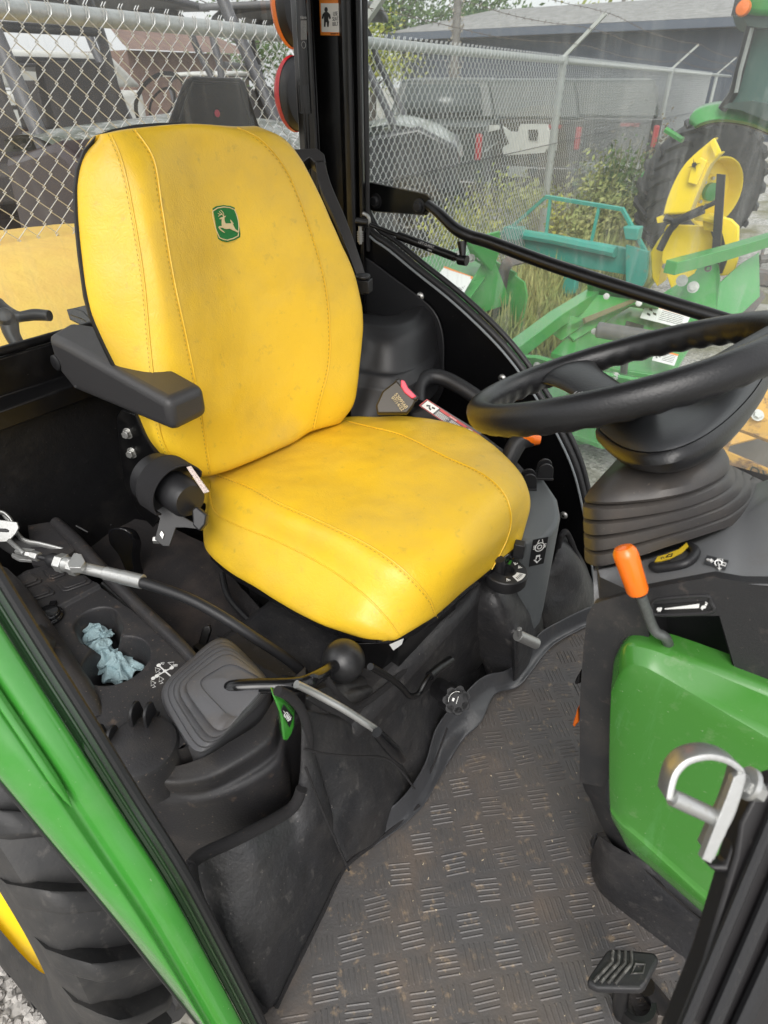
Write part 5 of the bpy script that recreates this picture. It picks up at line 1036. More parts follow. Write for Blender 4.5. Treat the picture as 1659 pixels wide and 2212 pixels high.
# pedal
g = MB(); pz_ = .80
P_ = [UD(x, y, t) for x, y, t in [(1266, 2124, .90), (1272, 2108, .905), (1312, 2050, .93), (1330, 2048, .93), (1414, 2056, .92), (1424, 2070, .91), (1394, 2128, .885), (1386, 2136, .88), (1290, 2134, .89)]]
g.slab(P_, .016); PD = build('pedal', g, M_dash, T, bevel=.005, seg=3)
g = MB(); c_ = sum(P_, V((0, 0, 0))) / len(P_); nn = (P_[2] - P_[0]).cross(P_[4] - P_[0]).normalized(); nn = nn if nn.dot(CAM - c_) > 0 else -nn
def lerp2(u_, v_): a = P_[0].lerp(P_[7], u_); b = P_[2].lerp(P_[4], u_); return a.lerp(b, v_) + nn * .002
for k in range(4):
    u_ = .12 + k * .13; g.tube([lerp2(u_, .05), lerp2(u_ + .13, .62), lerp2(u_ + .02, .95)], .0024, 6)
g.tube([lerp2(.72, .35), lerp2(.92, .4), lerp2(.9, .62), lerp2(.72, .62)], .0018, 6, closed=True)
build('pedal_ribs', g, mat('worn_rubber', (.05, .048, .045), .6, dirt=[((.34, .33, .31), 120, .5, .7, .6)]), PD)
g = MB(); g.tube([UD(1345, 2125, .91), UD(1340, 2170, .95), UD(1345, 2260, 1.0)], .011, 12); g.lathe([(.02, 0), (.028, 0), (.033, -.03), (.035, -.10), (.02, -.10)], UD(1375, 2160, .95), (-.1, -.1, 1), 24); build('pedal_stem', g, M_steel, PD)
g = MB(); g.tube([UD(1395, 2130, .95), UD(1480, 2230, 1.0)], .014, 12); build('pedal_arm', g, M_steel, PD)
# ---------------------------------------------------------------- open door frame edge with striker, very near
g = MB(); D_ = .47
def dp(L, t=D_): return [UD(x, y, t) for x, y in L]
g.prism(dp([(1590, 1850), (1600, 1778), (1640, 1700), (1700, 1680), (1700, 2260), (1448, 2260), (1520, 2080)]), FW * .02)
g.prism(dp([(1570, 1870), (1592, 1800), (1604, 1786), (1612, 1860), (1585, 1890), (1545, 1885), (1530, 1870)], .475), FW * .015)
FRM = build('door_frame', g, mat('frame_black', (.013, .012, .013), .45, dirt=[(DUST, 90, .6, .75, .3)]), T, bevel=.003)
g = MB()
for a, b, r_ in (((1470, 2240), (1680, 1740), .004), ((1530, 2240), (1700, 1850), .005), ((1580, 2260), (1700, 2000), .006)): g.tube(dp([a, b], .464), r_, 8)
build('frame_rib', g, M_blk, FRM)
g = MB().use(M_chrome)
us = [(1446, 1730), (1454, 1690), (1466, 1665), (1490, 1645), (1530, 1636), (1565, 1642), (1590, 1655), (1604, 1672), (1600, 1700), (1580, 1760), (1560, 1800), (1536, 1855)]
Pu = crom(dp(us, .455), 60); g.grid([[p for p in Pu], [p + FW * .024 + RT * .004 for p in Pu]]); 
bl = dp([(1604, 1672), (1596, 1710), (1560, 1800), (1532, 1858), (1520, 1852), (1545, 1790), (1575, 1715), (1588, 1680)], .452); g.prism(bl, FW * .004)
STK = build('door_striker', g, M_chrome, FRM, solid=.0045, bevel=.0008)
g = MB(); g.cyl(UD(1452, 1722, .456), UD(1560, 1772, .460), .0062, seg=18); g.cyl(UD(1600, 1690, .46), UD(1640, 1712, .465), .0075, seg=6); g.cyl(UD(1612, 1690, .46), UD(1622, 1695, .46), .0120, seg=24); build('striker_pin', g, M_chrome, FRM)
# ================================================================ the yard
def lump(s_, a): return lambda p: a * noise.noise(V((p[0] * s_, p[1] * s_, 0)))
M_gravel = bpy.data.materials.new('gravel'); M_gravel.use_nodes = True
n, l = M_gravel.node_tree.nodes, M_gravel.node_tree.links; b = n['Principled BSDF']; b.inputs['Roughness'].default_value = .9
tc = n.new('ShaderNodeTexCoord'); vo = n.new('ShaderNodeTexVoronoi'); vo.inputs['Scale'].default_value = 38; l.new(tc.outputs['Object'], vo.inputs[0])
cr = n.new('ShaderNodeValToRGB'); cr.color_ramp.elements[0].color = (.20, .19, .175, 1); cr.color_ramp.elements[1].color = (.52, .50, .47, 1)
sx_ = n.new('ShaderNodeSeparateColor'); l.new(vo.outputs['Color'], sx_.inputs[0]); l.new(sx_.outputs[0], cr.inputs[0])
md_ = n.new('ShaderNodeMapRange'); md_.inputs[1].default_value = .0; md_.inputs[2].default_value = .5; md_.inputs[3].default_value = 1; md_.inputs[4].default_value = .55; l.new(vo.outputs['Distance'], md_.inputs[0])
n1 = n.new('ShaderNodeTexNoise'); n1.inputs['Scale'].default_value = .9; n1.inputs['Detail'].default_value = 6; l.new(tc.outputs['Object'], n1.inputs[0])
mr = n.new('ShaderNodeMapRange'); mr.inputs[1].default_value = .50; mr.inputs[2].default_value = .62; l.new(n1.outputs[0], mr.inputs[0])
mx = n.new('ShaderNodeMix'); mx.data_type = 'RGBA'; l.new(mr.outputs[0], mx.inputs[0]); l.new(cr.outputs[0], mx.inputs[6]); mx.inputs[7].default_value = (.16, .15, .08, 1)
l.new(mx.outputs[2], b.inputs['Base Color']); bp = n.new('ShaderNodeBump'); bp.inputs['Distance'].default_value = .02; bp.inputs['Strength'].default_value = .8; l.new(md_.outputs[0], bp.inputs['Height']); l.new(bp.outputs[0], b.inputs['Normal'])
g = MB(); R_ = [-300, -60, -20, -8, -5, -4, -3, -2, -1, 0, 1, 2, 4, 10, 60, 300]; R2 = [-300, -60, -10, -3, -1, 0, 1, 2, 3, 4, 5, 6, 8, 10, 14, 20, 40, 100, 400]
g.grid([[V((x, y, 0)) for y in R2] for x in R_]); build('ground', g, M_gravel, kind='structure')
g = MB(); random.seed(5)
for i in range(3200):     # loose stones near the wheel
    x, y = random.uniform(-1.35, .1), random.uniform(-.35, .12); s_ = random.uniform(.007, .015); c = V((x, y, s_ * .4)); vs = []
    for k in range(8): a = 2 * pi * k / 8 + i; vs.append(c + V((cos(a) * s_ * random.uniform(.7, 1.15), sin(a) * s_ * random.uniform(.7, 1.15), random.uniform(-.3, .2) * s_)))
    for k in range(4): a = 2 * pi * k / 4 + i * 2; vs.append(c + V((cos(a) * s_ * .55, sin(a) * s_ * .55, s_ * random.uniform(.35, .7))))
    g.add(vs, [(k, (k + 1) % 8, 8 + ((k + 1) // 2) % 4) if k % 2 else (k, (k + 1) % 8, 8 + k // 2) for k in range(8)] + [((2 * k + 1) % 8, 8 + (k + 1) % 4, 8 + k) for k in range(4)] + [(8, 9, 10, 11)])
tag(build('loose_gravel', g, mat('stone', (.50, .48, .45), .85, var=((.32, .30, .28), 25), bump=(80, .5, 'noise', .004)), kind='stuff'), 'loose pale grey limestone gravel beside the rear wheel', 'gravel', kind='stuff')
# ---------------------------------------------------------------- chain link fence
def fp(y, z=0): return V((-2.2 - .115 * y, y, z))
FT = 1.99; fdir = (fp(1) - fp(0)).normalized(); fnor = V((fdir.y, -fdir.x, 0))
FN = thing('chain_link_fence', 'galvanised chain link fence with top rail and slanted barbed wire arms, running behind the tractor', 'fence', fp(7))
g = MB(); pit = .0365; ystart = -1.2; nW_ = int(20.5 / pit)
hp = pit
for i in range(nW_):
    a = fp(ystart) + fdir * (i * pit); pts = []; nz_ = int((FT + .03 - .05) / hp)
    far = a.y > 7
    for k in range(nz_ + 1):
        o_ = (k + i) % 2; pts.append(a + fdir * (pit * (1.0 if o_ else -.0) + (.003 if o_ else -.003)) + fnor * (.0035 * (1 if (k + i) % 2 else -1)) + V((0, 0, .05 + k * hp)))
    e = pts[-1]; pts += [e + V((0, 0, .018)) + fdir * .004, e + V((0, 0, .035)) - fdir * .004, e + V((0, 0, .048)) + fdir * .008]
    rr = .0025; m_ = 3 if far else 4
    for p in range(len(pts)):
        q0 = pts[max(p - 1, 0)]; q1 = pts[min(p + 1, len(pts) - 1)]
        for s_ in range(m_): an = 2 * pi * s_ / m_; g.v.append(pts[p] + fdir * (cos(an) * rr) + (fnor * .9 + V((0, 0, .4))) * (sin(an) * rr))
    o0 = len(g.v) - len(pts) * m_
    for p in range(len(pts) - 1):
        for s_ in range(m_): g.f.append((o0 + p * m_ + s_, o0 + p * m_ + (s_ + 1) % m_, o0 + (p + 1) * m_ + (s_ + 1) % m_, o0 + (p + 1) * m_ + s_)); g.m.append(0)
build('wire_mesh', g, M_wire, FN)
g = MB(); g.tube([fp(-2, FT) - fnor * .03, fp(6, FT) - fnor * .03, fp(24, FT) - fnor * .03], .028, 16, 24); build('top_rail', g, M_galv, FN)
g = MB(); g.tube([fp(-2, 1.30) + fnor * .008, fp(24, 1.28) + fnor * .008], .003, 6); build('tension_wire', g, mat('dark_wire', (.08, .08, .085), .6), FN)
PY = [3.35, 7.2, 13.6, 20.5]
for y in PY:
    c = fp(y) - fnor * .03
    g = MB(); g.tube([c, c + V((0, 0, FT + .02))], .038, 20); g.lathe([(.041, 0), (.043, .01), (.041, .02)], c + V((0, 0, FT - .12)), (0, 0, 1), 20); g.lathe([(.041, 0), (.043, .01), (.041, .02)], c + V((0, 0, 1.0)), (0, 0, 1), 20)
    g.tube([c + V((0, 0, FT - .03)), c + V((0, 0, FT + .04))], .045, 20); build('fence_post', g, M_galv, FN)
    g = MB(); g.box(c + fnor * .17 + V((0, 0, FT + .19)), (.48, .045, .03), fnor + V((0, 0, .95)), fdir); build('barb_arm', g, mat('rusty_galv', (.40, .41, .39), .6, dirt=[((.22, .10, .04), 14, .6, .7, .8)]), FN)
for k, t in enumerate((.10, .22, .34)):
    g = MB(); pts = []
    for i in range(len(PY) * 8):
        y = -1 + i * .85
        m_ = min(PY, key=lambda q: abs(q - y)); sag = .05 * min(1, abs(m_ - y) / 2)
        pts.append(fp(y) - fnor * .03 + fnor * (.02 + t) + V((0, 0, FT + .04 + t * .95 - sag)))
    Q = crom(pts, 320); g.tube(Q, .0022, 4)
    for i in range(2, 316, 2):
        p = Q[i]; 
        for s_ in range(2): d_ = V((random.uniform(-1, 1), random.uniform(-.4, .4), random.uniform(-1, 1))).normalized() * .018; g.tube([p - d_, p + d_], .0014, 3)
    build('barbed_wire', g, mat('rusty_wire', (.10, .075, .06), .8), FN)
# ---------------------------------------------------------------- foliage helper
def leafmat(name, c1, c2, c3=None):
    m = mat(name, c1, .75, var=(c2, 2.2), dirt=[(c3 or c2, 14, .5, .62, .6)]); 
    return m
def leaves(g, c, R_, n, s_, flat=1.0, clump=7):
    cl = [V((random.gauss(0, .5), random.gauss(0, .5), random.gauss(0, .45) * flat)) for _ in range(clump)]
    for i in range(n):
        q = random.choice(cl); d = V((random.gauss(0, .28), random.gauss(0, .28), random.gauss(0, .26) * flat)); p = V(c) + V(((q.x + d.x) * R_[0], (q.y + d.y) * R_[1], (q.z + d.z) * R_[2]))
        a = V((random.uniform(-1, 1), random.uniform(-1, 1), random.uniform(-.6, 1))).normalized(); b_ = a.orthogonal().normalized(); b_ = (b_ + a.cross(b_) * random.uniform(-1, 1)).normalized(); k = s_ * random.uniform(.6, 1.4)
        g.add([p - b_ * k, p + a.cross(b_) * k * .45, p + b_ * k, p - a.cross(b_) * k * .45], [(0, 1, 2, 3)])
def tree(x, y, h, r, lab, mt, n=2600, s_=.16, cat='tree', group='trees on the skyline', clump=14):
    t = thing('tree', lab, cat, (x, y, 0), group); g = MB(); top = V((x, y, h))
    g.tube([V((x, y, 0)), V((x + .15, y, h * .4)), V((x - .1, y, h * .85))], [.22, .15, .05], 10, 12)
    for k in range(9):
        a = k * 2.4; z = h * (.35 + .055 * k); g.tube([V((x, y, z)), V((x + cos(a) * r * .4, y + sin(a) * r * .4, z + h * .10)), V((x + cos(a) * r * .75, y + sin(a) * r * .75, z + h * .16))], [.07, .04, .015], 6, 8)
    build('trunk', g, mat('bark', (.10, .085, .07), .9, var=((.05, .045, .04), 5)), t)
    g = MB(); leaves(g, (x, y, h * .66), (r, r, h * .36), n, s_, clump=clump); build('crown', g, mt, t); return t
LF1 = leafmat('leaf_dark', (.035, .075, .028), (.06, .11, .035)); LF2 = leafmat('leaf_mid', (.055, .11, .035), (.10, .15, .05)); LF3 = leafmat('leaf_yellow', (.42, .40, .07), (.24, .30, .06)); LF4 = leafmat('leaf_olive', (.24, .29, .09), (.38, .36, .14), (.13, .18, .06))
# ---------------------------------------------------------------- long low building with grey hip roof
BD = thing('low_building', 'long single storey dark blue building with a wide grey shingle roof beyond the fence', 'building', (-12, 40, 0))
def at(x, y, Y): return U(x, y, 'Y', Y)
g = MB(); e1, e2 = at(830, 72, 30), at(1750, 62, 30); r1_, r2_ = at(1068, 21, 36), at(1750, 14, 36)
ez_ = e1.z; 
E_ = [V((e1.x, 30, ez_)), V((e2.x + 8, 30, ez_))]; RG = [V((r1_.x, 36, r1_.z)), V((e2.x + 8, 36, r1_.z))]; EB = [V((e1.x - .5, 42, ez_)), V((e2.x + 8, 42, ez_))]
g.add(E_ + RG + EB, [(0, 1, 3, 2), (2, 3, 5, 4), (0, 2, 4), (1, 5, 3)]); build('roof', g, mat('shingle', (.29, .285, .28), .9, bump=(30, .5, 'noise', .02), var=((.19, .185, .18), 3)), BD)
g = MB(); g.prism([V((e1.x + .6, 30.7, 0)), V((e2.x + 8, 30.7, 0)), V((e2.x + 8, 41, 0)), V((e1.x + .6, 41, 0))], (0, 0, ez_ - .3)); build('wall', g, mat('siding_blue', (.045, .055, .075), .7, bump=(5, .4, 'wave', .02), var=((.06, .07, .09), 1.2)), BD)
g = MB(); g.prism([V((e1.x, 30, ez_ - .28)), V((e2.x + 8, 30, ez_ - .28)), V((e2.x + 8, 30, ez_ - .01)), V((e1.x, 30, ez_ - .01))], (0, .05, 0)); build('fascia', g, mat('fascia_blue', (.075, .09, .12), .6), BD)
g = MB(); g.prism([V((e1.x, 30.06, ez_ - .30)), V((e2.x + 8, 30.06, ez_ - .30)), V((e2.x + 8, 30.7, ez_ - .30)), V((e1.x, 30.7, ez_ - .30))], (0, 0, .02)); build('soffit', g, mat('soffit_grey', (.08, .08, .085), .8), BD)
# trees
for x, y, Y, h_, r_, lab, mt in ((870, 15, 34, 11, 2.6, 'bushy mid green tree behind the left end of the grey roof', LF2), (935, 12, 38, 9.5, 2.6, 'dark green tree right of the pillar, between the bushy tree and the vine pole', LF1),
        (1025, 8, 52, 11, 2.0, 'narrow dark conifer on the skyline just right of the vine pole', LF1), (1110, 8, 60, 12, 4.2, 'wide distant green tree above the grey roof ridge', LF2), (1265, 12, 50, 9.6, 3.2, 'yellowish autumn tree above the middle of the roof ridge', LF3),
        (520, 0, 30, 10, 3.2, 'green tree seen over the fence through the rear window', LF2), (800, 30, 30, 7, 1.8, 'yellow green tree directly right of the black pillar', LF3)):
    p = at(x, 100, Y); tree(p.x, Y, h_ * .62, r_, lab, mt, 2400, .13 * Y / 36)
def pole(x, Y, h_, r_, lab, vine=False, name='utility_pole', cat='pole'):
    p = at(x, 100, Y); g = MB(); g.tube([V((p.x, Y, 0)), V((p.x, Y, h_))], [r_, r_ * .8], 12); t = build(name, g, mat('weathered_wood', (.20, .19, .175), .9, var=((.12, .11, .10), 8)), None); tag(t, lab, cat)
    if vine:
        g = MB(); leaves(g, (p.x, Y, h_ * .40), (.10, .10, h_ * .28), 500, .035, clump=20); build('vine', g, mat('dry_vine', (.28, .25, .20), .9), t)
pole(984, 12.5, 5.2, .085, 'weathered pole wrapped in dry vine standing just behind the fence', True)
pole(1331, 46, 9.5, .13, 'dark utility pole rising behind the roof, leftmost of the distant poles'); pole(1419, 62, 11, .07, 'slim pale pole behind the roof, right of the dark one', name='light_pole'); pole(1490, 70, 12, .06, 'thin pale pole farthest right behind the roof', name='light_pole')
# ---------------------------------------------------------------- vehicles parked behind the fence
M_glassd = mat('dark_window', (.035, .045, .045), .12, spec=.6); M_vblk = mat('vehicle_black', (.020, .021, .023), .3, coat=.4); M_vgrn = mat('vehicle_darkgreen', (.016, .024, .021), .4, coat=.15, dirt=[((.06, .055, .045), 5, .5, .7, .5)]); M_vbrn = mat('vehicle_brown', (.030, .026, .020), .45, coat=.1); M_vwht = mat('vehicle_white', (.50, .50, .47), .5, dirt=[((.22, .21, .19), 5, .5, .75, .5)]); M_topper = mat('topper_glass', (.04, .048, .045), .35, spec=.3)
M_tail = mat('tail_light', (.30, .012, .016), .3); M_roll = mat('roll_cage', (.06, .06, .068), .45); M_seatg = mat('utv_seat', (.055, .048, .048), .8); M_camo = mat('camo_hood', (.20, .21, .19), .45, coat=.5, var=((.07, .09, .06), 9), dirt=[((.5, .5, .48), 16, .55, .6, .7), ((.05, .05, .04), 22, .58, .62, .8)]); M_maroon = mat('maroon', (.022, .009, .011), .35, coat=.3)
def pickup(c, ang, m, lab, topper=False):
    """tailgate faces local -x ; c is ground point under the tailgate centre"""
    t = thing('pickup_truck', lab, 'pickup truck', c, 'pickup trucks parked behind the fence'); X = V((cos(ang), sin(ang), 0)); Y = V((-X.y, X.x, 0)); c = V(c)
    def q(x, y, z): return c + X * x + Y * y + V((0, 0, z))
    def boxq(g, x0, x1, y0, y1, z0, z1): g.add([q(a, b_, c_) for c_ in (z0, z1) for b_ in (y0, y1) for a in (x0, x1)], [(0, 2, 3, 1), (4, 5, 7, 6), (0, 1, 5, 4), (2, 6, 7, 3), (0, 4, 6, 2), (1, 3, 7, 5)])
    g = MB(); P_ = [(0, .55), (0, 1.33), (2.0, 1.33), (2.0, 1.36), (4.2, 1.30), (5.5, 1.16), (5.6, .6), (5.2, .42), (.15, .42)]
    g.prism([q(x, -.95, z) for x, z in P_], Y * 1.9); body = build('body', g, m, t, bevel=.05, seg=3)
    g = MB(); P_ = [(1.95, 1.34), (2.15, 1.86), (3.3, 1.90), (4.1, 1.34)] if not topper else [(.05, 1.34), (.25, 1.86), (3.3, 1.90), (4.1, 1.34)]
    lo = [q(x, -.88 if z < 1.5 else -.72, z) for x, z in P_]; hi = [q(x, .88 if z < 1.5 else .72, z) for x, z in P_]; g.add(lo + hi, [(0, 1, 2, 3), (7, 6, 5, 4), (0, 4, 5, 1), (1, 5, 6, 2), (2, 6, 7, 3), (3, 7, 4, 0)]); build('cab', g, M_topper if topper else m, t, bevel=.04, seg=3)
    g = MB(); x0, x1 = (.22, .33) if topper else (1.97, 2.10)
    g.add([q(x0 - .05, -.68, 1.42), q(x0 - .05, .68, 1.42), q(x1 - .02, .60, 1.80), q(x1 - .02, -.60, 1.80)], [(0, 1, 2, 3)])
    g.v = [p - X * .03 for p in g.v]; build('rear_window', g, M_glassd, t, solid=.01)
    for s_ in (-1, 1):
        g = MB(); P_ = [(2.3, 1.40), (2.38, 1.80), (3.2, 1.82), (3.75, 1.40)]; g.prism([q(x, s_ * (.875 if z < 1.5 else .755), z) for x, z in P_], Y * s_ * .012); build('side_window', g, M_glassd, t)
        g = MB(); g.box(q(-.01, s_ * .88, 1.08), (.05, .09, .32), X, Y); build('tail_light', g, M_tail, t, bevel=.02)
        for xx in (1.05, 4.5):
            g = MB(); g.lathe([(.12, .11), (.22, .10), (.36, .08), (.39, .0), (.36, -.1), (.1, -.1)], q(xx, s_ * .86, .39), Y * s_, 28); w_ = build('wheel', g, M_tyre, t); g = MB(); g.lathe([(0, .10), (.20, .115), (.22, .10)], q(xx, s_ * .86, .39), Y * s_, 20); build('hubcap', g, M_galv, w_)
    g = MB(); boxq(g, -.12, .05, -.9, .9, .50, .68); build('bumper', g, M_vblk if m is not M_vblk else M_galv, t, bevel=.03)
    g = MB(); g.box(q(-.015, 0, 1.17), (.03, .22, .06), X, Y); build('tailgate_handle', g, M_vblk, t, bevel=.01)
    g = MB(); g.box(q(-.14, 0, .60), (.02, .32, .15), X, Y); build('licence_plate', g, M_galv, t, bevel=.004)
    g = MB(); g.tube([q(-.012, -.78, .80), q(-.012, .78, .80), q(-.012, .78, 1.28), q(-.012, -.78, 1.28)], .008, 6, closed=True); build('tailgate_seam', g, M_ink, t)
    for s_ in (-1, 1):
        for xx in (1.05, 4.5): g = MB(); g.tube([q(xx + .47 * cos(a), s_ * .95, .40 + .47 * sin(a)) for a in [pi * i / 12 for i in range(13)]], .03, 8); build('wheel_arch', g, M_ink, t)
        g = MB(); g.tube([q(.1, s_ * .955, 1.02), q(5.3, s_ * .955, 1.0)], .012, 6); build('side_trim', g, M_galv, t)
        if topper:
            for x0_, x1_ in ((.35, 1.05), (1.15, 1.9)): g = MB(); g.prism([q(x0_, s_ * .87, 1.42), q(x1_, s_ * .87, 1.42), q(x1_, s_ * .765, 1.78), q(x0_ + .08, s_ * .765, 1.78)], Y * s_ * .014); build('topper_window', g, M_glassd, t)
    if topper: g = MB(); g.box(q(-.03, -.45, 1.24), (.02, .30, .05), X, Y); build('badge', g, M_tail, t)
    return t
def gp(x, y, Y, z=0): p = U(x, 300, 'Y', Y); return (p.x, p.y, z)
p = at(900, 270, 8.6); pickup((p.x, 8.6, 0), RD(112), M_vgrn, 'dark green pickup truck seen from behind, just left of the white panel')
p = at(1130, 270, 11.0); pickup((p.x, 11, 0), RD(112), M_vbrn, 'dark brown covered pickup behind the white panel, between green and black trucks', True)
p = at(1300, 270, 12.3); pickup((p.x, 12.3, 0), RD(108), M_vblk, 'black truck farthest right behind the fence with a red badge on its lid', True)
g = MB(); W3 = [(1112, 275), (1130, 290), (1155, 285), (1160, 272), (1205, 272), (1225, 290), (1238, 268), (1230, 300), (1215, 325), (1175, 322), (1165, 332), (1100, 336), (1100, 322), (1118, 312)]
P_ = [U(x, y, 'Y', 10.2) for x, y in [(1085, 273), (1100, 284), (1118, 285), (1124, 268), (1180, 268), (1184, 282), (1203, 275), (1200, 325), (1180, 322), (1175, 330), (1088, 336), (1086, 318), (1100, 310)]]
g.use(M_vwht).prism(P_, (0, .05, 0)); g.use(M_ink); g.prism([U(x, y, 'Y', 10.18) for x, y in [(1142, 280), (1162, 280), (1160, 304), (1142, 302)]], (0, .01, 0)); tag(build('body_panel', g, M_vwht), 'white plastic body panel with a dark square opening, propped behind the fence', 'panel')
g = MB(); P_ = [U(x, y, 'Y', 9.4) for x, y in [(1028, 272), (1075, 270), (1076, 280), (1052, 286), (1040, 300), (1032, 298)]]; g.prism(P_, (0, .05, 0)); tag(build('body_panel', g, M_vwht), 'small white plastic corner piece between the green truck and the red lamp', 'panel')
def utv(c, ang, lab, roofm, bodym, s_=1.0, tilt=0):
    t = thing('utility_vehicle', lab, 'utility vehicle', c, 'side by side utility vehicles behind the fence'); X = V((cos(ang), sin(ang), 0)); Y = V((-X.y, X.x, 0)); c = V(c)
    def q(x, y, z): return c + (X * x + Y * y + V((0, 0, z))) * s_
    g = MB(); P_ = [(-1.5, .55), (-1.5, 1.0), (-.55, 1.02), (-.5, .62), (.55, .60), (.62, 1.02), (1.1, 1.10), (1.45, .95), (1.5, .55)]; g.prism([q(x, -.72, z) for x, z in P_], Y * 1.44 * s_); build('body', g, bodym, t, bevel=.04)
    g = MB(); g.loft([[q(.62, y, 1.04), q(.62, y, 1.06) + V((0, 0, .02)), q(.9, y, 1.16 - .1 * y * y), q(1.3, y, 1.06 - .1 * y * y), q(1.5, y, .86)] for y in (-.70, -.5, 0, .5, .70)], 14, 14); build('hood', g, M_camo, t)
    g = MB(); g.loft([[q(x, y, 1.93 + .07 * cos(y * 1.6) - .03 * abs(x) ** 2) for x in (-.75, -.6, 0, .5, .68)] for y in (-.74, -.7, 0, .7, .74)], 16, 16); build('roof', g, roofm, t, solid=.05)
    for y in (-.66, .66):
        g = MB(); g.tube([q(-.62, y, .95), q(-.66, y * .98, 1.5), q(-.62, y * .9, 1.9), q(.35, y * .9, 1.92), q(.62, y * .95, 1.55), q(.92, y, 1.02)], .032 * s_, 12, 50); build('roll_bar', g, M_roll, t)
    g = MB(); g.tube([q(-.64, -.6, 1.55), q(-.64, .6, 1.55)], .026 * s_, 10); build('cross_bar', g, M_roll, t)
    for y in (-.36, .36):
        g = MB(); g.loft([[q(-.42, y + a, .80), q(-.46, y + a, 1.1), q(-.52, y + a * .9, 1.36), q(-.56, y + a * .8, 1.40), q(-.60, y + a * .9, 1.34), q(-.58, y + a, .85)] for a in (-.25, -.2, .2, .25)], 20, 12); g.box(q(-.15, y, .84), (.5 * s_, .48 * s_, .14 * s_), X, Y); build('seat', g, M_seatg, t, bevel=.02)
    g = MB(); g.lathe([(.17, 0), (.19, .012), (.17, .024)], q(.28, .36, 1.2), (X * -.8 + V((0, 0, .6))), 24); build('steering_wheel', g, M_blk, t)
    for xx in (-1.0, 1.0):
        for y in (-.68, .68): g = MB(); g.lathe([(.1, .12), (.24, .12), (.32, .06), (.33, 0), (.32, -.06), (.24, -.12), (.1, -.12)], q(xx, y, .33), Y, 24); build('wheel', g, M_tyre, t)
    return t
utv((-4.25, 2.62, .34), RD(-3), 'nearest utility vehicle through the rear window, camouflage hood and grey seats, left of the others', M_roll, M_maroon, 1.14)
utv((-6.9, 4.7, .30), RD(8), 'utility vehicle behind the camouflage hood one, right of it, with dark red rear box', M_roll, M_maroon, 1.1)
utv((-5.4, 6.1, .25), RD(30), 'utility vehicle beside the black pillar, grey roof high over the fence rail', mat('roof_grey', (.12, .12, .125), .5), M_vblk, 1.1)
p = U(60, 240, 'X', -9); utv((-9, p.y, 0), RD(-10), 'utility vehicle in the second row at the far left of the rear window', M_roll, M_maroon)
p = U(470, 190, 'X', -12); utv((-12, p.y, 0), RD(10), 'pale utility vehicle farthest back behind the emblem bracket', M_vwht, M_vwht)
g = MB(); p = U(80, 190, 'X', -14); g.box((-14, p.y, 1.2), (2.2, 3.2, 1.0)); g.prism([V((-14.8, p.y - 2, 1.75)), V((-14.6, p.y - 1.2, 2.3)), V((-14.6, p.y + 1.2, 2.3)), V((-14.8, p.y + 2, 1.75))], (1.4, 0, 0)); tag(build('parked_van', g, M_vwht, bevel=.1, seg=3), 'white van blurred in the far background at the left of the rear window', 'van')
g = MB(); p = U(330, 60, 'X', -16); p.y += 1.2; g.prism([V((-16, p.y - 2, 2.5)), V((-16, p.y + 2, 2.5)), V((-18, p.y + 1.2, 3.3)), V((-18, p.y - 1.2, 3.3))], (-.2, 0, .1)); g.box((-17.5, p.y, 1.25), (2, 3.4, 2.5)); tag(build('brown_shed', g, mat('shed_brown', (.20, .13, .10), .85, var=((.14, .09, .08), 4))), 'brown roofed shed far behind the utility vehicles', 'shed')
# ---------------------------------------------------------------- weeds
random.seed(11)
g = MB()
for i in range(22000):
    y = random.uniform(2.5, 16) if i % 2 else random.uniform(4, 10); base = fp(y); off_ = random.uniform(-.5, 1.25 if y > 4.6 else .3); x = base.x + off_; h_ = random.uniform(.08, .28) + (random.random() ** 3) * .25 * (1 if off_ < .6 else .3)
    p = V((x, y, 0)); d_ = V((random.gauss(0, .3), random.gauss(0, .3), 1)).normalized() * h_; s_ = V((random.uniform(-1, 1), random.uniform(-1, 1), 0)).normalized() * random.uniform(.004, .011) * (1 + y * .08); g.add([p - s_, p + s_, p + d_ * .6 + s_ * .8, p + d_, p + d_ * .6 - s_ * .8], [(0, 1, 2, 3, 4)])
tag(build('weed_grass', g, LF4, kind='stuff'), 'rough green and yellow grass along the foot of the fence', 'grass', kind='stuff')
WD = [(1000, 440, 6.3, .75, LF3, 'yellow green weed clump against the fence, left of the teal frame'), (1075, 440, 7.0, .95, LF3, 'tall yellow goldenrod in front of the second fence post'), (1150, 450, 7.6, .85, LF4, 'leafy olive weeds at the foot of the fence post inside the teal frame'), (1230, 460, 7.9, .70, LF4, 'dense green weeds behind the middle of the teal frame'),
      (1290, 430, 8.8, 1.0, LF4, 'tall brownish shrub right of the second fence post'), (1350, 400, 9.6, 1.15, LF2, 'tall weed bush just left of the large tractor tyre'), (1330, 330, 12.5, 1.2, leafmat('leaf_brown', (.16, .12, .07), (.10, .09, .045)), 'dry brown shrub in front of the black truck'), (950, 470, 5.4, .35, LF4, 'low weed tuft at the fence above the black fender panel'), (120, 420, 1.9, .8, leafmat('leaf_brown', (.16, .12, .07), (.10, .09, .045)), 'thin dry weeds at the fence behind the seat')]
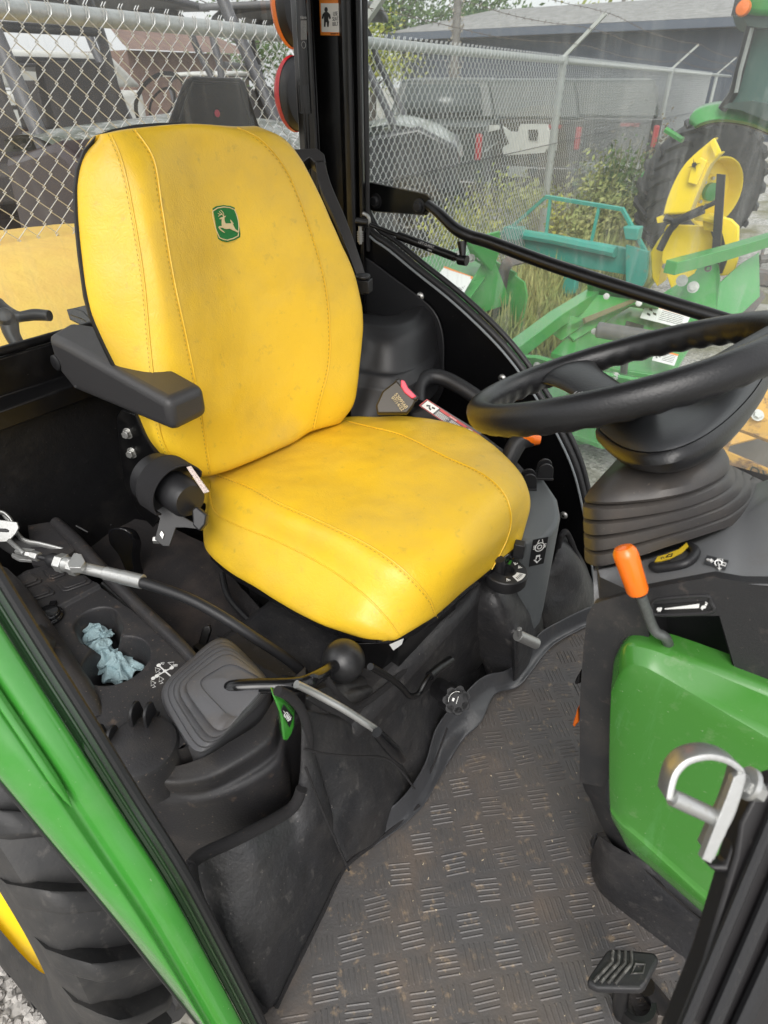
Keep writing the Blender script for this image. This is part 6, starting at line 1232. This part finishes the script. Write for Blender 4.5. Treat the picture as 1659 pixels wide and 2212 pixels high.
for x, y, Y, h_, mt, lab in WD:
    b_ = fp(Y); p = V((b_.x + (.35 if Y > 3 else -.15), Y, 0)); q = U(x, y, 'Y', Y); p.x = q.x if Y > 3 else p.x
    t = thing('weed_plant', lab, 'weeds', p, 'tall weeds at the fence'); g = MB()
    for k in range(16): a = random.uniform(0, 6.28); rr = random.uniform(.05, .35) * h_; g.tube([p + V((cos(a) * rr * .3, sin(a) * rr * .3, 0)), p + V((cos(a) * rr * .7, sin(a) * rr * .7, h_ * .5)), p + V((cos(a) * rr, sin(a) * rr, h_ * random.uniform(.8, 1.1)))], .005, 4)
    build('stems', g, mat('weed_stem', (.16, .16, .07), .8), t)
    if Y > 3: g = MB(); leaves(g, p + V((0, 0, h_ * .5)), (h_ * .50, h_ * .50, h_ * .50), 2200, .022 * (1 + Y * .05), clump=16); build('leaves', g, mt, t)
# ---------------------------------------------------------------- green implements on the ground (left of the door glass)
M_gi = mat('implement_green', (.050, .285, .060), .33, coat=.3, dirt=[((.16, .30, .15), 9, .5, .75, .5), ((.20, .12, .07), 60, .66, .72, .5)]); M_teal = mat('teal_paint', (.045, .33, .26), .45, dirt=[((.30, .16, .09), 8, .62, .70, .7), ((.10, .30, .25), 4, .4, .7, .5)])
M_rustp = mat('rusty_yellow', (.62, .34, .06), .65, dirt=[((.14, .075, .045), 11, .50, .60, .9, .4), ((.45, .28, .12), 30, .5, .7, .5)]); M_bare = mat('bare_steel', (.11, .10, .095), .55, dirt=[((.22, .12, .07), 7, .5, .7, .5)])
def zl(L): return UZ(L)
BB = thing('box_scraper', 'green box scraper with white warning label and curved black shank, beyond the black fender panel', 'scraper', (-2.0, 4.2, 0))
def pw(name, L, t, m, par, bv=.004): g = MB(); g.slab(UZ(L), t); return build(name, g, m, par, bevel=bv)
pw('top_plate', [(900, 560, .62), (1010, 530, .60), (1065, 575, .58), (1010, 650, .52), (985, 650, .50)], .03, M_gi, BB)
pw('hitch_plate', [(1005, 520, .85), (1080, 500, .85), (1082, 540, .72), (1062, 585, .62), (1020, 560, .62)], .02, M_gi, BB)
pw('gusset', [(1058, 545, .72), (1062, 545, .72), (1105, 655, .30), (1000, 690, .25), (1000, 640, .45)], .015, M_gi, BB)
pw('side_plate', [(1095, 610, .45), (1112, 595, .52), (1132, 610, .50), (1138, 640, .40), (1122, 720, .08), (1075, 715, .05), (1072, 680, .18)], .02, M_gi, BB)
pw('rear_plate', [(1062, 560, .60), (1115, 590, .52), (1110, 660, .28), (1095, 640, .32)], .02, M_gi, BB)
pw('box_foot', [(1085, 660, .25), (1118, 655, .25), (1115, 690, .12), (1080, 700, .10)], .05, M_gi, BB)
g = MB(); g.tube([UZ([q])[0] for q in [(1150, 555, .62), (1120, 560, .64), (1095, 570, .62), (1085, 610, .45), (1083, 660, .25)]], .05, 6, 24, flat=.35); build('shank', g, M_bare, BB)
for (x, y) in ((985, 551), (1010, 560), (1030, 556)): g = MB(); hexbolt(g, U(x + 8, y - 2, 'Z', .66 + (x - 985) * .001), (.2, -1, .3), .022, .02); build('bolt', g, M_bolt, BB)
def label(name, L, par, bars=6, orange=True):
    q = UZ(L); n_ = (q[1] - q[0]).cross(q[3] - q[0]).normalized(); n_ = n_ if n_.dot(CAM - q[0]) > 0 else -n_; g = MB().use(M_white); g.prism([p + n_ * .004 for p in q], n_ * .002); F = lambda u_, v_: q[0].lerp(q[1], u_).lerp(q[3].lerp(q[2], u_), v_) + n_ * .0065
    if orange: g.use(M_decal_o); g.prism([F(.0, .0), F(1, 0), F(1, .14), F(0, .14)], n_ * .001)
    g.use(M_ink); random.seed(int(L[0][0]))
    for k in range(bars):
        v0 = .22 + .7 * k / bars; g.prism([F(.40, v0), F(random.uniform(.8, .96), v0), F(.9, v0 + .03), F(.40, v0 + .03)], n_ * .0006)
    for u_, v_ in ((.1, .3), (.1, .62), (.22, .5)): g.prism([F(u_, v_), F(u_ + .08, v_ + .02), F(u_ + .1, v_ + .16), F(u_ + .02, v_ + .13)], n_ * .0006)
    build(name, g, M_white, par)
label('warning_label', [(960, 577, .615), (1022, 600, .60), (1000, 638, .545), (945, 597, .60)], BB, 7)
# rotary deck with frame
RC = thing('rotary_cutter', 'green rotary cutter deck with box frame, grey roller and white decals, below the door bar', 'mower', (-1.0, 3.4, 0))
pw('lower_deck', [(1100, 760, .22), (1136, 778, .22), (1240, 800, .22), (1340, 830, .22), (1450, 860, .22), (1440, 960, .18), (1300, 960, .18), (1160, 910, .18)], .03, M_gi, RC)
pw('deck', [(1190, 762, .47), (1262, 690, .52), (1381, 648, .56), (1430, 650, .56), (1510, 690, .52), (1490, 750, .48), (1452, 815, .44), (1349, 800, .44), (1278, 785, .45)], .03, M_gi, RC)
g = MB(); g.tube(zl([(1098, 768, .60), (1200, 690, .62), (1300, 628, .64)]), .06, 4); build('frame_beam', g, M_gi, RC, bevel=.004)
pw('frame_back', [(1268, 615, .72), (1300, 612, .74), (1400, 640, .72), (1430, 655, .66), (1420, 672, .55), (1270, 650, .60)], .02, M_gi, RC)
pw('frame_wall', [(1268, 632, .66), (1385, 650, .66), (1370, 656, .58), (1240, 735, .50), (1220, 715, .52)], .02, M_gi, RC)
pw('cross_plate', [(1202, 674, .62), (1263, 689, .62), (1258, 702, .56), (1212, 735, .50), (1190, 720, .50)], .02, M_gi, RC)
pw('frame_edge', [(1262, 686, .63), (1374, 642, .68), (1378, 650, .66), (1266, 698, .60)], .02, mat('rust_edge', (.14, .13, .06), .7), RC)
pw('front_wall', [(1132, 772, .60), (1160, 775, .60), (1240, 800, .58), (1330, 815, .56), (1420, 830, .52), (1415, 862, .38), (1300, 862, .38), (1140, 820, .44)], .02, M_gi, RC)
pw('side_skirt', [(1240, 850, .25), (1440, 852, .34), (1480, 870, .28), (1500, 960, .05), (1200, 960, .02), (1180, 900, .08)], .02, M_gi, RC)
g = MB(); a, b = U(1290, 712, 'Z', .62), U(1430, 735, 'Z', .62); g.cyl(a, b, .045, seg=28); build('roller', g, mat('roller_grey', (.10, .10, .10), .5), RC, bevel=.008)
pw('access_slot', [(1353, 692, .565), (1393, 703, .56), (1385, 717, .55), (1349, 706, .56)], .004, M_dblk, RC)
g = MB(); g.lathe([(0, .03), (.08, .025), (.16, 0), (.17, -.05), (0, -.05)], U(1290, 850, 'Z', .34), (0, 0, 1), 32); build('gearbox_cover', g, M_gi, RC)
g = MB(); g.tube(zl([(1345, 830, .42), (1350, 775, .60)]), .02, 8); g.tube(zl([(1300, 800, .5), (1345, 828, .45)]), .012, 8); build('linkage', g, M_bare, RC)
for q in ((1214, 790, .60), (1284, 716, .58), (1160, 790, .60), (1330, 812, .56), (1400, 845, .48), (1310, 640, .70), (1380, 655, .68), (1470, 735, .46), (1240, 770, .44)): g = MB(); hexbolt(g, UZ([q])[0], (.2, -.9, .3), .013, .012); build('bolt', g, M_bolt, RC)
label('warning_label', [(1397, 655, .575), (1492, 684, .56), (1478, 712, .55), (1382, 688, .565)], RC, 6); label('warning_label', [(1415, 755, .53), (1465, 768, .52), (1456, 792, .51), (1408, 780, .52)], RC, 5)
# long beam and bolted plates to the right
LB = thing('loader_frame', 'green loader subframe with bolted plates and long square beam, right of the rotary cutter', 'loader frame', (-.8, 4.6, 0))
g = MB(); g.tube(zl([(1448, 578, .78), (1560, 548, .78), (1680, 512, .78)]), .06, 4); build('beam', g, M_gi, LB, bevel=.004)
pw('pivot_plate', [(1420, 640, .42), (1500, 590, .62), (1510, 574, .68), (1530, 565, .70), (1552, 570, .70), (1556, 600, .62), (1548, 650, .45), (1545, 690, .36), (1450, 675, .36)], .03, M_gi, LB)
pw('side_blade', [(1556, 610, .55), (1600, 570, .6), (1640, 545, .62), (1642, 640, .40), (1600, 680, .30), (1545, 695, .30)], .02, M_gi, LB)
pw('cutting_edge', [(1642, 622, .36), (1655, 640, .30), (1600, 712, .08), (1545, 720, .05), (1560, 690, .15), (1600, 672, .22)], .02, M_bare, LB)
for q in ((1474, 608, .60), (1498, 622, .56)): g = MB(); hexbolt(g, UZ([q])[0] + V((0, -.02, .01)), (.1, -1, .3), .028, .022); build('bolt', g, M_bolt, LB)
g = MB(); g.lathe([(.012, 0), (.024, 0), (.024, .012), (.012, .012)], U(1530, 580, 'Z', .70), (0, -1, .3), 20); build('pin_hole', g, M_bare, LB)
# teal pallet fork frame
TP = thing('pallet_fork_frame', 'teal pallet fork carriage with tubular back rest standing in the weeds', 'pallet forks', (-2.6, 6.6, 0))
def YY(L, Y): return [U(x, y, 'Y', Y + (x - 1080) * -.0012) for x, y in L]
TY = 6.6
g = MB(); g.tube(YY([(1088, 505), (1180, 425), (1345, 452), (1395, 545)], TY), .022, 4); build('guard_hoop', g, M_teal, TP)
for a, b in (((1189, 428), (1180, 505)), ((1295, 444), (1278, 520))): g = MB(); g.tube(YY([a, b], TY), .018, 4); build('guard_bar', g, M_teal, TP)
g = MB(); g.prism(YY([(1070, 505), (1100, 495), (1200, 510), (1390, 545), (1392, 600), (1270, 580), (1100, 530)], TY + .03), (0, .08, 0)); build('carriage_plate', g, M_teal, TP, bevel=.004)
g = MB(); g.tube(YY([(1090, 500), (1200, 518), (1330, 545)], TY - .02), .05, 8); build('carriage_tube', g, M_teal, TP)
for x in (1088, 1345): g = MB(); g.prism(YY([(x, 490), (x + 35, 493), (x + 30, 520), (x + 5, 518)], TY - .12), (0, .14, 0)); build('hook', g, M_teal, TP, bevel=.01)
g = MB(); g.prism(YY([(1352, 530), (1400, 545), (1396, 600), (1388, 618), (1352, 612)], TY - .1), (0, .05, 0)); build('side_plate', g, M_teal, TP)
for L in ([(1220, 580), (1245, 588), (1240, 635), (1222, 640), (1212, 630)], [(1140, 642), (1155, 630), (1200, 640), (1205, 660), (1160, 656)]): g = MB(); g.prism(YY(L, TY - .5), (0, .1, 0)); build('fork_heel', g, M_teal, TP, bevel=.01)
# yellow snow blower
SB_ = thing('snow_blower', 'yellow snow blower attachment with curved discharge chute, in front of the large tractor tyre', 'snow blower', (-1.35, 6.3, 0))
def Y6(L, Y=6.2): return [U(x, y, 'Y', Y) for x, y in L]
g = MB(); g.prism(Y6([(1435, 497), (1440, 486), (1520, 488), (1546, 505), (1543, 600), (1450, 625), (1428, 560)]), (0, .05, 0)); build('front_plate', g, M_yel, SB_, bevel=.008)
g = MB(); g.prism(Y6([(1405, 545), (1420, 520), (1436, 500), (1432, 560), (1420, 620), (1408, 600)], 6.3), (0, .3, 0)); build('left_housing', g, M_yel, SB_, bevel=.01)
g = MB(); c1_ = crom(Y6([(1434, 466), (1445, 425), (1465, 380), (1490, 345), (1542, 300)], 6.05), 24); c2_ = crom(Y6([(1488, 460), (1500, 430), (1515, 395), (1530, 360), (1556, 330)], 6.05), 24)
g.grid([[p + V((0, .14, 0)) for p in c1_], c1_, c2_, [p + V((0, .14, 0)) for p in c2_]]); CHU = build('discharge_chute', g, M_yel, SB_, solid=.012)
g = MB(); g.prism(Y6([(1495, 358), (1512, 340), (1528, 348), (1505, 400), (1485, 394)], 6.0), (0, .03, 0)); g.prism(Y6([(1532, 310), (1543, 298), (1557, 328), (1545, 340)], 5.98), (0, .03, 0)); build('chute_flap', g, M_yel, SB_, bevel=.004)
g = MB(); g.lathe([(.0, 0), (.02, 0), (.02, .01), (0, .01)], Y6([(1500, 356)], 5.99)[0], (0, -1, 0), 5); 
for a in range(4): an = a * pi / 2 + .4; c_ = Y6([(1500, 357)], 5.985)[0]; g.prism([c_, c_ + V((cos(an) * .05, 0, sin(an) * .05)), c_ + V((cos(an + .5) * .015, 0, sin(an + .5) * .015))], (0, .004, 0))
build('star_mark', g, M_ink, CHU)
g = MB(); g.cyl(*Y6([(1452, 482), (1560, 430)], 6.0), .018); g.cyl(*Y6([(1455, 481), (1520, 452)], 5.99), .034); g.tube(Y6([(1436, 470), (1460, 480), (1445, 500), (1425, 540)], 6.0), .03, 8, 20); build('chute_cylinder', g, M_blk, SB_)
g = MB(); g.prism(Y6([(1548, 376), (1566, 378), (1552, 600), (1534, 596)], 5.98), (0, .03, 0)); build('black_bar', g, M_blk, SB_)
g = MB(); P_ = Y6([(1516, 470), (1530, 460), (1580, 474), (1596, 490), (1594, 560), (1585, 590), (1565, 596), (1545, 596), (1556, 500), (1520, 498)], 6.12); g.prism(P_, (0, .04, 0)); build('right_housing', g, M_yel, SB_, bevel=.008)
g = MB(); g.prism(Y6([(1535, 500), (1560, 505), (1566, 530), (1572, 560), (1560, 590), (1545, 595), (1548, 540)], 6.10), (0, .015, 0)); build('fan_opening', g, M_dblk, SB_)
g = MB(); g.tube(Y6([(1502, 468), (1525, 470), (1560, 480)], 6.08), .03, 8); g.prism(Y6([(1418, 470), (1435, 463), (1448, 465), (1432, 480), (1420, 482)], 6.05), (0, .05, 0)); build('chute_bracket', g, M_yel, SB_)
for x, y in ((1470, 580), (1436, 575)): g = MB(); hexbolt(g, Y6([(x, y)], 6.19)[0], (0, -1, 0), .016, .012); build('bolt', g, M_bolt, SB_)
# ---------------------------------------------------------------- second tractor at the right edge
fwd = V((.60, .80, 0)); axl = V((.80, -.60, 0)); hubp = U(1512, 410, 'Y', 8.6); TW = .74
T2 = thing('green_tractor', 'large green cab tractor with yellow rear rim at the right edge, behind the snow blower', 'tractor', (hubp.x, hubp.y, 0))
RW2 = hubp.z - .0 if .6 < hubp.z < 1.0 else .8
g = MB(); R2_ = .71; HWd = .24
g.lathe([(R2_ * .46, HWd * .8), (R2_ * .49, HWd), (R2_ * .75, HWd * 1.08), (R2_ * .9, HWd * .98), (R2_ * .955, HWd * .7), (R2_ * .96, 0), (R2_ * .955, -HWd * .7), (R2_ * .9, -HWd), (R2_ * .5, -HWd)], hubp, axl, 72); W2 = build('rear_tyre', g, M_tyre, T2)
g = MB(); uu = V((0, 0, 1)); vv = axl.cross(uu)
for k in range(22):
    for sgn in (-1, 1):
        a0 = 2 * pi * (k + (0 if sgn < 0 else .5)) / 22; sec = []
        for i in range(6):
            t = i / 5; a = a0 + t * .22; yv_ = sgn * HWd * (1.06 - t * 1.06); rr = R2_ * (.90 if i == 0 else .955); hh = R2_ * .055
            sec.append([hubp + axl * yv_ + (uu * cos(a + da) + vv * sin(a + da)) * (rr + dh) for da, dh in ((-.06, -.02), (-.035, hh), (.035, hh), (.06, -.02))])
        o0 = len(g.v); g.grid(sec); g.f.append((o0, o0 + 1, o0 + 2, o0 + 3)); g.m.append(0)
build('tyre_lugs', g, M_tyre, W2)
g = MB(); g.lathe([(R2_ * .47, HWd * .85), (R2_ * .50, HWd * 1.02), (R2_ * .48, HWd * 1.08), (R2_ * .455, HWd * 1.0), (R2_ * .44, HWd * .55), (R2_ * .41, HWd * .42), (R2_ * .24, HWd * .48), (R2_ * .20, HWd * .60), (0, HWd * .62)], hubp, axl, 64); RM = build('wheel_rim', g, M_yel, T2)
g = MB(); g.lathe([(0, HWd * .62), (R2_ * .13, HWd * .62), (R2_ * .13, HWd * .85), (R2_ * .10, HWd * .9), (0, HWd * .9)], hubp, axl, 32); build('axle_hub', g, M_gi, T2)
for k in range(8): a = 2 * pi * k / 8; g = MB(); g.cyl(hubp + axl * HWd * .60 + (uu * cos(a) + vv * sin(a)) * R2_ * .19, hubp + axl * HWd * .72 + (uu * cos(a) + vv * sin(a)) * R2_ * .19, .018, seg=6); build('lug_nut', g, M_bolt, RM)
def Y8(L, Y=7.5): return [U(x, y, 'Y', Y) for x, y in L]
fo1 = crom(Y8([(1490, 268), (1496, 248), (1530, 233), (1580, 230), (1640, 244), (1700, 272), (1780, 330)]), 30); fo2 = crom(Y8([(1500, 272), (1516, 264), (1545, 257), (1590, 258), (1640, 271), (1700, 303), (1780, 370)], 7.42), 30)
g = MB(); g.grid([[p + V((-.12, .55, .02)) for p in fo1], [p + V((-.01, .04, .012)) for p in fo1], fo1, fo2, [p + V((0, .03, -.02)) for p in fo2]]); build('fender', g, M_gi, T2, solid=.02, ang=50)
g = MB(); g.grid([[p + V((-.10, .55, -.06)) for p in fo2], [p + V((0, .04, -.03)) for p in fo2]]); build('fender_liner', g, M_vblk, T2, solid=.01)
def t2(x, y, d): return UD(x, y, d)
g = MB(); g.tube(YY([(1640, -40), (1622, 60), (1585, 200), (1560, 235)], 8.0), .045, 6); build('cab_post', g, M_vblk, T2)
g = MB(); g.tube(YY([(1625, 60), (1600, 150), (1590, 200)], 7.95), .018, 6); build('cab_rail', g, M_galv, T2)
g = MB(); P_ = YY([(1640, 20), (1625, 70), (1590, 200), (1575, 228), (1800, 300), (1800, 20)], 8.05); g.prism(P_, (0, .02, 0)); build('cab_glass', g, mat('cab_glass', (.10, .17, .15), .08, spec=.8), T2)
g = MB(); P_ = YY([(1592, -30), (1598, 12), (1610, 30), (1640, 34), (1850, 36), (1850, -60)], 7.85); g.prism(P_, (-.2, .9, 0)); build('cab_roof', g, M_gi, T2, bevel=.04, seg=3)
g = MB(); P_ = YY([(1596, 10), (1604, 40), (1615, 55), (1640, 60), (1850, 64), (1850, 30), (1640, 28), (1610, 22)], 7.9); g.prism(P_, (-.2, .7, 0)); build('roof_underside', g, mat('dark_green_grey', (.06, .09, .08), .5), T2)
g = MB(); c_ = YY([(1607, 18)], 7.8)[0]; g.lathe([(0, 0), (.05, 0), (.06, .02), (.05, .06), (0, .07)], c_, (0, -1, 0), 20); build('amber_lamp', g, M_orlens, T2)
g = MB(); g.box(YY([(1595, 8)], 7.82)[0], (.06, .05, .16)); build('lamp_bracket', g, M_vblk, T2)
g = MB(); P_ = YY([(1560, 232), (1600, 238), (1659, 262), (1800, 330), (1800, 250), (1620, 218), (1575, 222)], 7.9); g.prism(P_, (0, .4, 0)); build('cab_base', g, mat('dark_green_grey', (.06, .09, .08), .5), T2)
g = MB(); g.tube(YY([(1438, 280), (1475, 303)], 8.2), .03, 6); build('lift_arm', g, M_gi, T2)
g = MB(); g.cyl(hubp - axl * .1, hubp - axl * .9, .16); build('axle_housing', g, M_gi, T2)
# ---------------------------------------------------------------- rusty trencher / landscape tool
TR = thing('rusty_implement', 'old yellow implement flaking with rust behind the steering wheel, dark lettering on its side', 'implement', (-.1, 2.6, 0))
pw('side_beam', [(1485, 955, .52), (1500, 945, .52), (1700, 1030, .50), (1700, 1090, .40), (1600, 1050, .40), (1470, 985, .44)], .03, M_rustp, TR)
pw('upper_beam', [(1540, 905, .62), (1575, 865, .64), (1700, 925, .64), (1700, 965, .58), (1560, 912, .58)], .03, M_rustp, TR)
pw('end_plate', [(1560, 880, .50), (1620, 830, .55), (1700, 800, .58), (1700, 930, .40), (1580, 960, .35), (1500, 940, .35)], .03, M_rustp, TR)
pw('cross_member', [(1590, 900, .56), (1600, 896, .56), (1570, 985, .40), (1555, 985, .40)], .02, M_rustp, TR)
pw('inner_dark_plate', [(1590, 905, .25), (1700, 950, .25), (1700, 1060, .15), (1540, 990, .15)], .02, mat('old_steel', (.13, .11, .09), .7), TR)  # dark brown plate low between the beams
g = MB(); hexbolt(g, U(1636, 897, 'Z', .65), (.3, -.6, .7), .018, .014); build('bolt', g, M_bolt, TR)
q = UZ([(1600, 1020, .465), (1680, 1052, .455)]); X_ = (q[1] - q[0]).normalized(); pl_ = UZ([(1485, 955, .52), (1700, 1030, .50), (1600, 1050, .40)]); n_ = (pl_[1] - pl_[0]).cross(pl_[2] - pl_[0]).normalized(); n_ = n_ if n_.dot(CAM - q[0]) > 0 else -n_
g = MB(); g.text('DYNA', .062, UN(1662, 1034, pl_[0] + n_ * .003, n_), X_, n_.cross(X_), .001, .95)
for k in range(7): g.box(UN(1606 - k * .5, 1008 + k * 3.2, pl_[0] + n_ * .003, n_), (.022, .0016, .001), X_, n_.cross(X_))
build('lettering', g, mat('faded_ink', (.03, .035, .02), .7), TR)
# small things on the ground at the far right
g = MB(); g.prism(UZ([(1560, 690, .06), (1620, 655, .06), (1700, 660, .06), (1700, 700, .06), (1600, 705, .06)]), (0, 0, -.05)); tag(build('stepping_slab', g, mat('slab', (.34, .33, .30), .85, var=((.25, .24, .2), 6))), 'flat pale concrete slab lying on the gravel right of the blade', 'slab')
g = MB(); g.tube(UZ([(1640, 560, .12), (1700, 555, .15)]), .05, 8); g.tube(UZ([(1650, 535, .1), (1640, 575, .06)]), .02, 8); g.box(U(1660, 600, 'Z', .08), (.3, .2, .12)); tag(build('drawbar_parts', g, M_bare), 'pile of dark steel coupling parts on the ground at the right edge', 'steel parts')
# yellow cover seen low through the rear window
g = MB(); rws = []
for i in range(30):
    x = -1.55 - .05 * i; r_ = []
    for j in range(60):
        y = -.6 + j * .05; z = 1.09 + .28 * sin(min(1, i / 12) * pi / 2) - .10 * (max(0, i - 18) / 12) ** 2 - .06 * ((y - .6) / 1.2) ** 2
        z += .010 * noise.noise(V((x * 7 + y * 3, y * 1.5, 0))) + .006 * abs(noise.noise(V((x * 16 + y * 9, y * 3, 4)))); r_.append(V((x, y, z)))
    rws.append(r_)
g.grid(rws); g.use(0) if False else None
tag(build('spreader_cover', g, mat('yellow_tarp', (.90, .62, .13), .5, var=((.84, .52, .12), 5), bump=(20, .5, 'noise', .01)), solid=.006), 'smooth wrinkled yellow cover behind the tractor, low in the rear window', 'cover')
# ---------------------------------------------------------------- cab roof over the seat (above the picture), added to shade the interior
g = MB(); g.prism([V((-1.50, .22, 2.34)), V((-.30, .20, 2.36)), V((-.10, .3, 2.34)), V((-.10, 1.55, 2.34)), V((-.30, 1.66, 2.36)), V((-1.50, 1.66, 2.34))], (0, 0, .14)); build('cab_roof', g, mat('headliner', (.10, .10, .10), .8), T, bevel=.03)
